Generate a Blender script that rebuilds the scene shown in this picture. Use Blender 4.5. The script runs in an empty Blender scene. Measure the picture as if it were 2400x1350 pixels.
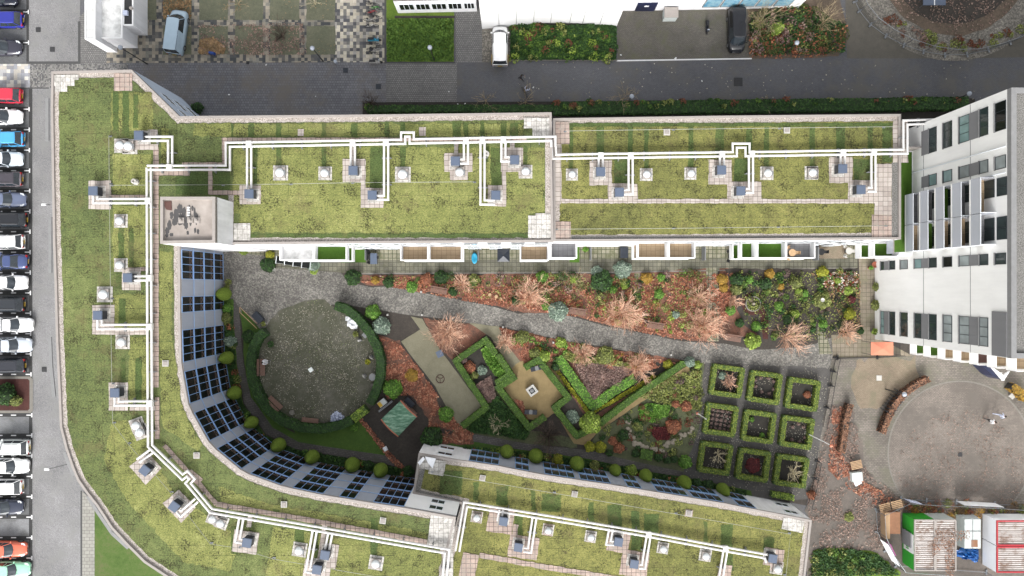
import bpy, math, random
from mathutils import Vector
R=random.Random(7)
S=0.05; H=80.0
D=bpy.data; scn=bpy.context.scene; COL=scn.collection
# ---------------- camera, sky, sun ----------------
cam=D.objects.new('camera',D.cameras.new('camera')); COL.objects.link(cam)
cam.location=(0,0,H); cam.rotation_euler=(0,0,0)
cam.data.sensor_width=36; cam.data.lens=36*H/(2400*S); cam.data.clip_end=2000; cam.data.clip_start=1
scn.camera=cam
w=D.worlds.new('World'); scn.world=w; w.use_nodes=True
nt=w.node_tree; nt.nodes.clear()
sky=nt.nodes.new('ShaderNodeTexSky'); sky.sky_type='NISHITA'; sky.sun_disc=False
SUN_EL=math.radians(34); SUN_AZ=math.radians(184)
sky.sun_elevation=SUN_EL; sky.sun_rotation=SUN_AZ; sky.air_density=1.0; sky.dust_density=4.0; sky.ozone_density=1.0
hs=nt.nodes.new('ShaderNodeHueSaturation'); hs.inputs['Saturation'].default_value=0.12
bg=nt.nodes.new('ShaderNodeBackground'); bg.inputs[1].default_value=0.15
wo=nt.nodes.new('ShaderNodeOutputWorld')
nt.links.new(sky.outputs[0],hs.inputs['Color']); nt.links.new(hs.outputs[0],bg.inputs[0]); nt.links.new(bg.outputs[0],wo.inputs[0])
sl=D.lights.new('sun','SUN'); sl.energy=1.15; sl.angle=math.radians(22); sl.color=(1,0.965,0.92)
sun=D.objects.new('sun',sl); COL.objects.link(sun)
dv=Vector((math.sin(SUN_AZ)*math.cos(SUN_EL),math.cos(SUN_AZ)*math.cos(SUN_EL),math.sin(SUN_EL)))
sun.rotation_euler=dv.to_track_quat('Z','Y').to_euler()
scn.view_settings.view_transform='Standard'; scn.view_settings.look='None'; scn.view_settings.gamma=1
scn.view_settings.exposure=1.28
# ---------------- helpers ----------------
KC=0.56
def c(r,g,b,k=1):
    def f(v):
        v/=255.; return (v/12.92 if v<0.04045 else ((v+0.055)/1.055)**2.4)
    w=max(0.,min(1.,(min(r,g,b)-185)/45.)); k=k*(1+.55*w)
    return tuple(min(0.86,f(v)*KC*k) for v in (r,g,b))+(1,)
def P(x,y,z=0.0):
    f=S*(H-z)/H; return ((x-1200)*f,(675-y)*f)
def PL(pts,z=0.0): return [P(a,b,z) for a,b in pts]
MATS={}
class N:
    def __init__(s,name,rough=0.9,spec=0.3,metal=0.0):
        m=D.materials.new(name); m.use_nodes=True; s.m=m; s.t=m.node_tree; s.b=s.t.nodes['Principled BSDF']
        s.b.inputs['Roughness'].default_value=rough; s.b.inputs['Metallic'].default_value=metal
        s.b.inputs['Specular IOR Level'].default_value=spec
        MATS[name]=m; s.co=None
    def n(s,ty,**k):
        o=s.t.nodes.new(ty)
        for a,v in k.items(): setattr(o,a,v)
        return o
    def l(s,a,b): s.t.links.new(a,b)
    def coord(s):
        if not s.co: s.co=s.n('ShaderNodeTexCoord').outputs['Object']
        return s.co
    def noise(s,scale,detail=3,rough=0.6,vec=None,off=0,out=0):
        o=s.n('ShaderNodeTexNoise'); o.inputs['Scale'].default_value=scale; o.inputs['Detail'].default_value=detail; o.inputs['Roughness'].default_value=rough
        v=vec or s.coord()
        if off:
            mp=s.n('ShaderNodeVectorMath',operation='ADD'); mp.inputs[1].default_value=(off,off*1.7,off*.3); s.l(v,mp.inputs[0]); v=mp.outputs[0]
        s.l(v,o.inputs['Vector']); return o.outputs[out]
    def ramp(s,fac,stops,interp='LINEAR'):
        o=s.n('ShaderNodeValToRGB'); cr=o.color_ramp; cr.interpolation=interp
        while len(cr.elements)<len(stops): cr.elements.new(0.5)
        for e,(p,col) in zip(cr.elements,stops):
            e.position=p; e.color=col if len(col)==4 else tuple(col)+(1,)
        s.l(fac,o.inputs[0]); return o.outputs[0]
    def mix(s,a,b,f,mode='MIX'):
        o=s.n('ShaderNodeMix',data_type='RGBA',blend_type=mode)
        for sk,v in ((o.inputs[0],f),(o.inputs[6],a),(o.inputs[7],b)):
            if isinstance(v,(tuple,float,int)): sk.default_value=v
            else: s.l(v,sk)
        return o.outputs[2]
    def rng(s,fac,a,b,lo=0.,hi=1.):
        o=s.n('ShaderNodeMapRange'); s.l(fac,o.inputs[0])
        for i,v in enumerate((a,b,lo,hi)): o.inputs[i+1].default_value=v
        return o.outputs[0]
    def bump(s,h,st=0.4,dist=0.03):
        o=s.n('ShaderNodeBump'); o.inputs['Strength'].default_value=st; o.inputs['Distance'].default_value=dist
        s.l(h,o.inputs['Height']); s.l(o.outputs[0],s.b.inputs['Normal'])
    def col(s,v):
        if isinstance(v,tuple): s.b.inputs['Base Color'].default_value=v
        else: s.l(v,s.b.inputs['Base Color'])
        return s.m
def rotv(a,deg):
    o=a.n('ShaderNodeMapping'); o.inputs['Rotation'].default_value=(0,0,math.radians(deg)); a.l(a.coord(),o.inputs[0]); return o.outputs[0]
G0=(0.0,)*3+(1,); G1=(1.,)*4
def plain(name,col,rough=0.5,var=0.12,scale=3,metal=0,spec=0.4):
    a=N(name,rough,spec,metal)
    n1=a.noise(scale,5); n2=a.noise(scale*9,2,off=3)
    f=a.mix(n1,n2,0.4); 
    r=a.ramp(f,[(0.3,tuple(x*(1-var) for x in col[:3])+(1,)),(0.7,tuple(min(.9,x*(1+var)) for x in col[:3])+(1,))])
    return a.col(r)
def mottle(name,cols,scale=1.0,fine=14,rough=0.95,lo=.32,hi=.68,finew=.5,bump=.5,specks=None):
    a=N(name,rough,0.2)
    big=a.noise(scale*.35,4); mid=a.noise(scale*2.2,5,.7,off=5); fn=a.noise(fine,3,.8,off=11)
    f=a.mix(a.mix(big,mid,0.5),fn,finew)
    n=len(cols); r=a.ramp(f,[(lo+(hi-lo)*i/(n-1),cc) for i,cc in enumerate(cols)])
    if specks:
        sc,th,sc_col=specks
        v=a.n('ShaderNodeTexVoronoi'); v.inputs['Scale'].default_value=sc; a.l(a.coord(),v.inputs['Vector'])
        wn=a.rng(v.outputs['Distance'],th,th*1.4,1,0); gate=a.rng(a.noise(sc*.13,2,off=9),.5,.6)
        mm=a.n('ShaderNodeMath',operation='MULTIPLY'); a.l(wn,mm.inputs[0]); a.l(gate,mm.inputs[1])
        r=a.mix(r,sc_col,mm.outputs[0])
    if bump: a.bump(fn,bump)
    return a.col(r)
def pave(name,c1,c2,mort,bw,bh,ms=.02,rot=0,stain=None,rough=.9,off=.5,var=.35,sscale=.25,fine=.35):
    a=N(name,rough,0.25); v=rotv(a,rot)
    b=a.n('ShaderNodeTexBrick'); b.offset=off; a.l(v,b.inputs['Vector'])
    for k,vv in (('Color1',c1),('Color2',c2),('Mortar',mort)): b.inputs[k].default_value=vv
    b.inputs['Scale'].default_value=1; b.inputs['Mortar Size'].default_value=ms; b.inputs['Brick Width'].default_value=bw; b.inputs['Row Height'].default_value=bh; b.inputs['Mortar Smooth'].default_value=.3
    r=b.outputs[0]
    n1=a.noise(sscale,6,.65,off=4); n2=a.noise(9,3,.8)
    d=a.ramp(n1,[(0.3,(1-var,)*3+(1,)),(0.7,(1+var*.4,)*3+(1,))]); r=a.mix(r,d,1.0,'MULTIPLY')
    d2=a.ramp(n2,[(0.3,(1-fine,)*3+(1,)),(0.7,(1+fine,)*3+(1,))]); r=a.mix(r,d2,.8,'MULTIPLY')
    if stain:
        g=a.rng(a.noise(sscale*2.3,6,.7,off=21),.48,.68); r=a.mix(r,stain,g)
    a.bump(n2,.25); return a.col(r)
def checker(name,cols,cell,rot=0,mort=None):
    a=N(name,.9,.25); v=rotv(a,rot)
    dv=a.n('ShaderNodeVectorMath',operation='DIVIDE'); dv.inputs[1].default_value=(cell,cell,1000); a.l(v,dv.inputs[0])
    fl=a.n('ShaderNodeVectorMath',operation='FLOOR'); a.l(dv.outputs[0],fl.inputs[0])
    wn=a.n('ShaderNodeTexWhiteNoise'); wn.noise_dimensions='3D'; a.l(fl.outputs[0],wn.inputs[0])
    n=len(cols); r=a.ramp(wn.outputs[0],[(i/n,cc) for i,cc in enumerate(cols)],'CONSTANT')
    n1=a.noise(.3,5,off=2); n2=a.noise(8,3,.8)
    r=a.mix(r,a.ramp(n1,[(.3,(.7,.7,.7,1)),(.7,(1.1,1.1,1.1,1))]),1.,'MULTIPLY'); r=a.mix(r,a.ramp(n2,[(.3,(.75,.75,.75,1)),(.7,(1.2,1.2,1.2,1))]),.7,'MULTIPLY')
    return a.col(r)
def leafm(name,cols,trans=True,rough=.7):
    a=N(name,rough,.2); g=a.n('ShaderNodeNewGeometry'); n=len(cols)
    r=a.ramp(g.outputs['Random Per Island'],[((i+.5)/n,cc) for i,cc in enumerate(cols)])
    r2=a.mix(r,a.ramp(a.noise(1.3,3),[(.3,(.6,.62,.6,1)),(.7,(1.3,1.25,1.2,1))]),1.,'MULTIPLY')
    return a.col(r2)
def glass(name,col,rough=.08,spec=.8): 
    a=N(name,rough,spec); return a.col(a.ramp(a.noise(.6,2),[(.35,tuple(x*.6 for x in col[:3])+(1,)),(.7,col)]))
class MB:
    def __init__(s): s.v=[];s.f=[];s.m=[]
    def add(s,vs,fs,m=0):
        o=len(s.v); s.v+=vs; s.f+=[tuple(i+o for i in f) for f in fs]; s.m+=[m]*len(fs); return s
    def box(s,cx,cy,z0,sx,sy,sz,rot=0,m=0,taper=1.0,tz=None):
        ca,sa=math.cos(rot),math.sin(rot); vs=[]
        for z,k in ((z0,1),(z0+sz,taper)):
            for a,b in ((-1,-1),(1,-1),(1,1),(-1,1)):
                x=a*sx/2*k;y=b*sy/2*k; vs.append((cx+x*ca-y*sa,cy+x*sa+y*ca,z))
        return s.add(vs,[(3,2,1,0),(4,5,6,7),(0,1,5,4),(1,2,6,5),(2,3,7,6),(3,0,4,7)],m)
    def prism(s,pts,z0,z1,m=0,ms=None,bottom=True):
        n=len(pts); a=sum(pts[i][0]*pts[(i+1)%n][1]-pts[(i+1)%n][0]*pts[i][1] for i in range(n))
        if a<0: pts=pts[::-1]
        vs=[(x,y,z0) for x,y in pts]+[(x,y,z1) for x,y in pts]
        s.add(vs,[tuple(range(n,2*n))]+([tuple(range(n-1,-1,-1))] if bottom else []),m)
        o=len(s.v)-2*n
        for i in range(n):
            j=(i+1)%n; s.f.append((o+i,o+j,o+n+j,o+n+i)); s.m.append(m if ms is None else ms)
        return s
    def sheet(s,pts,z,m=0):
        n=len(pts); a=sum(pts[i][0]*pts[(i+1)%n][1]-pts[(i+1)%n][0]*pts[i][1] for i in range(n))
        if a<0: pts=pts[::-1]
        return s.add([(x,y,z) for x,y in pts],[tuple(range(n))],m)
    def strip(s,pts,wd,z0,z1,m=0,closed=False):
        L=offs(pts,wd/2,closed); Rr=offs(pts,-wd/2,closed); n=len(pts)
        for i in range(n if closed else n-1):
            j=(i+1)%n
            q=[L[i],L[j],Rr[j],Rr[i]]
            vs=[(x,y,z0) for x,y in q]+[(x,y,z1) for x,y in q]
            fs=[(7,6,5,4),(0,1,2,3),(0,4,5,1),(2,6,7,3)]
            if not closed and i==0: fs.append((3,7,4,0))
            if not closed and i==n-2: fs.append((1,5,6,2))
            s.add(vs,fs,m)
        return s
    def tube(s,pts,r,n=6,m=0,r2=None,cap=True):
        pts=[Vector(p) for p in pts]; o=len(s.v); K=len(pts)
        for i,p in enumerate(pts):
            d=(pts[min(i+1,K-1)]-pts[max(i-1,0)]); d=d.normalized() if d.length>1e-9 else Vector((0,0,1))
            u=d.cross(Vector((0,0,1)) if abs(d.z)<.9 else Vector((1,0,0))).normalized(); v=d.cross(u)
            rr=r if r2 is None else r+(r2-r)*i/(K-1)
            for k in range(n):
                t=2*math.pi*k/n; q=p+u*(rr*math.cos(t))+v*(rr*math.sin(t)); s.v.append((q.x,q.y,q.z))
        for i in range(K-1):
            for k in range(n):
                k2=(k+1)%n; s.f.append((o+i*n+k,o+i*n+k2,o+(i+1)*n+k2,o+(i+1)*n+k)); s.m.append(m)
        if cap:
            s.f.append(tuple(o+k for k in range(n-1,-1,-1))); s.m.append(m)
            s.f.append(tuple(o+(K-1)*n+k for k in range(n))); s.m.append(m)
        return s
    def lathe(s,prof,cx=0,cy=0,cz=0,n=16,m=0,sx=1,sy=1,jit=0):
        o=len(s.v)
        for r,z in prof:
            for k in range(n):
                t=2*math.pi*k/n; j=1+R.uniform(-jit,jit); s.v.append((cx+r*sx*j*math.cos(t),cy+r*sy*j*math.sin(t),cz+z))
        for i in range(len(prof)-1):
            for k in range(n):
                k2=(k+1)%n; s.f.append((o+i*n+k,o+i*n+k2,o+(i+1)*n+k2,o+(i+1)*n+k)); s.m.append(m)
        if prof[-1][0]>.001: s.f.append(tuple(o+(len(prof)-1)*n+k for k in range(n))); s.m.append(m)
        return s
    def leaf(s,x,y,z,sz,m=0,tilt=.6):
        a=R.uniform(0,6.283); ca,sa=math.cos(a),math.sin(a); h=sz/2; hw=h*R.uniform(.5,.9)
        t1=R.uniform(-tilt,tilt)*h; t2=R.uniform(-tilt,tilt)*h
        return s.add([(x-ca*h+sa*hw,y-sa*h-ca*hw,z-t1-t2),(x+ca*h+sa*hw,y+sa*h-ca*hw,z+t1-t2),(x+ca*h-sa*hw,y+sa*h+ca*hw,z+t1+t2),(x-ca*h-sa*hw,y-sa*h+ca*hw,z-t1+t2)],[(0,1,2,3)],m)
    def build(s,name,mats,parent=None,smooth=False,loc=None):
        me=D.meshes.new(name); me.from_pydata(s.v,[],s.f)
        if not isinstance(mats,(list,tuple)): mats=[mats]
        for m in mats: me.materials.append(MATS[m] if isinstance(m,str) else m)
        me.polygons.foreach_set('material_index',s.m)
        if smooth: me.polygons.foreach_set('use_smooth',[True]*len(s.f))
        me.update(); o=D.objects.new(name,me); COL.objects.link(o)
        if parent: o.parent=parent
        if loc: o.location=loc
        return o
def offs(pts,d,closed):
    n=len(pts); out=[]
    for i in range(n):
        p=Vector(pts[i]); a=Vector(pts[(i-1)%n]) if (closed or i>0) else None; b=Vector(pts[(i+1)%n]) if (closed or i<n-1) else None
        ns=[]
        if a is not None and (p-a).length>1e-6: e=(p-a).normalized(); ns.append(Vector((-e.y,e.x)))
        if b is not None and (b-p).length>1e-6: e=(b-p).normalized(); ns.append(Vector((-e.y,e.x)))
        if len(ns)==2:
            m=(ns[0]+ns[1]); k=m.length; m=m.normalized() if k>1e-6 else ns[0]; q=p+m*(d/max(.35,m.dot(ns[0])))
        else: q=p+ns[0]*d
        out.append((q.x,q.y))
    return out
def area(pts): return sum(pts[i][0]*pts[(i+1)%len(pts)][1]-pts[(i+1)%len(pts)][0]*pts[i][1] for i in range(len(pts)))/2
def inset(pts,d):
    return offs(pts,d if area(pts)>0 else -d,True)
def dens(pts,step,jit,closed=True):
    out=[]; n=len(pts)
    for i in range(n if closed else n-1):
        a=pts[i]; b=pts[(i+1)%n]; L=math.dist(a,b); k=max(1,int(L/step))
        for j in range(k):
            t=j/k; out.append((a[0]+(b[0]-a[0])*t+R.uniform(-jit,jit),a[1]+(b[1]-a[1])*t+R.uniform(-jit,jit)))
    if not closed: out.append(pts[-1])
    return out
def inside(p,poly):
    x,y=p; r=False; n=len(poly); j=n-1
    for i in range(n):
        xi,yi=poly[i]; xj,yj=poly[j]
        if (yi>y)!=(yj>y) and x<(xj-xi)*(y-yi)/(yj-yi)+xi: r=not r
        j=i
    return r
def tag(o,label,cat,group=None):
    o['label']=label; o['category']=cat
    if group: o['group']=group
    return o
def E(name,label,cat,loc=(0,0,0),rz=0,group=None):
    o=D.objects.new(name,None); COL.objects.link(o); o.location=loc; o.rotation_euler=(0,0,rz); o.empty_display_size=.3
    return tag(o,label,cat,group)
def dup(src,loc,rz,label,group=None,sc=None):
    r=src.copy(); COL.objects.link(r); r.location=loc; r.rotation_euler=(0,0,rz); r['label']=label
    if group: r['group']=group
    if sc: r.scale=sc
    for ch in list(src.children):
        k=ch.copy(); COL.objects.link(k); k.parent=r
        for g in list(ch.children):
            q=g.copy(); COL.objects.link(q); q.parent=k
    return r
def struct(o): o['kind']='structure'; return o
def stuff(o,label,cat): tag(o,label,cat); o['kind']='stuff'; return o
def circ(cx,cy,r,n=48,a0=0,a1=360): 
    full=abs(a1-a0)>=360
    return [(cx+r*math.cos(math.radians(a0+(a1-a0)*i/(n if full else n-1))),cy-r*math.sin(math.radians(a0+(a1-a0)*i/(n if full else n-1)))) for i in range(n)]
def rect(x0,y0,x1,y1): return [(x0,y0),(x1,y0),(x1,y1),(x0,y1)]
def rrect(cx,cy,wd,hh,deg):
    a=math.radians(-deg); ca,sa=math.cos(a),math.sin(a)
    return [(cx+x*ca+y*sa,cy-x*sa+y*ca) for x,y in ((-wd/2,-hh/2),(wd/2,-hh/2),(wd/2,hh/2),(-wd/2,hh/2))]
# image-space rectangle rotated clockwise by deg (y down)
ORD=['first','second','third','fourth','fifth','sixth','seventh','eighth','ninth','tenth','eleventh','twelfth','thirteenth','fourteenth','fifteenth','sixteenth']
# ---------------- materials ----------------
def sedum(name,cols,seam=.5):
    a=N(name,1.0,.1)
    big=a.noise(.12,4,.55); mid=a.noise(1.1,5,.65,off=5)
    mp=a.n('ShaderNodeMapping'); mp.inputs['Scale'].default_value=(1,2.2,1); a.l(a.coord(),mp.inputs[0])
    fn=a.noise(4.5,4,.75,vec=mp.outputs[0]); fn2=a.noise(11,2,.8,off=13)
    f=a.mix(a.mix(big,mid,.45),a.mix(fn,fn2,.4),.5); n=len(cols)
    r=a.ramp(f,[(.36+.28*i/(n-1),cc) for i,cc in enumerate(cols)])
    b=a.n('ShaderNodeTexBrick'); b.offset=0.35; a.l(a.coord(),b.inputs['Vector']); b.inputs['Scale'].default_value=1
    b.inputs['Mortar Size'].default_value=.03; b.inputs['Brick Width'].default_value=1.9; b.inputs['Row Height'].default_value=1.05; b.inputs['Mortar Smooth'].default_value=.6
    for k,v in (('Color1',G0),('Color2',G0),('Mortar',G1)): b.inputs[k].default_value=v
    g=a.n('ShaderNodeMath',operation='MULTIPLY'); a.l(b.outputs[0],g.inputs[0]); a.l(a.rng(a.noise(.9,3,off=31),.42,.6,0,seam*1.6),g.inputs[1])
    dark=c(62,68,40); r=a.mix(r,c(56,60,40),g.outputs[0])
    r=a.mix(r,a.ramp(a.mix(a.noise(6,4,.85,vec=mp.outputs[0],off=51),a.noise(14,2,.9,off=61),.4),[(.37,(.42,.44,.44,1)),(.5,(.96,.96,.95,1)),(.63,(1.55,1.52,1.42,1))]),1.,'MULTIPLY'); sp=a.rng(a.mix(a.noise(6,3,.85,off=41),a.noise(.7,4,off=17),.4),.53,.585,0,.92); r=a.mix(r,c(66,66,46),sp)
    br=a.rng(a.noise(.3,6,.75,off=71),.54,.66,0,.5); r=a.mix(r,c(120,112,80),br)
    a.bump(fn2,.6,.05); return a.col(r)
sedum('sedum_yellow',[c(92,98,68),c(126,132,80),c(152,156,96),c(186,186,128)])
sedum('sedum_green',[c(82,90,66),c(102,114,74),c(122,132,84),c(150,156,106)])
sedum('sedum_olive',[c(90,92,64),c(118,120,74),c(146,146,88),c(176,170,108)])
sedum('moss_shade',[c(74,92,60),c(90,108,66),c(102,118,70),c(118,132,80)],.2)
mottle('roof_gravel',[c(112,106,98),c(178,168,160),c(206,196,188),c(228,220,212)],3,11,finew=.8,lo=.36,hi=.62)
mottle('roof_gravel_grey',[c(84,82,78),c(140,138,134),c(186,184,180)],3,11,finew=.8,lo=.36,hi=.64)
pave('roof_slab',c(212,202,194),c(192,180,172),c(120,110,102),.5,.5,.022,0,None,.9,0,.2,.5,.12)
pave('roof_slab_pink',c(206,184,172),c(184,164,154),c(96,86,80),.5,.5,.03,0,c(170,160,150),.9,0,.3,.6,.18)
pave('roof_slab_white',c(226,222,216),c(212,208,202),c(150,146,140),.5,.5,.02,0,c(160,158,150),.9,0,.25,1.2,.12)
plain('parapet',c(186,178,172),.7,.12,2)
plain('parapet_grey',c(158,158,158),.6,.15,2)
plain('white_render',c(240,240,240,.98),.8,.04,1)
def wallm(name,col,dirt=.25):
    a=N(name,.75,.3); 
    mp=a.n('ShaderNodeMapping'); mp.inputs['Scale'].default_value=(1.4,1.4,.25); a.l(a.coord(),mp.inputs[0])
    n=a.noise(1.2,5,.65,vec=mp.outputs[0]); n2=a.noise(.3,3,off=9)
    r=a.ramp(a.mix(n,n2,.4),[(.3,tuple(x*(1-dirt) for x in col[:3])+(1,)),(.6,col)]); return a.col(r)
wallm('white_wall',c(236,236,238)); wallm('tower_wall',c(244,243,240),.1)
wallm('grey_panel',c(168,174,186),.12); wallm('grey_cladding',c(150,150,152),.08)
plain('blue_frame',c(150,188,238),.4,.06); plain('white_frame',c(225,230,235),.4,.05); plain('dark_frame',c(52,60,66),.4,.1)
glass('window_glass',(.012,.014,.013,1),.05,.25); glass('window_glass_green',(.035,.05,.05,1),.05,.5)
glass('pale_glass',c(170,205,205),.15); glass('blind',c(190,200,200),.5,.3); glass('door_navy',c(28,40,84),.3)
a=N('balcony_glass',.2,.5); a.b.inputs['Alpha'].default_value=.78; a.col(c(208,212,222))
pave('road_grey',c(174,173,174),c(158,157,158),c(132,132,132),.22,.11,.014,45,c(150,150,148),.9,.5,.28,.22,.45)
pave('road_dark',c(98,98,101),c(86,86,90),c(66,66,69),.3,.3,.02,0,c(88,84,80),.88,.5,.22,.12,.18)
pave('road_dark_grey',c(88,89,92),c(80,80,84),c(66,66,69),.22,.11,.015,0,c(82,80,76),.88,.5,.22,.1,.15)
pave('brick_grey',c(134,132,130),c(116,115,114),c(88,87,86),.22,.22,.03,0,None,.9,.5,.2,.3,.3)
pave('bay_dark',c(102,103,104),c(92,93,95),c(76,77,78),.22,.11,.015,0,None,.88,.5,.3,.3,.25)
pave('bay_band',c(66,66,66),c(60,60,60),c(48,48,48),.22,.11,.015,0,None,.88,.5,.25,.4,.25)
pave('bay_light',c(164,166,168),c(152,153,155),c(136,136,138),.22,.11,.015,0,c(120,120,118),.88,.5,.3,.3,.2)
checker('plaza_checker',[c(104,104,106),c(196,188,172),c(212,204,186),c(128,126,122),c(178,174,168),c(92,92,96),c(200,192,174),c(150,146,140)],.38)
checker('plaza_checker_dark',[c(88,88,88),c(140,134,122),c(160,152,138),c(104,102,98),c(128,126,118),c(76,78,80),c(148,140,126)],.38)
checker('crossing_checker',[c(180,180,180),c(212,208,198),c(150,150,154),c(196,190,180),c(164,166,172)],.42)
checker('mottled_brick',[c(150,148,146),c(112,112,114),c(172,170,166),c(132,130,128),c(160,158,154)],.15)
mottle('lawn',[c(58,78,34),c(88,116,46),c(120,142,60),c(140,150,80)],1.2,16)
mottle('lawn_dark',[c(44,60,32),c(62,84,38),c(84,106,48)],1.2,16)
mottle('lawn_bright',[c(62,76,44),c(76,100,50),c(92,116,58),c(112,112,80),c(124,116,96)],.9,16,finew=.4)
mottle('bed_brown',[c(60,58,52),c(84,76,66),c(110,96,84),c(128,112,98)],1.2,16)
mottle('leafy_lawn',[c(72,76,64),c(92,96,80),c(112,112,94),c(138,128,108)],1.5,20,specks=(3.3,.13,c(176,140,104)))
mottle('soil',[c(42,40,38),c(62,58,54),c(84,76,70)],1.5,18)
mottle('soil_dark',[c(34,33,32),c(52,50,47),c(70,66,60)],1.5,18)
mottle('bed_green',[c(48,50,42),c(70,74,56),c(92,96,70),c(112,104,84)],1.2,16)
mottle('bed_red',[c(56,50,46),c(88,70,62),c(132,92,76),c(170,118,98)],1.4,16)
mottle('circle_gravel',[c(60,58,52),c(72,74,60),c(84,84,72),c(98,96,88),c(126,122,114)],.7,14,specks=(4,.1,c(150,170,90)),finew=.35,lo=.36,hi=.66)
mottle('sand',[c(120,106,76),c(156,136,98),c(176,156,116)],.7,20)
mottle('concrete_strip',[c(110,108,92),c(144,140,118),c(172,166,146)],.5,20)
def cobble(name,k=1,base=(96,97,97)):
    a=N(name,.9,.25)
    v=a.n('ShaderNodeTexVoronoi'); v.inputs['Scale'].default_value=7.5; a.l(a.coord(),v.inputs['Vector'])
    sep=a.n('ShaderNodeSeparateColor'); a.l(v.outputs['Color'],sep.inputs[0])
    b=[x for x in base]
    r=a.ramp(sep.outputs[0],[(.1,c(b[0]*.86,b[1]*.86,b[2]*.86)),(.5,c(*b)),(.95,c(b[0]*1.26,b[1]*1.26,b[2]*1.24))])
    n=a.noise(.35,5,.7,off=3); r=a.mix(r,a.ramp(n,[(.32,(.66,.65,.63,1)),(.5,(.95,.94,.92,1)),(.68,(1.2,1.19,1.16,1))]),1.,'MULTIPLY')
    a.bump(v.outputs['Distance'],.3); return a.col(r)
cobble('cobble',1,(104,102,99)); cobble('cobble_light',1,(126,122,116)); cobble('cobble_dark',1,(88,86,84))
pave('brick_dark',c(98,94,88),c(86,83,78),c(64,62,58),.22,.11,.02,0,c(76,76,62),.9,.5,.3,.25,.3)
mottle('east_brown',[c(96,94,88),c(116,112,104),c(134,128,118)],.8,20)
plain('pink_paint',c(225,110,190),.6,.1); plain('door_blue',c(40,80,160),.5,.1); plain('rock',c(176,166,148),.9,.2,5); plain('tar_dark',c(70,70,72),.9,.2)
wallm('blue_white',c(206,220,238),.12)
pave('path_dark',c(88,84,82),c(76,73,72),c(56,54,52),.4,.2,.02,8,c(64,64,58),.9,.5,.3,.3,.25)
pave('walkway',c(98,96,84),c(84,83,74),c(56,56,48),.5,.5,.03,0,c(66,66,54),.9,0,.35,.3,.25)
pave('patio',c(150,146,128),c(128,126,108),c(70,74,56),.5,.5,.045,0,c(96,98,72),.9,0,.35,.4,.25)
pave('yard_slab',c(176,164,146),c(158,148,130),c(118,110,96),.5,.5,.03,0,c(150,146,120),.9,0,.3,.3,.2)
pave('yard_brick',c(142,134,126),c(124,118,110),c(100,96,90),.36,.2,.02,0,c(112,110,96),.9,.5,.35,.25,.2)
pave('yard_warm',c(182,166,144),c(166,150,130),c(130,118,102),.22,.11,.015,0,c(140,134,112),.9,.5,.3,.25,.2)
pave('circle_paving',c(140,131,123),c(126,118,111),c(104,98,92),.3,.15,.018,0,c(108,102,96),.9,.5,.34,.16,.35)
mottle('muddy',[c(92,91,86),c(118,112,106),c(138,128,120),c(164,150,140)],.6,16)
pave('sidewalk',c(188,186,178),c(176,174,166),c(140,138,130),.6,.4,.03,0,None,.9,.5,.15,.3,.12)
mottle('gravel_dark',[c(62,60,58),c(78,76,74),c(92,90,88),c(118,116,114)],.8,16,finew=.6)
plain('ring_edge',c(146,142,134),.9,.25,4); plain('kerb_dark',c(92,92,92),.9,.1); plain('kerb_light',c(150,146,138),.9,.15); plain('white_paint',c(225,225,225),.7,.1)
mottle('bark_bed',[c(62,44,42),c(92,60,56),c(116,78,70)],2,20)
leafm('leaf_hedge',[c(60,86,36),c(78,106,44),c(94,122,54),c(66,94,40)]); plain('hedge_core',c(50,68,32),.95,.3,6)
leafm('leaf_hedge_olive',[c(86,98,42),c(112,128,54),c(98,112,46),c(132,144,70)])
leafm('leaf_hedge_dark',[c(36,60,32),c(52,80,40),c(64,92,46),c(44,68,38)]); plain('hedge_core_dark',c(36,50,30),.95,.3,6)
leafm('leaf_bright',[c(80,128,44),c(106,152,60),c(128,166,78)]); leafm('leaf_yellow',[c(170,170,50),c(196,196,70),c(140,152,52)])
leafm('leaf_lime',[c(120,150,52),c(146,172,72),c(168,188,96)]); leafm('leaf_grey',[c(112,134,118),c(144,164,148),c(170,186,172),c(128,150,132)])
leafm('leaf_olive',[c(94,104,52),c(118,126,66),c(138,144,88)]); leafm('leaf_pink',[c(122,100,98),c(148,122,116),c(170,146,136)])
leafm('leaf_rust',[c(140,92,70),c(172,112,84),c(196,136,104),c(150,84,62)]); leafm('leaf_beech',[c(128,96,80),c(150,110,88),c(110,84,72),c(172,130,104)]); leafm('leaf_gold',[c(188,150,60),c(208,172,84),c(170,128,56)])
leafm('leaf_litter',[c(140,88,70),c(170,106,84),c(190,128,104),c(122,78,66),c(178,116,94),c(204,156,128)])
leafm('leaf_litter_faded',[c(124,106,98),c(146,122,112),c(164,140,130),c(106,92,86),c(156,130,118),c(182,160,148)])
leafm('leaf_litter_tan',[c(150,126,94),c(176,146,110),c(134,104,76),c(190,160,120)])
leafm('litter_pale',[c(196,190,176),c(168,160,140),c(214,210,198)])
leafm('twig_pink',[c(244,204,178,1.3),c(232,186,158,1.3),c(250,218,196,1.3),c(216,168,142,1.2)]); leafm('twig_grey',[c(168,150,120),c(140,126,104),c(196,180,146)]); leafm('twig_dark',[c(96,84,76),c(124,108,98),c(80,70,64)])
leafm('twig_cream',[c(214,204,176),c(190,180,150)])
leafm('leaf_maroon',[c(110,52,56),c(136,66,66),c(90,46,50)]); leafm('leaf_flower',[c(228,224,216),c(214,160,150),c(120,140,80),c(190,80,70),c(96,112,64)])
def topi():
    a=N('topiary_leaf',.9,.2); fn=a.noise(9,4,.8); r=a.ramp(fn,[(.3,c(82,102,36)),(.5,c(108,130,48)),(.7,c(134,152,66))]); a.bump(fn,.8,.06); a.col(r)
topi()
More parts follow.
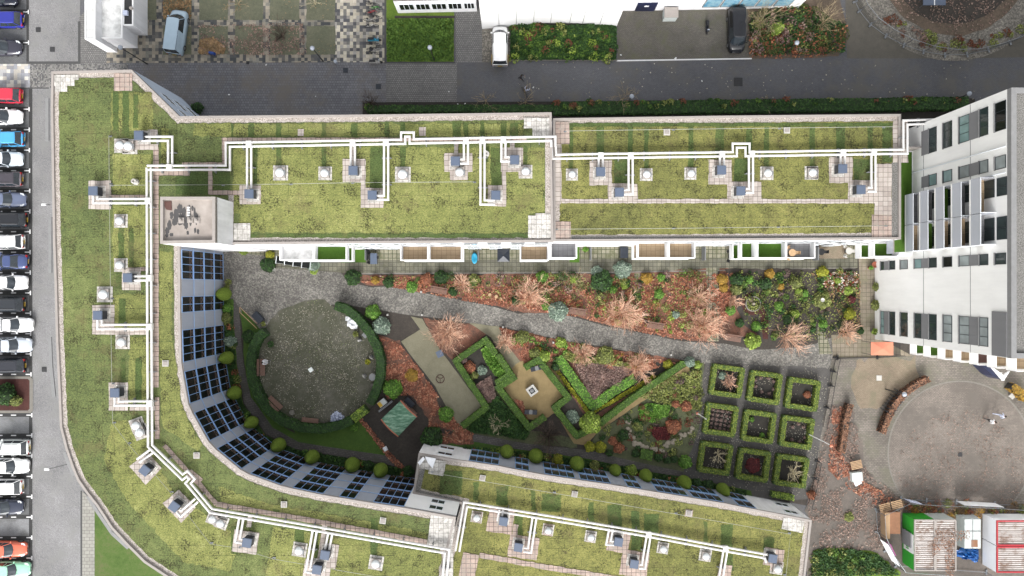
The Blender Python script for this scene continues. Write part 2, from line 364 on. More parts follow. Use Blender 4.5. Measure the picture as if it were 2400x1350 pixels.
plain('pipe_white',c(222,220,218),.5,.08); plain('unit_blue',c(108,121,143),.4,.08); plain('unit_dark',c(52,58,68),.4,.1); plain('foot_grey',c(150,152,154),.6,.1)
a=N('dome_white',.12,.6); a.col(a.ramp(a.noise(2,3),[(.3,c(205,212,214)),(.7,c(238,240,240))]))
plain('steel',c(168,172,176),.35,.08,4,.6); plain('dark_steel',c(48,48,50),.5,.1); plain('black',(.015,.015,.017,1),.5,.1); plain('rubber',(.02,.02,.02,1),.8,.1)
plain('lamp_globe',c(190,198,210),.25,.05); plain('wood',c(150,118,104),.8,.2,8); plain('wood_pale',c(214,178,138),.8,.15,8); plain('wood_old',c(150,124,110),.85,.2,8)
plain('plywood',c(168,122,92),.85,.25,2); plain('stone_pale',c(206,204,198),.8,.1); plain('terracotta',c(196,118,92),.8,.1); plain('tyre_ring',c(150,146,136),.8,.1)
plain('awning_orange',c(236,150,120),.8,.08,2); plain('blue_plastic',c(40,110,190),.35,.25,4); plain('cyan_plastic',c(60,180,220),.35,.15,4); plain('red_paint',c(205,60,70),.5,.1)
plain('green_paint',c(60,185,60),.5,.05); plain('cloth_white',c(236,238,242),.8,.05); plain('cloth_blue',c(206,214,236),.8,.08)
pave('tile_tan',c(212,186,152),c(202,176,142),c(166,142,114),.5,.5,.02,0,None,.8,0,.15,.4,.08)
pave('tile_grey',c(168,168,170),c(158,158,160),c(130,130,132),.5,.5,.02,0,None,.8,0,.15,.4,.1)
mottle('turf',[c(72,104,40),c(90,128,48),c(106,144,58)],1,12)
a=N('corrugated',.7,.3); wv=a.n('ShaderNodeTexWave'); wv.bands_direction='Y'; wv.inputs['Scale'].default_value=1.35; wv.inputs['Distortion'].default_value=0; a.l(a.coord(),wv.inputs['Vector'])
r=a.ramp(wv.outputs[0],[(.25,c(150,136,126)),(.5,c(226,220,216))]); r=a.mix(r,c(150,116,94),a.rng(a.noise(1.1,6,.75),.48,.62,0,.85)); a.col(r)
def shedroof():
    a=N('shed_green',.75,.3); mp=a.n('ShaderNodeMapping'); mp.inputs['Rotation'].default_value=(0,0,math.radians(-45)); mp.inputs['Scale'].default_value=(.8,3,1); a.l(a.coord(),mp.inputs[0])
    a.col(a.ramp(a.noise(1.4,5,.7,vec=mp.outputs[0]),[(.4,c(74,112,90)),(.5,c(96,136,112)),(.62,c(142,172,150))]))
shedroof()
a=N('tar_roof',.9,.2); a.col(a.ramp(a.noise(.6,5),[(.3,c(172,162,154)),(.7,c(206,196,188))])); plain('puddle',c(98,96,96),.25,.15); plain('rust_cover',c(110,78,72),.8,.1)
a=N('white_roof',.6,.3); a.col(a.ramp(a.noise(.9,5,.6),[(.3,c(200,200,198)),(.6,c(240,240,238))]))
a=N('poster_blue',.3,.5); a.col(a.ramp(a.noise(1.8,3),[(.35,c(70,160,200)),(.5,c(170,210,225)),(.65,c(120,180,215))]))
plain('skin',c(196,150,126),.6,.05); plain('hair',(.02,.015,.012,1),.8,.1); plain('cloth_black',(.018,.018,.02,1),.8,.1); plain('cloth_grey',c(120,120,124),.8,.1); plain('jeans',c(60,70,96),.8,.1)
plain('sail_white',c(238,240,244),.7,.04); plain('rope',c(190,192,180),.7,.05)
plain('dirty_metal',c(205,212,210),.6,.15,2)
def paint(name,col,rough=.25):
    a=N(name,rough,.5); a.b.inputs['Coat Weight'].default_value=.35; col=tuple(min(.86,x*1.35) for x in col[:3])+(1,); a.b.inputs['Coat Roughness'].default_value=.08
    return a.col(a.ramp(a.noise(2,3),[(.3,tuple(x*.93 for x in col[:3])+(1,)),(.7,col)]))
glass('car_glass',(.03,.04,.05,1),.06,.9); plain('lamp_red',c(190,30,30),.3,.05); plain('lamp_clear',c(220,225,230),.15,.03); plain('plate_yellow',c(230,190,60),.5,.03)

def brighten(d):
    for k,f in d.items():
        for nm in k.split():
            t=MATS[nm].node_tree; b=t.nodes['Principled BSDF']; s=b.inputs['Base Color']; src=s.links[0].from_socket
            o=t.nodes.new('ShaderNodeVectorMath'); o.operation='SCALE'; o.inputs[3].default_value=f; t.links.new(src,o.inputs[0]); t.links.new(o.outputs[0],s)
brighten({'road_dark':2.35,'road_dark_grey brick_dark':2.25,'bay_dark bay_band':1.95,'road_grey bay_light':1.08,'brick_grey plaza_checker_dark crossing_checker':1.55,'plaza_checker':1.3,'leafy_lawn':1.45,'lawn':1.2,'lawn_bright':1.2,'lawn_dark':2.2,'sedum_yellow sedum_green sedum_olive':1.2,'roof_slab_pink':1.22,'roof_slab':1.1,'leaf_beech':1.3,'moss_shade':1.15,
 'cobble cobble_dark':1.75,'cobble_light':1.25,'gravel_dark':1.7,'soil soil_dark bed_green':1.9,'bed_red bed_brown':1.6,'path_dark walkway':2.5,'patio':1.6,'yard_brick circle_paving':1.35,'circle_gravel':1.75,'leaf_hedge leaf_hedge_olive':1.75,'leaf_hedge_dark leaf_olive':1.75,'leaf_bright leaf_grey leaf_lime':1.3,'leaf_pink leaf_litter leaf_rust leaf_litter_faded':1.25,'topiary_leaf':1.25,'shed_green':1.3,'blue_frame':1.3,'grey_panel':1.3,'sand concrete_strip sand':1.15,'hedge_core hedge_core_dark':2.4,'twig_grey twig_cream':1.4})
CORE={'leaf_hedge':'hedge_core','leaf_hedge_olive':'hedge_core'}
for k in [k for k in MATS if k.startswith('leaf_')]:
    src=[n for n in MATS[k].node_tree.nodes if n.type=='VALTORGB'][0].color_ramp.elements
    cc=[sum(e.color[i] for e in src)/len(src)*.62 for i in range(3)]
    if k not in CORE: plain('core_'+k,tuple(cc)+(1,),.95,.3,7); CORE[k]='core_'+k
# ================= ground =================
GZ=[0]
def gsheet(name,pts,z,m,jit=0,step=1.0):
    GZ[0]+=1; z=z+.0003*(GZ[0]%13)
    p=PL(pts)
    if jit: p=dens(p,step,jit)
    return struct(MB().sheet(p,z).build(name,m))
struct(MB().sheet([(-400,-400),(400,-400),(400,400),(-400,400)],-.02).build('ground','road_dark_grey'))
BIG=1600
gsheet('car_park',rect(-BIG,-BIG,72,BIG+1400),0.0,'bay_dark')
gsheet('street',[(62,-BIG),(188,-BIG),(188,145),(62,145)],.004,'road_grey')
gsheet('street',[(70,206),(300,206),(300,900),(196,1150),(192,3000),(76,3000)],.004,'road_grey')
gsheet('crossing',rect(-BIG,150,70,206),.008,'crossing_checker')
gsheet('crossing',rect(70,150,300,206),.008,'mottled_brick')
gsheet('pavement',[(186,40),(200,25),(260,25),(260,166),(186,166)],.006,'brick_grey')
gsheet('kerb',rect(62,144,188,150),.012,'kerb_dark'); gsheet('kerb',rect(183,50,189,150),.016,'kerb_dark')
gsheet('kerb',rect(-200,205,115,208),.012,'kerb_dark')
gsheet('plaza',[(250,118),(345,30),(345,-BIG),(785,-BIG),(785,146),(250,148)],.008,'plaza_checker_dark')
gsheet('plaza',rect(785,-BIG,902,146),.010,'plaza_checker')
gsheet('road',[(250,147),(1070,144),(1070,300),(250,300)],.005,'road_dark')
gsheet('road',[(1070,146),(1195,144),(1445,140),(1765,136),(1990,136),(2600,100),(2600,300),(1070,300)],.007,'road_dark_grey')
gsheet('pavement',rect(905,149,1071,243),.012,'brick_grey')
gsheet('forecourt',rect(1068,20,1130,146),.010,'brick_grey')
gsheet('forecourt',rect(1130,60,1196,146),.014,'cobble_light')
gsheet('parking_court',[(1447,10),(1750,10),(1762,138),(1445,142)],.013,'yard_dark' if False else 'road_dark_grey')
gsheet('parking_court_paving',[(1447,14),(1752,14),(1760,136),(1447,140)],.017,'brick_dark') if 'brick_dark' in MATS else None
gsheet('plaza_east',[(1940,-BIG),(3200,-BIG),(3200,118),(2260,137),(1985,137)],.011,'east_brown') if 'east_brown' in MATS else None
# planted squares of the plaza
k=0
for (xa,xb) in ((345,367),(383,449),(467,535),(551,617),(633,702),(718,786)):
    for (ya,yb) in ((-70,-16),(-5,47),(61,128)):
        if xa==345 and ya>50: continue
        gsheet('planting_square',rect(xa,ya,xb,yb),.02+.001*k,'leafy_lawn',.05,.5)
gsheet('lawn',rect(906,-60,1064,145),.02,'lawn',.04,.4); gsheet('path',rect(925,37,1066,43),.03,'soil')
gsheet('kerb',rect(901,-100,905,148),.03,'kerb_dark'); gsheet('kerb',rect(901,145,1067,149),.034,'kerb_dark')
gsheet('shrub_bed',rect(1197,40,1444,141),.022,'soil_dark'); gsheet('kerb',rect(1197,140,1447,143),.035,'kerb_light')
gsheet('painted_line',[(1445,141),(1762,136),(1762,139),(1445,144)],.03,'white_paint')
gsheet('shrub_bed',[(1752,14),(1880,-30),(1950,-60),(1985,60),(1985,100),(1965,130),(1900,137),(1755,137)],.021,'bed_brown',.08,.5)
gsheet('hedge_bed',[(850,240),(1293,238),(2260,228),(2285,232),(2285,300),(850,300)],.018,'soil_dark')
# round site north east
ccx,ccy=2235,-95
gsheet('circle_cobble',circ(ccx,ccy,238,64),.024,'cobble_light'); gsheet('circle_bed',circ(ccx,ccy,178,64),.030,'bed_brown',.1,.5); gsheet('circle_centre',circ(ccx,ccy,152,64),.034,'soil',.1,.5)
# south west
gsheet('sidewalk',[(192,1150),(222,1180),(222,3000),(192,3000)],.014,'sidewalk'); gsheet('kerb',rect(189,1150,193,3000),.02,'kerb_dark')
gsheet('lawn',[(222,1170),(290,1250),(500,1400),(900,1700),(900,3000),(222,3000)],.016,'lawn_bright')
# car park markings
YS=[28,100,256,304,352,400,447.5,495.5,543,591,639,686.5,734,782,829.5,877.5,973,1020.5,1068.5,1116.5,1164,1212,1260,1308,1356]
mb=MB(); mw=MB()
for y in YS:
    mb.sheet(PL(rect(-60,y-5.5,70+y/250,y+5.5)),.008)
    for xx in (-30,0,32): mw.sheet(PL(rect(xx-6,y-1.2,xx+6,y+1.2)),.012)
    e=68+y/140 if y<900 else 76; mw.sheet(PL(rect(e-14,y-1.3,e-3,y+1.3)),.012); mw.sheet(PL(rect(e-3,y-5,e,y+5)),.012)
struct(mb.build('bay_strip','bay_band')); struct(mw.build('painted_line','white_paint'))
struct(MB().sheet(PL(rect(62,-200,68,145)),.010).sheet(PL(rect(68,208,76,1700)),.010).build('gutter','bay_band'))
for ya,yb in ((977,1016),(1216,1256)): gsheet('parking_bay',rect(-80,ya,70,yb),.009,'bay_light')
# ================= courtyard =================
gsheet('courtyard_soil',[(505,560),(2150,560),(2150,830),(1950,860),(1890,1185),(1600,1130),(1000,1060),(960,1180),(480,1120),(505,900)],0.004,'soil')
gsheet('cobble_path',[(520,575),(640,600),(640,626),(720,632),(800,640),(815,662),(870,673),(905,672),(1010,690),(1130,713),(1215,735),(1290,733),(1340,742),(1420,765),(1510,782),(1600,800),(1700,806),(1770,820),(1860,815),(1915,806),(1945,780),(1965,790),(1950,840),(1900,1100),(1640,1100),(1655,852),(1605,845),(1500,828),(1380,808),(1280,790),(1170,765),(1100,757),(1000,742),(950,738),(880,725),(800,712),(745,720),(690,735),(620,780),(575,750),(545,700),(520,700)],.010,'cobble',.05,1.2)
gsheet('square_garden_paving',[(1655,850),(1950,862),(1900,1170),(1790,1175),(1560,1115),(1622,1020),(1640,900)],.016,'gravel_dark',.05,1)
gsheet('walkway',[(630,611),(2010,604),(2010,628),(1430,638),(830,641),(640,627)],.016,'walkway')
gsheet('kerb',[(830,640),(1430,637),(2005,627),(2005,629),(1430,640),(830,643)],.020,'kerb_light')
gsheet('patio',[(540,560),(2050,560),(2050,606),(640,613),(620,600),(540,590)],.013,'patio')
gsheet('patio_path',[(1655,628),(1682,628),(1684,800),(1658,800)],.024,'patio'); gsheet('stone_path',[(1487,640),(1500,640),(1500,705),(1485,705)],.024,'concrete_strip')
gsheet('garden_bed_red',[(830,645),(1430,641),(1657,630),(1657,800),(1600,795),(1510,778),(1420,760),(1340,738),(1215,730),(1130,708),(1010,686),(905,668),(860,668)],.018,'bed_red',.12,.6)
gsheet('garden_bed_red',[(1684,630),(1720,630),(1730,700),(1800,770),(1770,790),(1690,790)],.018,'bed_red',.12,.6)
gsheet('garden_bed',[(1700,630),(2012,630),(2020,780),(1960,790),(1915,800),(1800,800),(1740,760)],.022,'soil',.12,.6)
gsheet('bark_path',circ(1765,712,27,24),.028,'bark_bed'); gsheet('bark_path',[(1780,730),(1790,725),(1800,740),(1800,795),(1788,795)],.030,'bark_bed')
gsheet('garden_path',[(1920,735),(1930,735),(1934,775),(1950,830),(1920,830),(1915,775)],.033,'patio')
gsheet('yard_paving',[(2012,600),(2060,600),(2075,800),(2140,835),(1952,838),(1948,785),(2018,780)],.030,'yard_slab')
# circle lawn and the wedge of grass west of it
gsheet('lawn',[(560,725),(575,750),(620,780),(640,860),(700,1040),(900,1065),(840,975),(905,950),(905,850),(585,850)],.009,'lawn_dark') 
gsheet('lawn_wedge',[(566,723),(596,755),(612,775),(592,820),(585,870),(600,925),(640,985),(700,1020),(770,1030),(830,1020),(862,990),(905,1068),(800,1050),(700,1040),(640,1010),(590,940),(572,850)],.020,'lawn_dark',.06,.6)
gsheet('lawn_circle',[(746+(x-746)*k_,862+(y-862)*k_) for (x,y),k_ in zip(circ(746,862,150,64),[1+.012*math.sin(i*.9)+.02*math.sin(i*.35+1)+(.05 if 14<i<28 else 0) for i in range(64)])],.026,'circle_gravel',.16,.5)
gsheet('garden_path',[(548,700),(560,722),(570,850),(588,930),(640,1002),(700,1036),(800,1052),(910,1068),(960,1085),(960,1100),(900,1086),(790,1068),(690,1052),(625,1018),(572,945),(556,850),(548,760)],.024,'path_dark',.03,1)
gsheet('planting_strip',[(524,700),(547,700),(555,850),(570,945),(622,1020),(690,1055),(790,1071),(895,1089),(955,1102),(960,1180),(780,1150),(560,1090),(480,990),(510,820)],.018,'lawn_dark',.06,.6)
gsheet('path',[(905,760),(938,800),(972,845),(1070,990),(1100,1010),(1000,1030),(970,1110),(905,1060),(840,975),(870,955),(905,900)],.028,'soil')
gsheet('leaf_bed',[(880,785),(935,800),(970,845),(1015,915),(1035,960),(1075,1000),(1090,1012),(1010,1000),(990,960),(960,920),(905,935),(905,850)],.032,'bed_red',.15,.5)
gsheet('concrete_strip',[(963,742),(990,747),(1033,822),(1133,955),(1078,996),(1060,978),(1020,905),(970,842),(940,800),(985,772)],.036,'concrete_strip',.03,.8)
gsheet('garden_bed',[(990,745),(1100,760),(1150,775),(1063,845),(1033,822)],.034,'bed_red',.1,.6)
gsheet('garden_bed',[(1062,843),(1139,790),(1193,873),(1160,903),(1145,954),(1079,1002),(1133,955)],.030,'soil_dark')
gsheet('concrete_path',[(1100,757),(1170,765),(1180,800),(1240,870),(1205,880),(1150,790)],.038,'concrete_strip',.04,.8)
gsheet('garden_bed_red',[(1170,765),(1280,790),(1380,810),(1500,828),(1605,845),(1390,1000),(1300,870),(1230,860),(1180,800)],.034,'bed_red',.1,.6)
gsheet('courtyard_soil',[(1060,985),(1163,903),(1238,1007),(1351,1029),(1351,1050),(1240,1040),(1060,1015)],.036,'bed_green',.1,.6)
gsheet('sand_circle',circ(1252,913,72,40),.042,'sand',.08,.6); gsheet('sand_circle',[(1205,935),(1260,880),(1320,935),(1262,1000)],.046,'sand',.08,.5)
gsheet('soil_bed',[(1480,850),(1605,848),(1389,975),(1310,870),(1330,850),(1389,960)],.047,'soil_dark')
gsheet('sand_path',[(1612,857),(1618,868),(1500,945),(1400,1012),(1375,1043),(1345,1040),(1298,960),(1310,965),(1352,1028),(1400,990)],.052,'sand',.04,.6)
gsheet('garden_bed',[(1618,868),(1650,850),(1640,1000),(1600,1110),(1480,1085),(1380,1050),(1402,1012),(1480,960)],.020,'bed_green',.08,.6)
gsheet('garden_path',[(1085,1012),(1240,1040),(1380,1055),(1480,1080),(1600,1105),(1600,1118),(1480,1098),(1380,1075),(1230,1055),(1080,1030)],.056,'path_dark',.03,1)
gsheet('planting_strip',[(1020,1030),(1080,1030),(1230,1055),(1380,1075),(1600,1118),(1760,1150),(1780,1250),(1000,1150)],.019,'lawn_dark')
gsheet('leaf_bed',[(1005,1015),(1110,1015),(1110,1040),(1005,1040)],.060,'bed_red',.15,.5)
# east yard
gsheet('east_yard',[(1950,838),(2150,830),(3200,830),(3200,2600),(1880,2600),(1900,1100)],.012,'yard_brick')
gsheet('yard_warm',[(1998,842),(2150,838),(2150,900),(2040,960),(2010,940),(1998,880)],.020,'yard_warm',.5,.8)
gsheet('yard_edging',circ(2250,1062,170.5,64),.028,'ring_edge'); gsheet('yard_circle',circ(2250,1062,167,64),.032,'circle_paving')
gsheet('yard_mud',[(1945,950),(1985,940),(2010,1000),(2030,1100),(2090,1165),(2200,1185),(3000,1210),(3000,2600),(1880,2600),(1890,1180),(1920,1080)],.040,'muddy',.3,.8)
gsheet('verge_grass',[(1905,1290),(2000,1285),(2060,1300),(2110,1345),(2110,1700),(1890,1700)],.046,'lawn',.2,.6)
# ================= buildings =================
def pt_on(poly,x):
    for (a,b) in zip(poly,poly[1:]):
        if min(a[0],b[0])<=x<=max(a[0],b[0]) and a[0]!=b[0]:
            t=(x-a[0])/(b[0]-a[0]); return (x,a[1]+(b[1]-a[1])*t)
def roof(parent,outline,h,sed='sedum_green',grav='roof_gravel',base='white_wall',cop='parapet',gw=.70):
    W=PL(outline,h)
    MB().prism(W,0,h-.32).build('wall',base,parent)
    MB().strip(W,.3,h-.32,h,closed=True).build('parapet',cop,parent) if False else None
    inn=inset(W,.24); n=len(W); m=MB()
    for i in range(n):
        j=(i+1)%n; q=[W[i],W[j],inn[j],inn[i]]
        m.add([(x,y,h-.35) for x,y in q]+[(x,y,h) for x,y in q],[(4,5,6,7),(0,4,5,1),(2,6,7,3),(5,4,7,6)][:1]+[(0,1,5,4),(2,3,7,6)])
    m.build('parapet',cop,parent)
    MB().sheet(inset(W,.2),h-.20).build('gravel_strip',grav,parent)
    MB().sheet(dens(inset(W,gw),.35,.05),h-.17).build('green_roof',sed,parent)
    return W
def patch(parent,name,m,shapes,h,jit=0):
    one=name in('moss','sedum_field'); mb=MB()
    for i,sh in enumerate(shapes):
        p=PL(sh,h); z=h-.165+.0012*(i%9); mb.sheet(dens(p,.4,jit) if jit else p,z)
        if not one: mb.build(name,m,parent); mb=MB()
    if one: o=mb.build(name,m,parent); o['kind']='stuff'
def ribbon(pts,wd):
    L=offs(pts,wd/2,False); Rr=offs(pts,-wd/2,False); return L+Rr[::-1]
def window(parent,A,B,z0,z1,ncol,out,frame='blue_frame',pane='window_glass',b=.06,bt=.16,proud=.05,lattice=None,grey=None):
    ax,ay=A;bx,by=B; L=math.dist(A,B); ux,uy=(bx-ax)/L,(by-ay)/L; nx,ny=out
    def q(u,z,o): return (ax+ux*u+nx*o,ay+uy*u+ny*o,z)
    def slab(m,u0,u1,za,zb,o0,o1,mi=0):
        vs=[q(u0,za,o0),q(u1,za,o0),q(u1,zb,o0),q(u0,zb,o0),q(u0,za,o1),q(u1,za,o1),q(u1,zb,o1),q(u0,zb,o1)]
        m.add(vs,[(4,5,6,7),(0,1,5,4),(1,2,6,5),(2,3,7,6),(3,0,4,7)],mi)
    f=MB(); cw=L/ncol
    # frame ring and mullions, glass set back behind them
    slab(f,0,L,z0,z0+bt,0,proud); slab(f,0,L,z1-b,z1,0,proud)
    for i in range(ncol+1):
        u=min(max(i*cw-b/2,0),L-b); slab(f,u,u+b,z0+bt,z1-b,0,proud-.002)
    if lattice:
        for i in range(ncol):
            u0,u1=i*cw+b,(i+1)*cw-b; za,zb=z0+bt+.05,z0+bt+.75
            for (p0,p1) in (((u0,za),(u1,zb)),((u0,zb),(u1,za)),((u0,zb),(u1,zb))):
                f.tube([q(p0[0],p0[1],proud+.05),q(p1[0],p1[1],proud+.05)],.014,4,1,cap=False)
    fo=f.build('window',[frame,lattice or frame],parent)
    g=MB(); slab(g,.01,L-.01,z0+bt*.5,z1-.02,0,proud-.018); g.build('pane',pane,fo)
    return fo
def outn(A,B,side):  # normal left (+1) or right (-1) of A->B
    L=math.dist(A,B); return (-(B[1]-A[1])/L*side,(B[0]-A[0])/L*side)
HA=10.5
inner=[(421,584),(422,654),(422,695),(422,733),(423,774),(425,850),(428,872),(441,947),(451,969),(488,1035),(505,1053),(563,1101),(584,1112),(656,1138),(684,1145),(755,1160),(793,1166),(829,1172),(873,1179),(946,1190)]
west=[(384,1350),(337,1319),(293,1275),(259,1238),(226,1187),(205,1161),(181,1127),(168,1096),(153,1052),(140,1000),(136,900),(131,800),(128,680),(124,560),(121,400),(119,250)]
OA=[(120,167),(308,163),(420,272),(900,268),(1293,263),(1297,567),(900,570),(540,573),(421,577)]+inner+[(1069,1212),(1025,1385),(1005,1520),(700,1465),(470,1405)]+west
bA=E('apartment_building','long curved apartment block with green moss roof wrapping the west side of the courtyard','apartment building')
WA=roof(bA,OA,HA)
# facade of the courtyard curve
IN=PL(inner+[(1069,1212)],HA); IN[0]=P(421,577,HA)
cl=MB()
for a,b in zip(IN,IN[1:]):
    nx,ny=outn(a,b,1); cl.add([(a[0]+nx*o,a[1]+ny*o,z) for o,z in ((0,.1),(.03,.1),(.03,HA-.34),(0,HA-.34))]+[(b[0]+nx*o,b[1]+ny*o,z) for o,z in ((0,.1),(.03,.1),(.03,HA-.34),(0,HA-.34))],[(1,5,6,2),(2,6,7,3),(0,4,5,1)])
cl.build('cladding','grey_panel',bA)
IW=PL(inner,HA); FH=(HA-.45)/4
for gi in range(0,20,2):
    a,b=IW[gi],IW[gi+1]; nc=2 if gi in (2,16) else 4; no=outn(a,b,1)
    for fl in range(4):
        wx=window(bA,a,b,.12+fl*FH,.12+(fl+1)*FH-.004,nc,no,b=.05,bt=.20,proud=.07,lattice='wood_old')
# thin drip rails along the facade
for fl in (1,2,3):
    m=MB()
    for a,b in zip(IN,IN[1:-1]):
        nx,ny=outn(a,b,1); m.tube([(a[0]+nx*.1,a[1]+ny*.1,.14+fl*FH),(b[0]+nx*.1,b[1]+ny*.1,.14+fl*FH)],.03,4,cap=False)
    m.build('drip_rail','blue_frame',bA)
# end wall windows near the step
a=P(946,1190,HA); b=P(1069,1212,HA); no=outn(a,b,1)
def lerp(a,b,t): return (a[0]+(b[0]-a[0])*t,a[1]+(b[1]-a[1])*t)
wh=MB(); nx,ny=no
wh.add([(p[0]+nx*.05,p[1]+ny*.05,z) for p,z in ((a,.1),(b,.1),(b,HA-.34),(a,HA-.34))],[(0,1,2,3)]); wh.build('end_wall','white_render',bA)
for z0 in (6.3,8.3): window(bA,lerp(a,b,.45),lerp(a,b,.72),z0,z0+1.2,2,no,'white_frame','window_glass_green',proud=.10)
# north-west chamfer
a=P(308,163,HA); b=P(420,272,HA); no=outn(a,b,1)
m=MB(); m.add([(p[0]+no[0]*.03,p[1]+no[1]*.03,z) for p,z in ((a,.0),(b,.0),(b,HA-.34),(a,HA-.34))],[(0,1,2,3)]); m.build('cladding','blue_white' if 'blue_white' in MATS else 'white_wall',bA)
for z0,t0,t1 in ((7.2,.38,.62),(4.6,.38,.62),(2,.38,.62),(7.2,.75,.9),(4.6,.75,.9)): window(bA,lerp(a,b,t0),lerp(a,b,t1),z0,z0+1.3,3,no,'white_frame','window_glass_green',proud=.09)
# lower ledges on the street side
for seg,z in (([(110,230),(110,330)],8.4),([(117,508),(117,640)],8.4),([(116,790),(119,860),(126,930)],8.4),([(205,1163),(228,1200),(262,1250)],5.6),([(262,1250),(300,1285)],5.8),([(150,1060),(172,1115)],8.2)):
    m=MB(); m.strip(PL(seg,z),.34,z-.15,z); m.build('ledge','parapet_grey',bA)
m=MB(); m.strip(inset(PL([(120,167)]+west[::-1],HA)+[(10,10)],-.0)[:-1] if False else PL([(119,175)]+west[::-1],HA),.12,HA-.3,HA+.03); 
# stair tower
HT=14.6; ST=PL([(375,461),(504,461),(504,569),(375,571)],HT)
MB().prism(ST,HA-.3,HT-.35).build('stair_tower','white_wall',bA)
m=MB(); inn=inset(ST,.28)
for i in range(4):
    j=(i+1)%4; q=[ST[i],ST[j],inn[j],inn[i]]
    m.add([(x,y,HT-.5) for x,y in q]+[(x,y,HT) for x,y in q],[(4,5,6,7),(0,1,5,4),(2,3,7,6)])
m.build('stair_tower_parapet','parapet',bA)
MB().sheet(inset(ST,.2),HT-.32).build('tar_roof','tar_roof',bA)
a=[(ST[3][0],ST[3][1]),(ST[2][0],ST[2][1])]
MB().prism([(ST[3][0]+2.2,ST[3][1]-.02),(ST[2][0],ST[2][1]-.02),(ST[2][0],ST[2][1]+2),(ST[3][0]+2.2,ST[3][1]+2)],0,HA-.3).build('stair_wall','white_wall',bA)
pud=MB()
for (x,y,rx,ry) in ((413,505,6,18),(421,490,7,12),(424,515,9,14),(431,500,5,14),(436,522,6,16),(409,520,6,10),(397,528,5,12),(392,540,5,8),(402,550,5,4),(391,551,4,5),(444,495,3,16),(446,520,3,10),(456,500,2.5,14),(460,512,4,14),(457,540,2.5,7),(464,543,3,6),(440,546,3,5),(451,488,3,6),(402,505,4,9)):
    q=circ(x,y,1,18); q=[(x+(a_-x)*rx*R.uniform(.8,1.25),y+(b_-y)*ry*R.uniform(.8,1.2)) for a_,b_ in q]; pud.sheet(PL(q,HT-.3),HT-.315+.001*len(pud.f)%.01)
pud.build('puddle','puddle',bA)
MB().prism(PL([(383,472),(401,471),(402,493),(389,491),(385,484)],HT-.2),HT-.31,HT-.25).build('rust_cover','rust_cover',bA)
for x,y in ((422,516),(443,515),(459,516)):
    X,Y=P(x,y,HT); v=MB(); v.box(X,Y,HT-.32,.55,.55,.12); v.lathe([(.16,.12),(.14,.4),(0,.42)],X,Y,HT-.32,10); v.build('roof_vent','parapet',bA)
m=MB()
for i in range(4): X,Y=P(439,486+i*6,HT); m.box(X,Y,HT-.31,.26,.16,.12)
m.build('white_block','white_paint',bA)
# roof paving of A (pixels as seen at roof height)
pw=[rect(122,174,182,186),rect(124,186,172,200),rect(126,200,155,214)]
pp=[rect(265,171,308,212)]
g1=[rect(312,305,344,350),rect(344,303,368,322),rect(344,338,368,350),rect(205,423,258,490),rect(284,628,328,680),rect(214,715,266,784),rect(253,897,298,963),
 rect(258,773,345,785) ,rect(302,952,362,963),rect(697,302,711,318),rect(982,297,997,318),rect(560,434,610,478),
 rect(802,372,855,426),rect(845,440,898,486),rect(845,374,856,486),rect(1041,358,1107,402),rect(1054,396,1097,422),rect(1064,336,1074,362),rect(1143,434,1186,483),rect(1174,345,1226,402),rect(1176,400,1186,483),rect(1195,334,1206,360),rect(1215,388,1243,414),rect(819,340,829,375),
 rrect(574,1272,58,52,8),rrect(767,1303,46,56,9),rrect(742,1338,62,44,9),rrect(584,1222,11,30,9),rrect(756,1262,11,60,8)]
pk=[rect(357,345,370,908),rect(258,456,345,468),rect(297,627,345,635),rect(370,400,432,411),rect(425,380,460,389),rect(432,380,442,411),rect(461,380,526,388),rect(519,322,528,388),rect(519,322,1235,331),rect(486,380,496,455),rect(490,446,562,457),
 ribbon([(383,1045),(440,1108)],11),ribbon([(440,1108),(468,1132)],20),ribbon([(462,1132),(506,1183)],11),ribbon([(506,1183),(699,1216),(1000,1272)],12),rect(361,932,372,1030)]
wt=[rect(546,523,585,563),rect(1238,505,1292,558),rect(1255,500,1292,512),rect(1228,275,1290,300),rect(1248,292,1290,318),[(1010,1204),(1068,1215),(1058,1290),(1000,1280)],rect(1040,1290,1062,1400)]
fp=[ [(301,1094),(344,1060),(377,1098),(339,1138)],[(379,1181),(418,1149),(457,1190),(423,1227)]]
patch(bA,'paving','roof_slab',g1+fp,HA+.052,.03); patch(bA,'paving_strip','roof_slab_pink',pk+pp,HA+.036,.03); patch(bA,'paving_corner','roof_slab_white',pw+wt,HA+.068,.02)
patch(bA,'gravel_band','roof_gravel',[rect(1278,330,1291,502),rect(534,448,545,565),rect(540,448,546,520)],HA+.03)
# shade-loving moss bands and yellow sedum fields on the green roof
MS=[rect(262,212,276,325),rect(285,212,300,318),rect(310,220,322,300),rect(275,530,288,607),rect(300,535,312,625),rect(276,700,292,760),rect(268,640,280,675),rect(280,840,292,900),rect(315,840,330,952),rect(355,400,358,1000),
 rect(410,402,486,455),rect(498,395,538,445),rect(540,288,545,320),rect(580,287,594,320),rect(592,345,602,440),rect(646,287,658,390),rect(753,287,764,395),rect(822,287,838,322),rect(830,345,835,370),rect(866,345,898,445),rect(900,285,912,318),rect(937,285,949,318),rect(937,345,950,392),rect(1060,285,1080,318),rect(1086,285,1098,318),rect(1125,283,1136,318),rect(1174,283,1187,318),rect(1195,288,1215,318),rect(1137,345,1146,380),rect(1150,345,1175,435),
 rect(1228,340,1236,390),rect(546,545,585,556),rect(585,548,1240,557),rect(700,1213,704,1216),rect(868,1215,884,1310),rect(540,1235,556,1300),rect(690,1230,712,1275),rect(738,1250,746,1330),rect(640,1195,655,1205)]
patch(bA,'moss','moss_shade',MS,HA+.018,.07)
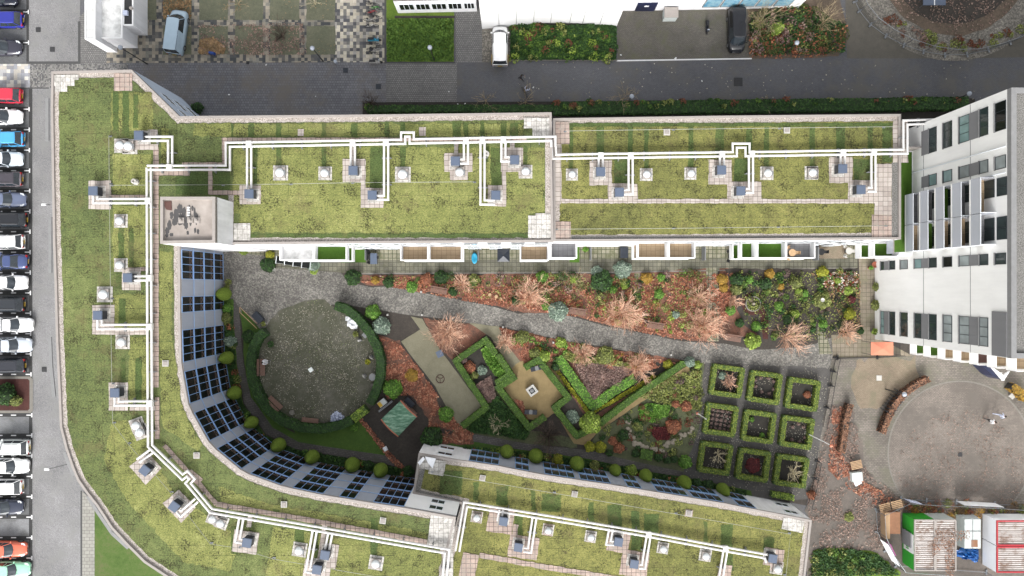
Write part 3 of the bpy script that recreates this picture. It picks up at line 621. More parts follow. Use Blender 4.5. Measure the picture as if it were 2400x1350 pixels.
YF=[rect(258,214,355,305),rect(376,300,395,390),rect(262,360,352,455),rect(262,480,352,625),rect(262,690,350,770),rect(300,790,352,945),rect(372,590,402,800),[(372,800),(404,800),(414,880),(425,950),(438,985),(470,1040),(462,1060),(378,1000)],rect(452,288,1225,318),rect(545,345,1275,500),rect(560,455,1240,545),rect(1105,345,1275,420),
 [(262,985),(345,985),(350,1050),(400,1150),(560,1260),(540,1340),(430,1320),(300,1180),(240,1080)],[(510,1140),(620,1180),(760,1205),(1000,1250),(1000,1265),(700,1210),(520,1178)],[(640,1235),(1035,1300),(1025,1360),(620,1360)]]
patch(bA,'sedum_field','sedum_yellow',YF,HA+.002,.12)
# ---- north east wing
HR=9.3
OR_=[(1296,277),(1700,271),(2112,267),(2112,561),(1700,564),(1297,566)]
bR=E('apartment_building','lower straight apartment wing with olive green roof between the curved block and the white tower','apartment building')
roof(bR,OR_,HR,'sedum_olive')
patch(bR,'paving','roof_slab',[rect(1300,337,1316,478),rect(1316,466,2060,476),rect(1382,376,1434,434),rect(1425,430,1495,466),rect(1662,374,1716,432),rect(1706,425,1785,466),rect(1945,366,2000,428),rect(1990,422,2055,466),rect(2052,383,2092,510),rect(2095,282,2130,380),rect(1330,396,1351,420),rect(1504,396,1530,421),rect(1607,391,1632,420),rect(1786,390,1813,420),rect(1892,390,1920,418),rect(1555,302,1571,317),rect(1838,299,1852,312)],HR+.034,.05)
patch(bR,'paving_corner','roof_slab_pink',[rect(1300,285,1335,337),rect(1300,519,1338,560),rect(2045,503,2092,556)],HR+.05,.02)
patch(bR,'gravel_band','roof_gravel_grey',[rect(1340,553,2045,560),rect(2092,380,2106,558)],HR+.02)
patch(bR,'moss','moss_shade',[rect(x0,295,x1,y1) for x0,x1,y1 in ((1334,1344,395),(1398,1416,365),(1472,1484,362),(1510,1521,396),(1614,1626,392),(1678,1698,362),(1792,1803,390),(1899,1912,390),(1962,1982,358),(2036,2048,358))]+[rect(1440,370,1476,428),rect(1722,372,1755,426),rect(2003,372,2045,424),rect(1315,287,2095,296),rect(1750,300,1765,355),rect(2070,292,2092,380)],HR+.004,.06)
# ---- south east wing
HS=5.8
TS=[(981,1062),(1079,1079),(1098,1081.5),(1169,1092),(1207,1100),(1241,1106.5),(1277,1113),(1349,1124),(1361,1126),(1433,1136),(1472,1142.5),(1506,1148),(1542,1154),(1616,1166),(1627,1168),(1700,1180),(1734,1187),(1776,1195),(1903,1219)]
OS=TS+[(1888,1350),(1870,1500),(1000,1450),(1035,1350),(1081,1182),(967,1158)]
bS=E('apartment_building','two storey apartment wing with brownish green roof along the south side of the courtyard','apartment building')
roof(bS,OS,HS,'sedum_olive')
patch(bS,'paving','roof_slab_pink',[rrect(1173,1222,60,56,8),rrect(1227,1284,70,52,9),rrect(1450,1270,52,50,9),rrect(1488,1323,64,60,9),rrect(1815,1308,46,42,9),ribbon([(1123,1303),(1300,1334),(1410,1352),(1600,1385)],12),[(1086,1296),(1122,1302),(1112,1360),(1074,1350)],rrect(1118,1213,22,26,9),rrect(1285,1243,22,28,9),rrect(1385,1259,22,27,9),rrect(1555,1286,22,27,9),rrect(1655,1303,24,27,9),rrect(1131,1121,14,13,9),rrect(1347,1159,15,15,9),rrect(1615,1204,18,16,9),rrect(1822,1330,28,22,9),rrect(1205,1260,12,60,9),rrect(1700,1340,30,30,9)],HS+.034,.05)
patch(bS,'paving_corner','roof_slab_white',[rrect(1013,1090,60,26,9),rrect(1022,1106,36,16,9),rrect(1860,1232,50,28,11)],HS+.05,.02)
patch(bS,'gravel_band','roof_gravel_grey',[[(970,1160),(990,1080),(1000,1082),(985,1150),(1078,1172),(1076,1184)]],HS+.02)
patch(bS,'moss','moss_shade',[rect(1030,1105,1082,1160),rect(1110,1130,1122,1175),rect(1163,1140,1190,1185),rect(1245,1150,1255,1195),rect(1270,1160,1315,1200),rect(1380,1180,1392,1230),rect(1425,1185,1458,1235),rect(1480,1200,1500,1245),rect(1510,1205,1545,1250),rect(1205,1210,1225,1255),rect(1245,1225,1250,1255),rect(1650,1225,1660,1270),rect(1690,1230,1718,1285),rect(1790,1260,1815,1290),rect(1480,1255,1505,1290),rect(1700,1300,1720,1340)],HS+.004,.1)
TW=PL(TS,HS)
cl=MB()
for a,b in zip(TW[2:-1],TW[3:-1]):
    nx,ny=outn(a,b,1); cl.add([(p[0]+nx*.03,p[1]+ny*.03,z) for p,z in ((a,.1),(b,.1),(b,HS-.34),(a,HS-.34))],[(0,1,2,3)])
cl.build('cladding','grey_panel',bS)
for gi,nc in zip(range(2,18,2),(4,2,4,4,2,4,4,2)):
    a,b=TW[gi],TW[gi+1]; no=outn(a,b,1)
    for z0,z1 in ((.15,2.75),(2.95,HS-.4)): window(bS,a,b,z0,z1,nc,no,'blue_frame','window_glass_green',b=.06,bt=.5,proud=.07,lattice='wood_old')
a,b=TW[0],TW[1]; no=outn(a,b,1)
for z0 in (1,3.7): window(bS,lerp(a,b,.42),lerp(a,b,.78),z0,z0+1.1,2,no,'white_frame','window_glass_green',proud=.08)
a,b=TW[-2],TW[-1]; no=outn(a,b,1)
for z0 in (1,3.6): window(bS,lerp(a,b,.6),lerp(a,b,.85),z0,z0+1.1,2,no,'white_frame','window_glass_green',proud=.08)
# ---- balconies
def balcony(parent,x0,x1,yw,dep,z,floor,rail='white_render',parts=()):
    fb=MB(); fb.box((x0+x1)/2,yw-dep/2,z-.2,x1-x0,dep,.2); bo=fb.build('balcony','white_wall',parent)
    MB().box((x0+x1)/2,yw-dep/2,z+.002,x1-x0-.3,dep-.3,.02).build('balcony_floor',floor,bo)
    r=MB(); t=.085
    r.box((x0+x1)/2,yw-dep+t/2,z,x1-x0,t,1.0); r.box(x0+t/2,yw-dep/2+t/2,z,t,dep-t,1.0); r.box(x1-t/2,yw-dep/2+t/2,z,t,dep-t,1.0)
    for xp in parts: r.box(xp,yw-dep/2+t/2,z,.2,dep-t,1.6)
    r.build('balcony_wall',rail,bo); return bo
def bx(x,z): return P(x,0,z)[0]
YA=P(0,570,HA)[1]-.02; YR=P(0,564,HR)[1]+.02
for fl,zz in enumerate((7.3,4.6)):
    balcony(bA,bx(655,8.3),bx(735,8.3),YA,1.65,zz,'white_roof'); balcony(bA,bx(735,8.3)+.02,bx(812,8.3),YA,1.65,zz,'turf')
    balcony(bA,bx(938,8.3),bx(1082,8.3),YA,1.65,zz,'tile_tan',parts=(bx(1005,8.3),))
    balcony(bA,bx(1219,8.3),bx(1286,8.3),YA,1.65,zz,'tile_tan')
for zz in (6.3,3.5):
    balcony(bR,bx(1288,7)+.1,bx(1352,7),YR,1.75,zz,'tile_grey')
    balcony(bR,bx(1494,7),bx(1628,7),YR,1.75,zz,'tile_tan',parts=(bx(1563,7),))
    balcony(bR,bx(1735,7),bx(1840,7),YR,1.75,zz,'turf',parts=(bx(1768,7),)); balcony(bR,bx(1840,7)+.02,bx(1908,7),YR,1.75,zz,'tile_grey')
    balcony(bR,bx(2045,7),bx(2102,7),YR,1.6,zz,'turf')
# windows on the south faces of the north wings
for k in range(15):
    x=-32+k*2.45
    if any(0 for _ in ()): pass
    for z0 in (.3,2.9,5.6,8.1):
        if x<4.0: window(bA,(x,YA),(x+1.5,YA),z0,min(z0+1.9,HA-.5),2,(0,-1),'white_frame','window_glass_green')
for k in range(15):
    x=6.0+k*2.5
    for z0 in (.3,3.4,6.4): 
        if x<38: window(bR,(x,YR-.02),(x+1.5,YR-.02),z0,z0+1.9,2,(0,-1),'white_frame','window_glass_green')
# ---- tower
HTW=21.9; XW=42.5; YN=17.06; YS_=-6.0
bT=E('apartment_tower','tall white apartment tower with stacked glass balconies at the east edge','tower')
TP=[(XW,YN),(80,YN+.6),(80,YS_+1),(XW+2.2,YS_),(XW,YS_)]
MB().prism([(XW,YN),(80,YN),(80,YS_),(XW,YS_)],0,HTW-.5).build('wall','tower_wall',bT)
m=MB(); W=[(XW,YN),(80,YN),(80,YS_),(XW,YS_)]; inn=inset(W,.45)
for i in range(4):
    j=(i+1)%4; q=[W[i],W[j],inn[j],inn[i]]; m.add([(x,y,HTW-.5) for x,y in q]+[(x,y,HTW) for x,y in q],[(4,5,6,7),(0,1,5,4),(2,3,7,6)])
m.build('parapet','parapet_grey',bT); MB().sheet(inset(W,.4),HTW-.25).build('roof','roof_gravel_grey',bT); MB().sheet([(XW+.45,YS_+.5),(XW+1.5,YS_+.5),(XW+1.5,YN-.5),(XW+.45,YN-.5)],HTW-.2).build('roof_paving','roof_gravel_grey',bT)
FZ=[(1.4,2.1),(3.2,4.3),(5.4,6.7),(8.0,9.2),(10.5,11.7),(12.8,14.1),(15.2,16.6),(18.0,19.1),(20.0,21.3)]
GAP=[(2.1,3.2),(9.2,10.5),(16.6,18.0)]
for ci,(ya,yb) in enumerate(((13.7,16.2),(10.35,11.5),(2.05,3.05),(-5.25,-2.65))):
    for k,(za,zb) in enumerate(FZ):
        if ya>3 and za<9.3: continue
        if ci==3 and k==8: continue
        window(bT,(XW,yb),(XW,ya),za,zb,1 if yb-ya<1.5 else 3,(-1,0),'dark_frame',R.choice(['window_glass_green','window_glass_green','pale_glass','window_glass','blind']),b=.05,bt=.06,proud=.05)
        o=MB(); o.box(XW-.06,(ya+yb)/2,za-.08,.14,yb-ya+.1,.07); o.build('sill','parapet_grey',bT)
    g=MB()
    for za,zb in GAP:
        if ya>3 and za<9.3 and zb<10: continue
        g.box(XW-.02,(ya+yb)/2,za+.0,.06,yb-ya,zb-za); g.build('cladding','grey_cladding',bT); g=MB()
for ya,yb in ((8.0,9.6),(4.2,6.2)):
    for za,zb in ((10.8,12.6),(13.2,15.1),(15.8,17.6),(18.5,19.9),(20.2,21.4)): window(bT,(XW,yb),(XW,ya),za,zb,2,(-1,0),'dark_frame','window_glass_green',b=.06,bt=.08)
g=MB(); g.box(XW-.03,-4.0,19.6,.08,3.9,1.8); g.build('cladding','grey_cladding',bT)
for z in (9.5,16.7): g=MB(); g.box(XW-.01,5.5,z,.03,23.0,.05); g.build('wall_joint','parapet_grey',bT)
for y in (9.95,12.2): g=MB(); g.tube([(XW-.08,y,0),(XW-.08,y,HTW-.6)],.05,6); g.build('downpipe','white_frame',bT)
fls=['tile_grey','tile_grey','turf','tile_grey','tile_tan']; fls2=['tile_tan','turf','tile_tan','tile_tan','tile_grey']
for i,z in enumerate((8.5,11,13.5,16,18.6)):
    for (ya,yb,fm) in ((3.8,6.55,fls2[i]),(6.6,9.75,fls[i])):
        b_=MB(); b_.box(XW-.62,(ya+yb)/2,z-.2,1.24,yb-ya,.2); bo=b_.build('balcony','tower_wall',bT)
        MB().box(XW-.6,(ya+yb)/2,z+.003,1.1,yb-ya-.1,.02).build('balcony_floor',fm,bo)
        r=MB(); r.box(XW-1.24,(ya+yb)/2,z+.02,.03,yb-ya,1.25); r.box(XW-.62,yb-.02,z+.02,1.2,.03,1.25); r.build('balcony_rail','balcony_glass',bo)
        r=MB(); r.box(XW-1.24,(ya+yb)/2,z+1.27,.06,yb-ya,.05); r.box(XW-.62,ya+.03,z+.02,1.2,.06,1.5); r.build('handrail','white_frame',bo)
for i in range(7):
    z=4.7+2.45*i; x0=44.0
    b_=MB(); b_.box(x0+8,YS_-.65,z-.2,16,1.3,.2); bo=b_.build('balcony','tower_wall',bT)
    MB().box(x0+8,YS_-.63,z+.003,15.7,1.1,.02).build('balcony_floor',['turf','turf','tile_tan','tile_tan','rust_cover','tile_tan','tile_tan'][i],bo)
    r=MB(); r.box(x0+8,YS_-1.28,z+.02,16,.04,1.0); r.box(x0+.02,YS_-.65,z+.02,.04,1.26,1.0); r.build('balcony_wall','white_render',bo)
m=MB(); m.box(XW+3.5,YS_-.15,.0,.6,.8,3); 
# low terrace between tower and wing
t=MB(); t.box((P(2112,0,8)[0]+XW)/2,9.1,0,XW-P(2112,0,8)[0],11.2,7.6); t.build('terrace_block','white_wall',bT)
MB().sheet([(39.9,3.8),(42.4,3.8),(42.4,14.4),(39.9,14.4)],7.62).build('terrace_turf','turf',bT)
r=MB(); r.box(39.75,9.1,7.6,.05,11,1.3); r.build('terrace_rail','balcony_glass',bT)
r=MB(); r.box(39.75,9.1,8.9,.08,11,.05); r.box(41.1,14.6,7.6,2.7,.12,1.6); r.build('handrail','parapet',bT)
# ================= north buildings =================
b1=E('white_building','white single storey building with stepped flat roofs at the top left by the plaza','building')
def bl(parent,x0,y0,x1,y1,h,wallm_='white_wall',roofm='white_roof',nm='wing'):
    p=PL(rect(x0,y0,x1,y1),h); o=MB().prism(p,0,h-.12).build(nm,wallm_,parent)
    q=inset(p,.15); m=MB()
    for i in range(4):
        j=(i+1)%4; a=[p[i],p[j],q[j],q[i]]; m.add([(x,y,h-.12) for x,y in a]+[(x,y,h+.05) for x,y in a],[(4,5,6,7),(0,1,5,4),(2,3,7,6)])
    m.build('roof_edge','white_render',o); MB().sheet(q,h-.06).build('roof',roofm,o); return o
bl(b1,199,-400,224,92,4.2); bl(b1,224.5,-400,287.5,90,3.1); bl(b1,288,-400,313,60,3.0,roofm='tar_dark' if 'tar_dark' in MATS else 'rubber')
m=MB(); X,Y=P(294,30,3.2); m.box(X,Y,3,.5,.5,.3); m.build('roof_hatch','cloth_blue',b1); m=MB(); X,Y=P(307,19,3.2); m.lathe([(.18,0),(.18,.3),(0,.32)],X,Y,2.98,10); m.build('roof_vent','parapet',b1)
b2=E('school_building','low white building with a window band behind the front lawn','building')
p=[P(933,31),P(1118,27),P(1118,-120),P(933,-120)]
MB().prism(p,0,3.3).build('wall','white_wall',b2); MB().prism(p,3.3,3.45).build('roof','roof_gravel_grey',b2)
for xa,xb in ((942,976),(980,1012),(1016,1050),(1054,1085),(1090,1114)):
    a,b=P(xa,31-(xa-933)/46),P(xb,31-(xb-933)/46); window(b2,a,b,.9,2.6,3,(0,-1),'white_frame','window_glass',b=.06,bt=.2,proud=.09)
b3=E('assembly_hall','tall windowless white hall with vertical panel joints behind the parked white van','building')
fr=[(1130,68),(1200,62),(1250,56),(1290,54),(1335,54),(1385,57),(1445,62)]
W=PL(fr+[(1445,-160),(1130,-160)]); MB().prism(W,0,9.5).build('wall','white_render',b3); MB().prism(inset(W,.1),9.5,9.6).build('roof','roof_gravel_grey',b3)
m=MB()
for x,y in ((1170,65),(1210,61),(1250,56),(1290,54),(1335,54),(1365,56),(1405,59)):
    X,Y=P(x,y); m.box(X,Y-.01,0,.05,.06,9.4)
m.build('panel_joint','parapet_grey',b3)
m=MB(); X,Y=P(1166,66,1.8); m.box(X,Y-.12,2.4,.5,.12,.35); m.build('wall_lamp','leaf_bright',b3) if False else None
b4=E('school_building','white building with a navy double door and posters in its window band','building')
W=PL([(1447,26),(1870,19),(1895,-10),(1895,-160),(1447,-160)]); MB().prism(W,0,4.2).build('wall','white_wall',b4); MB().prism(inset(W,.1),4.2,4.3).build('roof','roof_gravel_grey',b4)
a,b=P(1487,25.2),P(1533,24.5); m=MB(); ya=(a[1]+b[1])/2
m.box((a[0]+b[0])/2,ya-.03,0,b[0]-a[0],.1,2.3); d=m.build('door','door_navy',b4); m=MB(); m.box((a[0]+b[0])/2,ya-.09,1.3,.5,.03,.3); m.build('notice','white_paint',d)
for k in range(5):
    xa=1640+k*41; a,b=P(xa,23-k*.8),P(xa+38,22.5-k*.8); window(b4,a,b,.9,3.2,1,(0,-1),'parapet_grey','poster_blue',b=.08,bt=.12,proud=.12)
m=MB(); X,Y=P(1573,30,1.2); m.box(X,Y,0,1.5,1.1,1.3); 
o=m.build('lid_cabinet','dirty_metal'); tag(o,'pale metal cabinet standing against the white wall right of the navy door','cabinet')
m=MB(); m.box(X,Y,1.3,1.6,1.2,.06); m.build('lid','parapet',o)
# ================= roof equipment =================
gU='heat pump boxes on the roofs'; gD='dome skylights on the roofs'; gH='small roof hatches'
def unit(label,px,py,deg,h,sc=.9):
    X,Y=P(px,py,h+1.0)
    t=E('rooftop_unit',label,'rooftop unit',(X,Y,h-.15),math.radians(-deg),gU)
    m=MB(); m.box(0,0,.14,.92*sc,.92*sc,.9); m.build('housing','unit_dark',t)
    m=MB(); m.box(0,0,1.04,1.02*sc,1.02*sc,.07); m.box(0,0,1.11,.9*sc,.9*sc,.02); m.build('lid','unit_blue',t)
    m=MB(); m.box(0,0,0,1.3,1.3,.05); m.box(-.35,0,.05,.12,.9,.09); m.box(.35,0,.05,.12,.9,.09); m.build('base','roof_slab_white',t)
    m=MB()
    for i in range(6): m.box(0,-.47*sc,.25+i*.12,.7*sc,.03,.04)
    m.build('louvre','parapet_grey',t)
    return t
U0=None; UU=[]
def units(lst,h,where):
    global U0
    for i,(x,y,d) in enumerate(lst):
        lab=f'blue grey heat pump box, {ORD[i]} {where}'
        X,Y=P(x,y,h+1.0)
        if U0 is None: U0=unit(lab,x,y,d,h)
        else: dup(U0,(X,Y,h-.15),math.radians(-d),lab,gU)
units([(324,317,0),(217,447,0),(298,651,0),(228,739,0),(268,921,0),(338,1103,38),(407,1188,36),(578,1273,9),(761,1302,9),(742,1336,9)],HA,'along the west roof, counted from the top down')
units([(583,454,0),(827,399,0),(872,457,0),(1067,377,0),(1162,457,0),(1206,374,0)],HA,'from the left, green roof right of the stair tower')
units([(1408,402,0),(1452,450,0),(1692,398,0),(1737,447,0),(1976,395,0),(2019,444,0)],HR,'from the left, lower roof beside the white tower')
units([(1180,1223,9),(1215,1284,9),(1450,1271,9),(1487,1323,9),(1812,1310,9)],HS,'from the left, brownish roof south of the courtyard')
def skylight(label,px,py,deg,h,r=.5,two=False):
    X,Y=P(px,py,h+.2); t=E('skylight',label,'skylight',(X,Y,h-.155),math.radians(-deg),gD)
    m=MB(); m.box(0,0,0,1.45,1.45,.03); m.box(0,0,.03,1.05,1.05,.26,taper=.95); m.build('kerb','roof_slab_white',t)
    m=MB(); m.box(.0,.0,.29,1.0,1.0,.05); m.build('frame','parapet',t)
    m=MB(); m.box(.38,-.05,.31,.35,.5,.05); m.build('vent_panel','foot_grey',t)
    m=MB(); m.lathe([(.0,.26),(.44,.33),(.41,.43),(.31,.53),(.17,.59),(.001,.61)],0,0,0,16); m.build('dome','dome_white',t,True)
    return t
SK=None
def skys(lst,h,where):
    global SK
    for i,(x,y,d,s) in enumerate(lst):
        lab=f'clear dome skylight, {ORD[i]} {where}'
        if SK is None: SK=skylight(lab,x,y,d,h)
        else: dup(SK,P(x,y,h+.2)+(h-.155,),math.radians(-d),lab,gD,(s,s,1))
skys([(280,340,0,1.05),(300,342,0,1.05),(279,517,0,.95),(279,621,0,.95),(241,690,0,1.1),(283,802,0,1),(318,998,-20,1.0),(326,1014,-20,1.0),(497,1217,20,.9),(516,1227,20,.9),(700,1291,9,1),(880,1322,9,1)],HA,'from the top down along the west roof')
skys([(655,404,0,1.05),(760,405,0,.95),(943,408,0,1.1),(1077,403,0,1),(1232,401,0,.95)],HA,'from the left, green roof right of the stair tower')
skys([(1341,408,0,.85),(1516,408,0,.9),(1620,406,0,.85),(1800,405,0,.95),(1905,404,0,.95)],HR,'from the left, lower roof beside the white tower')
skys([(1117,1214,9,.85),(1285,1244,9,.85),(1385,1260,9,.85),(1555,1287,9,.85),(1655,1304,9,.9),(1823,1334,9,.95)],HS,'from the left, brownish roof south of the courtyard')
HH=None
for i,(x,y,h,d,wh) in enumerate(((387,852,HA,0,'beside the long west pipe'),(460,1068,HA,0,'near the bend of the curved roof'),(665,1183,HA,0,'south of the curved glass front'),(897,1221,HA,9,'near the end of the curved roof'),(1563,309,HR,0,'left on the lower roof by the tower'),(1845,305,HR,0,'right on the lower roof by the tower'),(1131,1121,HS,9,'left on the brownish roof'),(1347,1159,HS,9,'middle of the brownish roof'),(1615,1204,HS,9,'right on the brownish roof'))):
    lab='small pale square roof hatch '+wh
    loc=P(x,y,h)+(h-.15,)
    if HH is None:
        HH=E('roof_hatch',lab,'roof hatch',loc,0,gH); m=MB(); m.box(0,0,0,.62,.62,.12); m.build('frame','stone_pale',HH); m=MB(); m.box(0,0,.12,.46,.46,.05,taper=.9); m.build('lid','parapet',HH)
    else: dup(HH,loc,math.radians(-d),lab,gH)
for i,(x,y,wh) in enumerate(((318,426,'in the moss left of the long west pipe'),(1140,361,'between two pipe branches on the green roof'))):
    X,Y=P(x,y,HA); m=MB(); m.lathe([(.3,0),(.3,.25),(.22,.5),(.26,.55),(.26,.6),(.14,.62),(.13,.45)],X,Y,HA-.16,16); o=m.build('vent_pipe','roof_slab_white'); tag(o,'round pale vent pipe '+wh,'vent','round vent pipes')
# ---- pipes: pairs of insulated white ducts
def pipes(label,runs,z,parts_feet=True,fz=None,boxes=()):
    t=E('roof_pipe',label,'pipe',P(runs[0][0][0],runs[0][0][1],z)+(z-.5,)); loc=Vector(t.location)
    for ru in runs:
        Wd=PL(ru,z)
        for d in (.21,-.21):
            q=offs(Wd,d,False); m=MB()
            # square-ish round duct with mitred elbows
            L=offs(q,.118,False); Rr=offs(q,-.118,False); n=len(q); ring=[]
            for i in range(n):
                for f,zz in ((1,0),(.7,.09),(0,.125),(-.7,.09),(-1,0),(-.7,-.09),(0,-.125),(.7,-.09)):
                    a=((L[i][0]+Rr[i][0])/2+(L[i][0]-Rr[i][0])/2*f,(L[i][1]+Rr[i][1])/2+(L[i][1]-Rr[i][1])/2*f); ring.append((a[0]-loc.x,a[1]-loc.y,z+zz-loc.z))
            fs=[(i*8+k,i*8+(k+1)%8,(i+1)*8+(k+1)%8,(i+1)*8+k) for i in range(n-1) for k in range(8)]+[tuple(range(8)),tuple((n-1)*8+k for k in range(7,-1,-1))]
            m.add(ring,fs); m.build('duct','pipe_white',t)
        for a,b in zip(Wd,Wd[1:]):
            Ls=math.dist(a,b); k=int(Ls/2.6)
            for i in range(k):
                p=lerp(a,b,(i+.5)/k); an=math.atan2(b[1]-a[1],b[0]-a[0]); m=MB(); m.box(p[0]-loc.x,p[1]-loc.y,-.02,.07,1.0,.2,rot=an); m.box(p[0]-loc.x,p[1]-loc.y,.34,.09,.9,.05,rot=an); m.box(p[0]-loc.x,p[1]-loc.y,.1,.05,.05,.3,rot=an)
                m.build('pipe_support','foot_grey',t)
    for x,y in boxes:
        X,Y=P(x,y,z); m=MB(); m.box(X-loc.x,Y-loc.y,z-.22-loc.z,.55,.62,.42); m.build('junction_cover','pipe_white',t)
    return t
zA=HA+.45; zR=HR+.45; zS=HS+.45
pipes('long pair of white pipes down the west roof and round its curve',[[(349,393),(350,700),(352,1045),(428,1118),(439,1110),(450,1122),(441,1132),(495,1197),(700,1232),(1048,1292),(1040,1375)]],zA,boxes=[(348,471),(351,652),(351,766),(352,945)])
pipes('pair of white pipes running east from the west roof across the long green roof',[[(345,393),(534,393),(534,339),(945,332),(945,315),(965,315),(965,331),(1297,325),(1297,344)]],zA,boxes=[(398,393),(584,338),(827,335),(905,334),(1092,330),(1131,329),(1180,328)])
brA=[('to the topmost box of the west roof',[(333,325),(399,325),(399,389)]),('to the second box of the west roof',[(224,460),(224,471),(345,471)]),('to the third box of the west roof',[(310,652),(346,652)]),('to the fourth box of the west roof',[(234,750),(234,766),(346,766)]),('to the fifth box of the west roof',[(274,932),(274,945),(348,945)]),('to the first slanting box of the west roof',[(324,1080),(357,1056)]),('to the second slanting box of the west roof',[(418,1197),(424,1204),(461,1172)]),('to the box south of the curve',[(568,1268),(557,1266),(566,1212)]),('to the eastern box at the lower edge',[(766,1292),(774,1250)]),('to the lowest box of the curved roof',[(733,1338),(722,1336),(738,1242)]),
('first from the left on the long green roof',[(584,342),(584,442)]),('second from the left on the long green roof',[(827,339),(827,389)]),('third from the left on the long green roof',[(905,338),(905,463),(884,463)]),('fourth from the left on the long green roof',[(1092,334),(1092,378),(1079,378)]),('fifth from the left on the long green roof',[(1131,333),(1131,474),(1160,474)]),('last on the long green roof',[(1180,332),(1180,373),(1195,373)])]
for lab,ru in brA: tag(pipes('white pipe branch '+lab,[ru],zA-.02),'white pipe branch '+lab,'pipe','pipe branches')
pipes('pair of white pipes along the lower roof from the step to the white tower',[[(1297,330),(1299,367),(1722,361),(1722,341),(1752,341),(1752,361),(2122,355),(2122,287),(2190,285)]],zR,boxes=[(1408,365),(1478,365),(1692,362),(1762,361),(1975,358),(2047,357)])
for i,ru in enumerate(([(1408,368),(1408,393)],[(1478,368),(1478,450),(1463,450)],[(1692,365),(1692,389)],[(1760,365),(1760,447),(1748,447)],[(1975,361),(1975,386)],[(2047,361),(2047,444),(2033,444)])):
    l=f'white pipe branch, {ORD[i]} from the left on the lower roof by the tower'; tag(pipes(l,[ru],zR-.02),l,'pipe','pipe branches')
pipes('long pair of white pipes slanting along the brownish southern roof',[[(1072,1292),(1091,1182),(1290,1214),(1520,1253),(1700,1287),(1797,1304),(1800,1318)]],zS,boxes=[(1520,1253),(1700,1286)])
for i,ru in enumerate(([(1175,1195),(1170,1222)],[(1253,1211),(1241,1290),(1228,1288)],[(1432,1240),(1426,1272),(1440,1273)],[(1520,1257),(1508,1328),(1498,1327)],[(1700,1291),(1686,1375)])):
    l=f'white pipe branch, {ORD[i]} from the left on the brownish southern roof'; tag(pipes(l,[ru],zS-.02),l,'pipe','pipe branches')
# safety cables
def cable(label,pts,z):
    q=[p+(z,) for p in PL(pts,z)]; t=E('safety_cable',label,'cable',q[0]); o=Vector(q[0])
    m=MB(); m.tube([Vector(p)-o for p in q],.022,4); m.build('cable','rope',t)
    for p in q: 
        m=MB(); d=Vector(p)-o; m.box(d.x,d.y,-.35,.3,.14,.06); m.tube([(d.x,d.y,-.35),(d.x,d.y,.02)],.03,5); m.build('anchor_post','steel',t)
cable('thin safety cable down the west roof',[(255,318),(256,430),(259,700),(262,900),(264,992),(300,1040),(400,1155),(493,1275),(560,1285),(640,1310),(900,1355)],HA+.2)
cable('thin safety cable across the long green roof',[(258,434),(520,433),(680,431),(825,428),(1112,426)],HA+.2)
cable('upper safety cable on the lower roof by the tower',[(1325,307),(1580,303),(1830,300),(2075,297),(2115,297)],HR+.2)
cable('lower safety cable on the lower roof by the tower',[(1305,537),(1580,535),(1827,532),(2080,529)],HR+.2)
cable('safety cable slanting along the upper edge of the brownish roof',[(1012,1108),(1300,1156),(1586,1205),(1853,1252),(1842,1350)],HS+.2)
m=MB(); q=[P(x,y,HS+.3)+(HS+.3+.15*(i%2),) for i,(x,y) in enumerate(((996,1070),(1022,1074),(1014,1098),(1003,1084)))]; m.add(q+[(a,b,c_-.05) for a,b,c_ in q],[(0,1,2,3),(7,6,5,4),(0,4,5,1),(1,5,6,2),(2,6,7,3),(3,7,4,0)])
tag(m.build('tarpaulin','sail_white'),'crumpled white sheet on the corner of the brownish roof','sheet')
m=MB(); q=[P(x,y,HS+.3)+(HS+.3+.1*(i%2),) for i,(x,y) in enumerate(((979,1084),(992,1070),(996,1076),(984,1090)))]; m.add(q+[(a,b,c_-.05) for a,b,c_ in q],[(0,1,2,3),(7,6,5,4),(0,4,5,1),(1,5,6,2),(2,6,7,3),(3,7,4,0)])
tag(m.build('tarpaulin','sail_white'),'small torn white sheet at the very corner of the brownish roof','sheet')
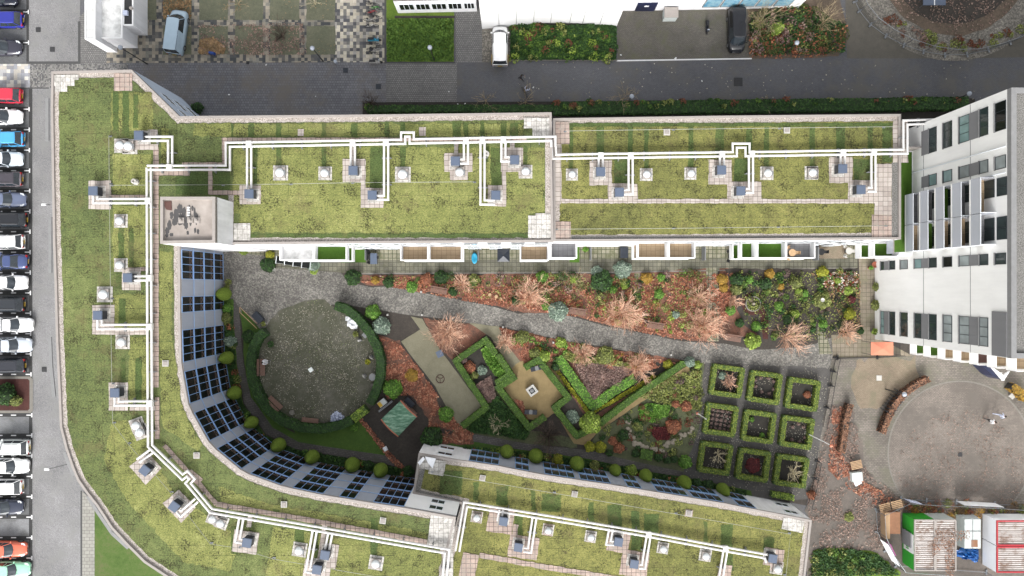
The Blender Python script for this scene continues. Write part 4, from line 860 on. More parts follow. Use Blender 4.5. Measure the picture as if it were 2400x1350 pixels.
# ================= cars =================
CARM={}
def car(label,paintcol,kind,loc,rz,rooft=None,L=4.2,Wd=1.75):
    key='paint_%d_%d_%d'%paintcol
    if key not in MATS: paint(key,c(*paintcol))
    t=E('parked_car' if kind!='van' else 'parked_van',label,'car' if kind!='van' else 'van',loc,rz,'cars in the west parking bays' if kind!='van' else None)
    h=L/2; w=Wd/2
    HT_={'hatch':1.48,'suv':1.62,'sedan':1.42,'wagon':1.48,'van':2.0}[kind]; bz={'van':1.15,'suv':1.0}.get(kind,.9)
    # body: rounded plan loft over stations (x forward)
    def ring(x,ww,zb,zt): 
        return [(x,-ww,zb),(x,-ww*1.0,(zb+zt)*.5),(x,-ww*.93,zt-.05),(x,-ww*.6,zt),(x,0,zt+.02),(x,ww*.6,zt),(x,ww*.93,zt-.05),(x,ww,(zb+zt)*.5),(x,ww,zb)]
    if kind=='van': st=[(-h,.80,.35,1.0),(-h+.08,.95,.25,bz),(-h*.5,1,.2,bz),(0,1,.2,bz),(h*.45,1,.2,bz),(h*.72,.98,.2,bz-.05),(h*.9,.9,.25,bz-.2),(h*.98,.72,.3,.75),(h,.6,.35,.6)]
    elif kind=='sedan': st=[(-h,.66,.4,.75),(-h+.06,.82,.3,.88),(-h*.8,.95,.22,bz+.03),(-h*.4,1,.2,bz+.02),(0,1,.2,bz),(h*.35,1,.2,bz),(h*.6,.97,.2,bz-.06),(h*.85,.88,.25,bz-.16),(h*.97,.7,.3,.62),(h,.5,.35,.52)]
    else: st=[(-h,.74,.4,.85),(-h+.07,.9,.28,bz),(-h*.7,.98,.22,bz+.03),(-h*.3,1,.2,bz+.02),(0,1,.2,bz),(h*.35,1,.2,bz),(h*.62,.97,.2,bz-.05),(h*.86,.87,.25,bz-.15),(h*.97,.7,.3,.64),(h,.52,.35,.54)]
    vs=[];fs=[]
    for x,k,zb,zt in st: vs+=ring(x,w*k,zb,zt)
    n=9
    for i in range(len(st)-1):
        for j in range(n-1): fs.append((i*n+j,i*n+j+1,(i+1)*n+j+1,(i+1)*n+j))
        fs.append((i*n+n-1,i*n,(i+1)*n,(i+1)*n+n-1))
    fs.append(tuple(range(n))); fs.append(tuple((len(st)-1)*n+k for k in range(n-1,-1,-1)))
    m=MB(); m.add(vs,fs); body=m.build('body',key,t,True)
    B={'hatch':(-h+.12,h*.42,-h+.55,h*.10),'suv':(-h+.1,h*.46,-h+.4,h*.16),'sedan':(-h*.62,h*.42,-h*.30,h*.06),'wagon':(-h+.12,h*.44,-h+.5,h*.12),'van':(-h+.06,h*.72,-h+.2,h*.46)}[kind]
    def plan(x0,x1,ww,z,rf,rr): # rounded outline
        return [(x0,-ww+rr,z),(x0+rr*.6,-ww,z),((x0+x1)/2,-ww*1.02,z),(x1-rf,-ww,z),(x1,-ww+rf*1.1,z),(x1+rf*.35,0,z),(x1,ww-rf*1.1,z),(x1-rf,ww,z),((x0+x1)/2,ww*1.02,z),(x0+rr*.6,ww,z),(x0,ww-rr,z),(x0-rr*.2,0,z)]
    lo=plan(B[0],B[1],w*.93,bz-.06,.3,.12); hi=plan(B[2],B[3],w*.74,HT_-.04,.12,.1)
    m=MB(); m.add(lo+hi,[(i,(i+1)%12,12+(i+1)%12,12+i) for i in range(12)]); m.build('windows','car_glass',t,False)
    tp=plan(B[2]-.03,B[3]+.03,w*.76,HT_-.05,.14,.12); t2=plan(B[2]+.1,B[3]-.08,w*.66,HT_,.12,.1)
    m=MB(); m.add(tp+t2,[(i,(i+1)%12,12+(i+1)%12,12+i) for i in range(12)]+[tuple(range(12,24))]); m.build('roof',rooft or key,t,False)
    m=MB()
    for i,r in ((1,.04),(3,.035),(7,.035),(9,.04)): m.tube([lo[i],hi[i]],r,5)
    for i in (2,8): m.tube([lo[i],hi[i]],.03,4)
    m.build('pillar',key,t)
    if kind=='van' : 
        m=MB()
        for s in (-1,1): 
            q=[(B[0]+.1,s*w*.945,bz),(B[0]+h*.9,s*w*.955,bz),(B[2]+h*.9,s*w*.78,HT_-.12),(B[2]+.1,s*w*.77,HT_-.12)]
            m.add(q+[(x,y+s*.03,z) for x,y,z in q],[(4,5,6,7),(0,1,5,4),(2,3,7,6),(1,2,6,5),(3,0,4,7)])
        m.build('side_panel',key,t)
    for s in (-1,1):
        m=MB(); m.box(B[1]-.28,s*(w+.07),bz-.02,.14,.2,.13,taper=.8); m.build('mirror',key,t)
        m=MB(); m.add([(h*.80,s*w*.62,bz-.2),(h*.97,s*w*.52,.6),(h*.9,s*w*.84,.62),(h*.76,s*w*.9,bz-.18)],[(0,1,2,3)]); m.v=[(x,y,z+.045) for x,y,z in m.v]; m.build('headlight','lamp_clear',t)
        m=MB(); m.box(-h+.06,s*w*.72,.66,.12,.26,.2); m.build('tail_light','lamp_red',t)
        for x in (-h*.62,h*.62):
            m=MB(); m.tube([(x,s*(w-.2),.31),(x,s*(w-.0),.31)],.31,14); wh=m.build('wheel','rubber',t); m=MB(); m.tube([(x,s*(w-.01),.31),(x,s*(w+.012),.31)],.19,10); m.build('rim','steel',wh)
    m=MB(); m.box(-h-.005,0,.5,.03,.5,.11); m.build('number_plate','plate_yellow',t)
    m=MB(); m.tube([(B[1]+.06,-w*.55,bz+.03),(B[1]-.05,-.05,bz+.10)],.012,4); m.tube([(B[1]+.06,0,bz+.03),(B[1]-.05,w*.45,bz+.10)],.012,4); m.build('wiper','black',t)
    if kind in('suv','wagon'):
        m=MB()
        for s in (-1,1): m=MB(); m.tube([(B[2]+.25,s*w*.6,HT_+.04),(B[3]-.2,s*w*.6,HT_+.04)],.018,4); m.build('roof_rail','dark_steel',t)
    return t
cars=[(-4,40,1,'hatch',(26,30,48),None,'dark car cut off by the top edge of the photo'),
(47,55,0,'hatch',(44,52,150),None,'royal blue hatchback beside the top of the street'),
(112,50,1,'sedan',(58,58,70),None,'dark grey sedan just above the chequered crossing'),
(224,52,0,'hatch',(205,52,74),None,'red hatchback just below the chequered crossing'),
(274,52,1,'sedan',(240,242,246),None,'white sedan parked between the red and the light blue car'),
(326,57,0,'hatch',(80,170,226),None,'light blue hatchback with its rear to the street'),
(373,53,1,'hatch',(206,216,224),None,'pale silver car below the light blue hatchback'),
(420,53,0,'wagon',(120,112,118),'roof_dark','car with a dark pink striped roof, rear to the street'),
(468,60,1,'sedan',(110,120,146),None,'slate blue sedan above the black car with red lamps'),
(515,64,0,'suv',(30,32,38),None,'black car with bright red tail lamps'),
(567,57,0,'wagon',(238,240,240),None,'white car with dark rear glass below the black one'),
(613,66,0,'sedan',(70,84,128),None,'navy blue sedan with a pale roof reflection'),
(662,64,1,'hatch',(236,238,242),None,'white car with black bonnet stripes'),
(713,58,0,'suv',(44,48,54),None,'charcoal car below the striped white one'),
(761,77,1,'sedan',(238,232,226),None,'cream white sedan reaching farthest into the street'),
(809,74,1,'sedan',(198,206,216),None,'silver sedan directly below the cream one'),
(857,60,0,'wagon',(46,48,56),None,'black estate car above the planted island'),
(1048,70,0,'suv',(214,218,216),None,'greyish white car with a blue rear window below the empty bay'),
(1092,67,1,'sedan',(240,242,246),None,'white sedan second below the empty bay'),
(1141,54,0,'wagon',(228,226,228),None,'white estate with roof rails above the dark sedan'),
(1188,54,1,'sedan',(52,58,76),None,'dark blue sedan above the lower empty bay'),
(1287,62,1,'sedan',(232,116,88),None,'orange red sedan near the bottom left corner'),
(1334,70,1,'sedan',(168,232,196),None,'mint green sedan in the bottom left corner')]
plain('roof_dark',(.05,.045,.055,1),.4,.2)
for (y,xe,fw,kind,pc,rt,lab) in cars:
    L={'hatch':4.0,'suv':4.3,'sedan':4.5,'wagon':4.5}[kind]
    X,Y=P(xe,y,.6); car(lab,pc,kind,(X-L/2,Y,.01),(0 if fw else math.pi)+R.uniform(-.02,.02),rt,L)
t=car('silver van parked aslant on the chequered plaza',(176,198,214),'van',P(418,78,.4)+(.02,),math.radians(82),None,5.2,1.9); t['group']='vans'
t=car('white van with yellow rear corners parked against the white hall',(240,242,244),'van',P(1172,111,.3)+(.03,),math.radians(90),None,4.6,1.85)
m=MB(); m.box(-1.7,.93,.7,1.0,.03,.8); m.box(-1.7,-.93,.7,1.0,.03,.8); m.build('yellow_marking','leaf_gold' if False else 'plate_yellow',t)
car('black people carrier beside the leafless tree in the parking court',(26,28,34),'van',P(1723,76,.3)+(.03,),math.radians(-89),None,4.9,1.9)
# ================= vegetation =================
def blob(name,label,cat,px,py,r,h,leafmat,n=None,squash=1,group=None,lsz=.16,core=None,z=0,dense=1):
    X,Y=P(px,py,h*.5); t=E(name,label,cat,(X,Y,.03+z),R.uniform(0,6),group)
    m=MB(); prof=[(r*.7,.02),(r*.92,h*.3),(r*.86,h*.58),(r*.6,h*.82),(r*.25,h*.93),(.01,h*.95)]
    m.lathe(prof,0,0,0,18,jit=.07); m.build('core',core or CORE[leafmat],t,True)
    n=n or int(420*r*r*dense+90); lf=MB(); sc=min(lsz,.05+.11*r); f1,f2=R.uniform(3,6),R.uniform(0,6)
    for i in range(n):
        a=R.uniform(0,6.283); u=R.random(); ph=math.acos(1-u*.97); k=R.uniform(.9,1.07)*(1+.06*math.sin(a*5+f2)+.05*math.sin(a*3+f1))
        x=r*k*math.sin(ph)*math.cos(a); y=r*k*math.sin(ph)*math.sin(a)*squash; zz=h*(.08+.92*math.cos(ph)*k)
        lf.leaf(x,y,zz,sc*R.uniform(.6,1.25),0,.7)
    lf.build('foliage',leafmat,t); return t
def clumps(label,poly,mats,ncl,r0=.35,h=.35,sz=.12,per=42):
    W=PL(poly); xs=[p[0] for p in W]; ys=[p[1] for p in W]; m=MB(); k=0
    while k<ncl:
        p=(R.uniform(min(xs),max(xs)),R.uniform(min(ys),max(ys)))
        if not inside(p,W): continue
        k+=1; r=r0*R.uniform(.4,1.5); mi=R.randrange(len(mats))
        for i in range(int(per*(r/r0)**1.5)):
            a=R.uniform(0,6.283); q=r*math.sqrt(R.random()); m.leaf(p[0]+q*math.cos(a),p[1]+q*math.sin(a),.05+h*(1-(q/r)**2)*R.uniform(.7,1.1)*min(1.4,r/r0),sz*R.uniform(.6,1.3),mi,.8)
    return stuff(m.build('border_plants',mats),label,'plants')
def bare(label,px,py,r,h,mat='twig_pink',nb=16,group='leafless shrubs',tw=.014,name='bare_tree',cat='tree',lean=(0,0)):
    X,Y=P(px,py,h*.35); t=E(name,label,cat,(X,Y,.03),0,group); tr=MB(); tb=MB()
    tr.tube([(0,0,0),(.05+lean[0]*.1,.03,h*.16)],.07,6,r2=.05)
    def grow(p,d,L,rad,dep):
        q=p; pts=[q]; dd=Vector(d)
        for i in range(3):
            dd=(dd+Vector((R.uniform(-.22,.22),R.uniform(-.22,.22),R.uniform(-.05,.12)))).normalized(); q=q+dd*(L/3); pts.append(q)
        tb.tube(pts,max(rad,.011),3,r2=max(rad*.5,.009),cap=False)
        if dep>0:
            for k in range(3 if dep>1 else 4):
                o=pts[R.choice((1,2,3))]; nd=(dd+Vector((R.uniform(-.8,.8),R.uniform(-.8,.8),R.uniform(-.2,.35)))).normalized(); grow(o,nd,L*R.uniform(.45,.7),rad*.62,dep-1)
    if mat in('twig_pink','twig_dark'): nb=int(nb*2.6)
    for i in range(nb):
        a=6.283*i/nb+R.uniform(-.2,.2); el=R.uniform(.15,1.1)
        d=Vector((math.cos(a)*math.cos(el)+lean[0],math.sin(a)*math.cos(el)+lean[1],math.sin(el))).normalized()
        L=r*R.uniform(.55,.8) if el<.8 else h*.6
        grow(Vector((0,0,h*.14)),d,L,tw*2.1,2)
    tr.build('trunk',mat,t); tb.build('branches',mat,t); return t
for px,py,r,h,lab,mt,nb in ((1241,690,2.3,3,'above the path left of the grey green bush','twig_pink',20),(1460,735,2.6,3,'on the north side of the path between two benches','twig_pink',24),(1652,762,2.6,3,'on the path side at the end of the slab path','twig_pink',24),(1640,695,1.8,2.6,'behind the largest one beside the slab path','twig_pink',12),(1050,780,2.3,2.8,'right of the concrete strip','twig_pink',22),(1184,800,1.2,2,'right of the top of the open square hedge','twig_pink',14),(1367,830,1.5,2.4,'in the leafy bed south of the path','twig_pink',18),(1497,857,1.9,2.8,'in front of the tip of the green V','twig_pink',20),(1845,788,2.4,3,'leaning over the path by the east garden','twig_pink',14),(1985,778,1.5,1.8,'low at the corner of the east garden','twig_pink',14),(1086,665,1.2,1.8,'in the west part of the north border','twig_pink',12),(1345,660,1.8,2.5,'greyish in the middle of the north border','twig_grey',12),(1722,705,.9,1.5,'small beside the stone ring','twig_pink',10),(1790,45,2.5,5,'pale in front of the poster windows','twig_grey',20),(1935,48,2.2,4,'brownish at the end of the shrub bed','twig_grey',16),(1138,232,1.7,3.2,'first from the left in the street hedge','twig_grey',7),(1232,235,1.3,2.6,'second in the street hedge behind the cyclist','twig_grey',7),(1462,228,1.7,3.2,'in the street hedge beside a lamp','twig_grey',7),(1796,238,1.3,2.6,'last in the street hedge','twig_grey',6),(868,240,1.2,2,'at the left end of the street hedge','twig_dark',8),(1165,993,1.2,1.6,'pale between the two zigzag hedges','twig_cream',14),(1285,1023,2.3,1.8,'dark and low south of the sand circle','twig_dark',20),(658,82,1.2,2.2,'on the leafy square of the plaza','twig_dark',10),(555,5,1.4,2.5,'at the top edge above the plaza squares','twig_grey',7),(735,3,1.3,2.5,'at the top edge right of the plaza squares','twig_cream',6),(1532,899,1.1,1.5,'tiny','twig_dark',6)):
    if lab=='tiny': continue
    bare('leafless shrub of fine twigs '+lab,px,py,r,h,mt,nb,lean=((.5,-.1) if px==1845 else (0,0)),tw=.014 if mt!='twig_grey' else .013)
# topiary
TPc=[(526,689),(533,838),(549,921),(591,989),(654,1042),(733,1070),(826,1089),(893,1101),(1188,1058),(1256,1069),(1352,1086),(1442,1102),(1513,1114),(1603,1131),(1693,1146)]
T0=None
for i,(x,y) in enumerate(TPc):
    X,Y=P(x,y,1.0); lab=f'clipped teardrop yew, {ORD[i]} along the glass fronts counted from the top left'
    if T0 is None:
        T0=E('topiary_cone',lab,'topiary',(X,Y,0),0,'clipped teardrop yews'); m=MB(); m.lathe([(.3,.05),(.58,.3),(.76,.8),(.78,1.15),(.70,1.6),(.55,2.1),(.34,2.6),(.14,3.0),(.01,3.15)],0,0,0,24,jit=.02); m.build('foliage','topiary_leaf',T0,True); m=MB(); m.tube([(0,0,0),(0,0,.3)],.08,6); m.build('trunk','wood',T0)
    else: dup(T0,(X,Y,0),i*.7,lab,None,(R.uniform(.88,1.14),)*2+(R.uniform(.88,1.1),))
# hedges
def hedge(label,paths,wd,h,leaf='leaf_hedge',core='hedge_core',z0=0,closed=False,name='hedge',cat='hedge',lsz=.10,den=130,jit=.02,group=None,n_=None):
    t=None
    for pts in paths:
        W=dens(PL(pts,h*.8),.7,jit,closed); cx=sum(p[0] for p in W)/len(W); cy=sum(p[1] for p in W)/len(W)
        if t is None: t=E(name,label,cat,(W[0][0],W[0][1],z0+.02),0,group); o=t.location.copy()
        W=[(a-o.x,b-o.y) for a,b in W]
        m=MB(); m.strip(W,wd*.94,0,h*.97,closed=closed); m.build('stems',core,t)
        lf=MB(); n=len(W)
        for i in range(n if closed else n-1):
            a=Vector(W[i]); b=Vector(W[(i+1)%n]); L=(b-a).length; d=(b-a).normalized(); nn=Vector((-d.y,d.x))
            for k in range(int(L*wd*den)):
                p=a+d*R.uniform(-.04,L+.04)+nn*R.uniform(-wd/2,wd/2)*1.02; lf.leaf(p.x,p.y,h*R.uniform(.97,1.02),lsz*R.uniform(.6,1.3),0,.4)
            for k in range(int(L*h*2*den*.5)):
                p=a+d*R.uniform(0,L)+nn*(wd/2*R.choice((-1,1))*R.uniform(.94,1.05)); lf.leaf(p.x,p.y,h*R.random(),lsz,0,1.3)
        lf.build('foliage',leaf,t)
    return t
SQ=[(1703,893),(1792,908),(1881,924),(1689,984),(1778,1000),(1867,1013),(1676,1074),(1765,1090),(1854,1104)]
rowc=['upper left','upper middle','upper right','middle left','central','middle right','lower left','lower middle','lower right']
for (x,y),nm in zip(SQ,rowc):
    q=rrect(x,y,65,62,8); q=[q[0],q[1],q[2],q[3]]
    hedge(f'square box hedge, {nm} one of the nine',[q],.50,.8,'leaf_hedge_olive',closed=True,group='nine square box hedges')
    t=MB(); t.sheet(PL(rrect(x,y,56,53,8)),.02); 
    struct(t.build('soil_bed','soil_dark'))
hedge('long curved hedge on the left and lower side of the round lawn',[[(621,777),(606,790),(593,815),(588,850),(592,890),(606,928),(630,962),(662,987),(705,1002),(755,1006),(800,996),(826,984)]],.95,1.3,'leaf_hedge_dark','hedge_core_dark')
hedge('curved hedge on the right side of the round lawn',[[(786,716),(812,724),(838,745),(866,778),(884,812),(893,848),(891,885),(880,920),(867,945)]],.95,1.3,'leaf_hedge_dark','hedge_core_dark')
hedge('short yellowish green hedge closing the lower right of the round lawn',[[(828,982),(858,958)]],.95,1.25,'leaf_lime','hedge_core')
hedge('zigzag hedge framing the open square bed left of the sand circle',[[(1083,999),(1140,955),(1068,846),(1138,797),(1162,830)],[(1167,832),(1196,875),(1163,899)]],.68,.9)
hedge('hedge framing the left and lower side of the sand circle',[[(1209,882),(1168,908),(1240,1002),(1277,977)]],.68,.9)
hedge('hedge framing the right side of the sand circle and the small bed',[[(1230,862),(1262,843),(1332,932),(1300,955),(1352,1022),(1382,1005),(1408,990),(1500,920),(1603,851)]],.7,.9)
hedge('bright green low hedge in the shape of a V',[[(1308,838),(1345,890),(1390,952),(1440,915),(1487,886)]],1.0,.45,'leaf_bright',lsz=.16,den=70)
hedge('broad dark green street hedge north of the lower roof',[[(1296,254),(1500,252),(1750,249),(2000,246),(2200,243),(2268,241)]],1.35,1.0,'leaf_hedge_dark','hedge_core_dark',lsz=.18,den=60,jit=.04)
hedge('narrow dark street hedge north of the long green roof',[[(862,256),(1000,255),(1150,255),(1294,254)]],.7,1.0,'leaf_hedge_dark','hedge_core_dark',lsz=.18,den=60,jit=.04)
hedge('curved red brown beech hedge at the upper left of the paved circle',[[(2176,888),(2150,900),(2120,922),(2095,950),(2078,985),(2068,1015)]],.62,1.0,'leaf_beech','soil_dark',lsz=.13)
hedge('upright red brown beech hedge left of the paved circle',[[(1993,948),(1983,980),(1978,1020),(1972,1060)]],.62,1.0,'leaf_beech','soil_dark',lsz=.13)
hedge('short gold brown beech hedge at the right edge of the paved circle',[[(2370,905),(2385,915),(2405,935)]],.8,1.1,'leaf_gold','soil_dark',lsz=.14)
hedge('pale block hedge at the foot of the nine squares',[[(1808,1158),(1860,1167)]],.6,.7,'leaf_lime','hedge_core')
hedge('small square clipped hedge block by the lower path',[[(1502,1063),(1528,1068)]],1.1,.7,'leaf_hedge','hedge_core')
# groundcover masses
def cover(label,poly,leaf,n,h=.45,sz=.2,name='ground_cover',cat='ground cover',z=.05,tilt=.9):
    W=PL(poly,h*.5); xs=[p[0] for p in W]; ys=[p[1] for p in W]; m=MB(); k=0
    while k<n:
        p=(R.uniform(min(xs),max(xs)),R.uniform(min(ys),max(ys)))
        if h==0 and n>1000:
            from mathutils import noise as _n
            if _n.noise((p[0]*.55,p[1]*.55,n*.01))+.5*_n.noise((p[0]*1.9,p[1]*1.9,n*.01))<R.uniform(-.35,.25): continue
        if inside(p,W):
            hh=h*(.5+.5*math.sin(p[0]*1.7+p[1]*.9)*math.cos(p[1]*1.3-p[0]*.6)); m.leaf(p[0],p[1],z+R.random()*.1+max(0,hh),sz*R.uniform(.5,1.3),0,tilt); k+=1
    return stuff(m.build(name,leaf),label,cat)
cover('dense mixed green ground cover in the bed before the white hall',rect(1198,60,1443,139),'leaf_hedge_dark',6500,.35,.26)
cover('yellow green sprigs in the bed before the white hall',rect(1210,70,1430,135),'leaf_hedge',1500,.45,.22)
cover('long grass tufts on the left lawn',rect(908,45,1062,143),'leaf_hedge',3600,.12,.2)
cover('rusty low shrubs in the bed right of the black van',[(1755,85),(1985,60),(1975,120),(1900,136),(1756,136)],'leaf_rust',700,.5,.16)
cover('green low shrubs in the bed right of the black van',[(1755,30),(1880,10),(1980,60),(1980,125),(1760,130)],'leaf_hedge_dark',2600,.4,.2)
cover('pink heather inside the green V',[(1345,850),(1475,850),(1482,880),(1395,940),(1382,930)],'leaf_pink',4200,.35,.12)
cover('green plants above the pink heather',[(1310,835),(1345,850),(1390,850),(1480,862),(1470,850),(1330,826)],'leaf_olive',1400,.4,.16)
cover('mauve heather in the open square hedge',[(1110,905),(1150,880),(1163,930),(1148,945),(1130,940)],'leaf_pink',1800,.4,.13)
cover('glossy bright plants along the open square hedge',[(1128,820),(1140,812),(1190,870),(1180,885),(1162,880),(1140,850)],'leaf_bright',900,.5,.24)
cover('dark shrubs between the zigzag hedges',[(1095,1005),(1165,925),(1240,1015),(1230,1030),(1110,1012)],'leaf_hedge_dark',2600,.5,.2)
cover('yellow flowering strip along the green V',[(1303,872),(1310,868),(1375,955),(1384,966),(1376,970)],'leaf_yellow',420,.25,.16)
cover('yellow and green plants along the right arm of the V',[(1395,968),(1392,962),(1530,878),(1540,884)],'leaf_yellow',700,.25,.16)
cover('dark soil weeds in the rock garden',[(1505,900),(1645,862),(1640,960),(1600,960),(1500,930)],'leaf_olive',2200,.4,.15)
cover('light green plants in the rock garden',[(1495,955),(1520,945),(1570,950),(1565,975),(1530,990),(1500,980)],'leaf_bright',1100,.4,.16)
cover('maroon shrub in the rock garden',[(1530,1000),(1560,1000),(1580,1010),(1568,1030),(1540,1032),(1528,1018)],'leaf_maroon',900,.5,.14)
cover('tangled grass beside the site fence',[(1905,1292),(2000,1287),(2060,1302),(2105,1345),(1900,1350)],'leaf_hedge_dark',1800,.3,.2)
cover('low planting in front of the curved glass front',[(524,720),(545,720),(552,850),(568,945),(620,1020),(690,1053),(790,1069),(895,1087),(955,1100),(955,1125),(890,1112),(780,1092),(680,1066),(600,1022),(560,960),(535,860)],'leaf_hedge_dark',4200,.35,.16)
cover('low planting in front of the southern glass front',[(1085,1045),(1230,1058),(1380,1078),(1600,1120),(1750,1150),(1745,1165),(1600,1140),(1380,1098),(1090,1062)],'leaf_hedge_dark',4200,.35,.16)
cover('low green plants filling the east garden',[(1735,640),(2010,635),(2015,770),(1960,785),(1900,800),(1810,790),(1745,760)],'leaf_olive',1900,.2,.12)
cover('mixed plants in the north border',[(840,648),(1430,644),(1655,636),(1655,780),(1510,765),(1340,730),(1130,700),(905,662)],'leaf_olive',2400,.3,.13)
# fallen leaves
def litter(label,poly,mat,n,sz=.14,z=.07):
    return cover(label,poly,mat,n,.0,sz,'fallen_leaves','fallen leaves',z,.35)
litter('rusty fallen leaves over the north border',[(840,660),(1000,645),(1430,650),(1720,640),(1700,790),(1600,797),(1510,780),(1340,740),(1130,712),(905,670)],'leaf_litter',13000)
litter('rusty fallen leaves in the beds south of the cobbled path',[(1170,768),(1280,792),(1500,832),(1590,852),(1480,875),(1340,845),(1230,850)],'leaf_litter',6500)
litter('rusty fallen leaves around the green shed',[(885,790),(935,805),(970,845),(1075,995),(1110,1015),(1100,1040),(1000,1030),(1010,960),(960,925),(905,930),(905,850)],'leaf_litter',4200,.16)
litter('rusty fallen leaves in the corners of the sand circle',[(1205,935),(1225,940),(1240,995),(1262,985),(1280,975),(1245,1003)],'leaf_litter',500)
litter('leaves along the concrete strip and hedge',[(1060,845),(1137,790),(1140,796),(1066,848)],'leaf_litter',350); litter('leaf line south of the round lawn',[(838,980),(846,975),(920,1065),(960,1105),(945,1108),(905,1068)],'leaf_litter',700)
litter('pink brown leaves across the muddy yard',[(1950,950),(2000,960),(2030,1100),(2110,1170),(2260,1185),(2400,1200),(2400,1225),(2110,1200),(2060,1290),(1905,1280),(1890,1180),(1915,1080)],'leaf_litter_faded',6500,.105,.09)
litter('tan leaves on the plaza squares',[(455,60),(710,55),(720,130),(460,130)],'leaf_litter_faded',1500,.13); litter('pale specks on the round lawn',circ(746,862,138,30),'litter_pale',2400,.07)
litter('pile of brown leaves on the second plaza square',[(470,95),(500,88),(530,112),(525,126),(466,126)],'leaf_litter_tan',900,.2)
litter('leaves in the plaza bed above',[(383,-5),(449,0),(449,45),(383,45)],'leaf_litter_tan',600,.16)
litter('pale specks over the nine square garden',[(1655,850),(1950,862),(1900,1170),(1600,1120)],'litter_pale',2600,.075); litter('pale litter specks along the street',[(1200,140),(2300,140),(2300,235),(1200,235)],'litter_pale',160,.12)
litter('dry tan leaves on the east garden',[(1900,640),(2015,640),(2015,790),(1990,770)],'leaf_litter_tan',700)

litter('rust leaves gathered along the upright beech hedge and yard edge',[(1950,960),(1975,950),(1968,1060),(2010,1120),(2090,1165),(2060,1190),(1980,1140),(1940,1100)],'leaf_litter',1700,.14,.1)
clumps('mixed low plants of the north border',[(840,648),(1430,644),(1655,636),(1655,700),(1430,700),(1210,690),(905,660)],['leaf_hedge_dark','leaf_olive','leaf_rust','leaf_hedge_dark','leaf_rust','leaf_hedge','leaf_pink','core_leaf_hedge_dark','core_leaf_olive'],120,.42,.5)
clumps('mixed low plants near the path edge',[(1130,700),(1340,700),(1655,700),(1655,790),(1510,775),(1340,738)],['leaf_hedge_dark','leaf_olive','leaf_rust','leaf_rust','leaf_lime'],60,.35,.35)
clumps('mixed low plants of the east garden',[(1735,636),(2010,635),(2015,770),(1960,785),(1900,800),(1810,790),(1745,760)],['leaf_hedge_dark','leaf_olive','core_leaf_olive','leaf_hedge','core_leaf_hedge_dark','leaf_hedge_dark','core_leaf_pink'],150,.34,.45)
clumps('mixed low plants south of the cobbled path',[(1180,775),(1280,795),(1500,835),(1560,850),(1490,862),(1340,850),(1250,835)],['leaf_olive','leaf_hedge_dark','leaf_bright','leaf_rust','leaf_gold'],70,.4,.4)
clumps('plants in the rock garden and bed above it',[(1618,868),(1650,850),(1640,1000),(1600,1080),(1480,1060),(1400,1045),(1402,1012),(1480,960)],['leaf_olive','leaf_hedge_dark','core_leaf_pink','core_leaf_rust','core_leaf_olive'],110,.4,.4)
clumps('plants before the curved glass front',[(524,720),(545,720),(552,850),(568,945),(620,1020),(690,1053),(790,1069),(895,1087),(955,1100),(955,1115),(890,1108),(780,1088),(680,1062),(610,1022),(565,960),(540,860)],['leaf_hedge_dark','leaf_olive','leaf_rust','leaf_bright'],60,.35,.4)
clumps('plants before the southern glass front',[(1085,1048),(1230,1062),(1380,1082),(1600,1124),(1740,1152),(1600,1138),(1380,1096),(1090,1060)],['leaf_hedge_dark','leaf_olive','leaf_lime','leaf_rust'],60,.35,.4)
clumps('shrubs in the bed right of the black van',[(1765,30),(1880,10),(1975,60),(1975,120),(1765,130)],['leaf_hedge_dark','core_leaf_olive','core_leaf_rust','leaf_pink','leaf_olive'],90,.6,.6,.16)
clumps('weeds at the yard edge by the site',[(2100,1170),(2400,1185),(2400,1210),(2250,1212),(2120,1200)],['leaf_gold','leaf_rust','leaf_olive','leaf_litter_tan'],70,.4,.3)

clumps('brownish and olive tufts in the street hedge',[(1300,243),(2250,236),(2250,246),(1300,262)],['core_leaf_rust','leaf_olive','leaf_hedge_dark','leaf_hedge'],120,.4,1.15,.16)
clumps('twiggy patches in the bed before the white hall',rect(1200,62,1440,138),['core_leaf_rust','leaf_olive','leaf_hedge','leaf_hedge_dark','leaf_lime'],90,.5,.55,.16)
litter('faded leaves in the brown ring at the top right',circ(2235,-95,176,40),'leaf_litter_faded',3000,.14,.06)
clumps('tufts in the cobbled ring at the top right',[(2060,40),(2120,90),(2200,118),(2300,118),(2400,70),(2400,60),(2290,95),(2200,92),(2100,45)],['leaf_olive','core_leaf_rust','leaf_litter_faded'],45,.45,.2,.14)
litter('faded leaves drifting over the paved circle',circ(2250,1110,150,30),'leaf_litter_faded',2600,.09,.06)

litter('scattered cobble dust where the path meets the round lawn',circ(746,800,120,30,180,360)+[(630,745),(700,712),(790,712)],'litter_pale',900,.07,.05)

litter('brown leaves collected on the rusty ribbed container roofs',[(2160,1222),(2195,1225),(2238,1225),(2238,1245),(2200,1250),(2205,1330),(2185,1334),(2180,1260),(2150,1290)],'leaf_beech',700,.1,2.58)

clumps('olive grass tufts at the site fence verge',[(1905,1295),(2000,1290),(2060,1305),(2100,1345),(1900,1350)],['leaf_olive','leaf_hedge','core_leaf_olive','leaf_hedge_dark'],70,.5,.3,.16)
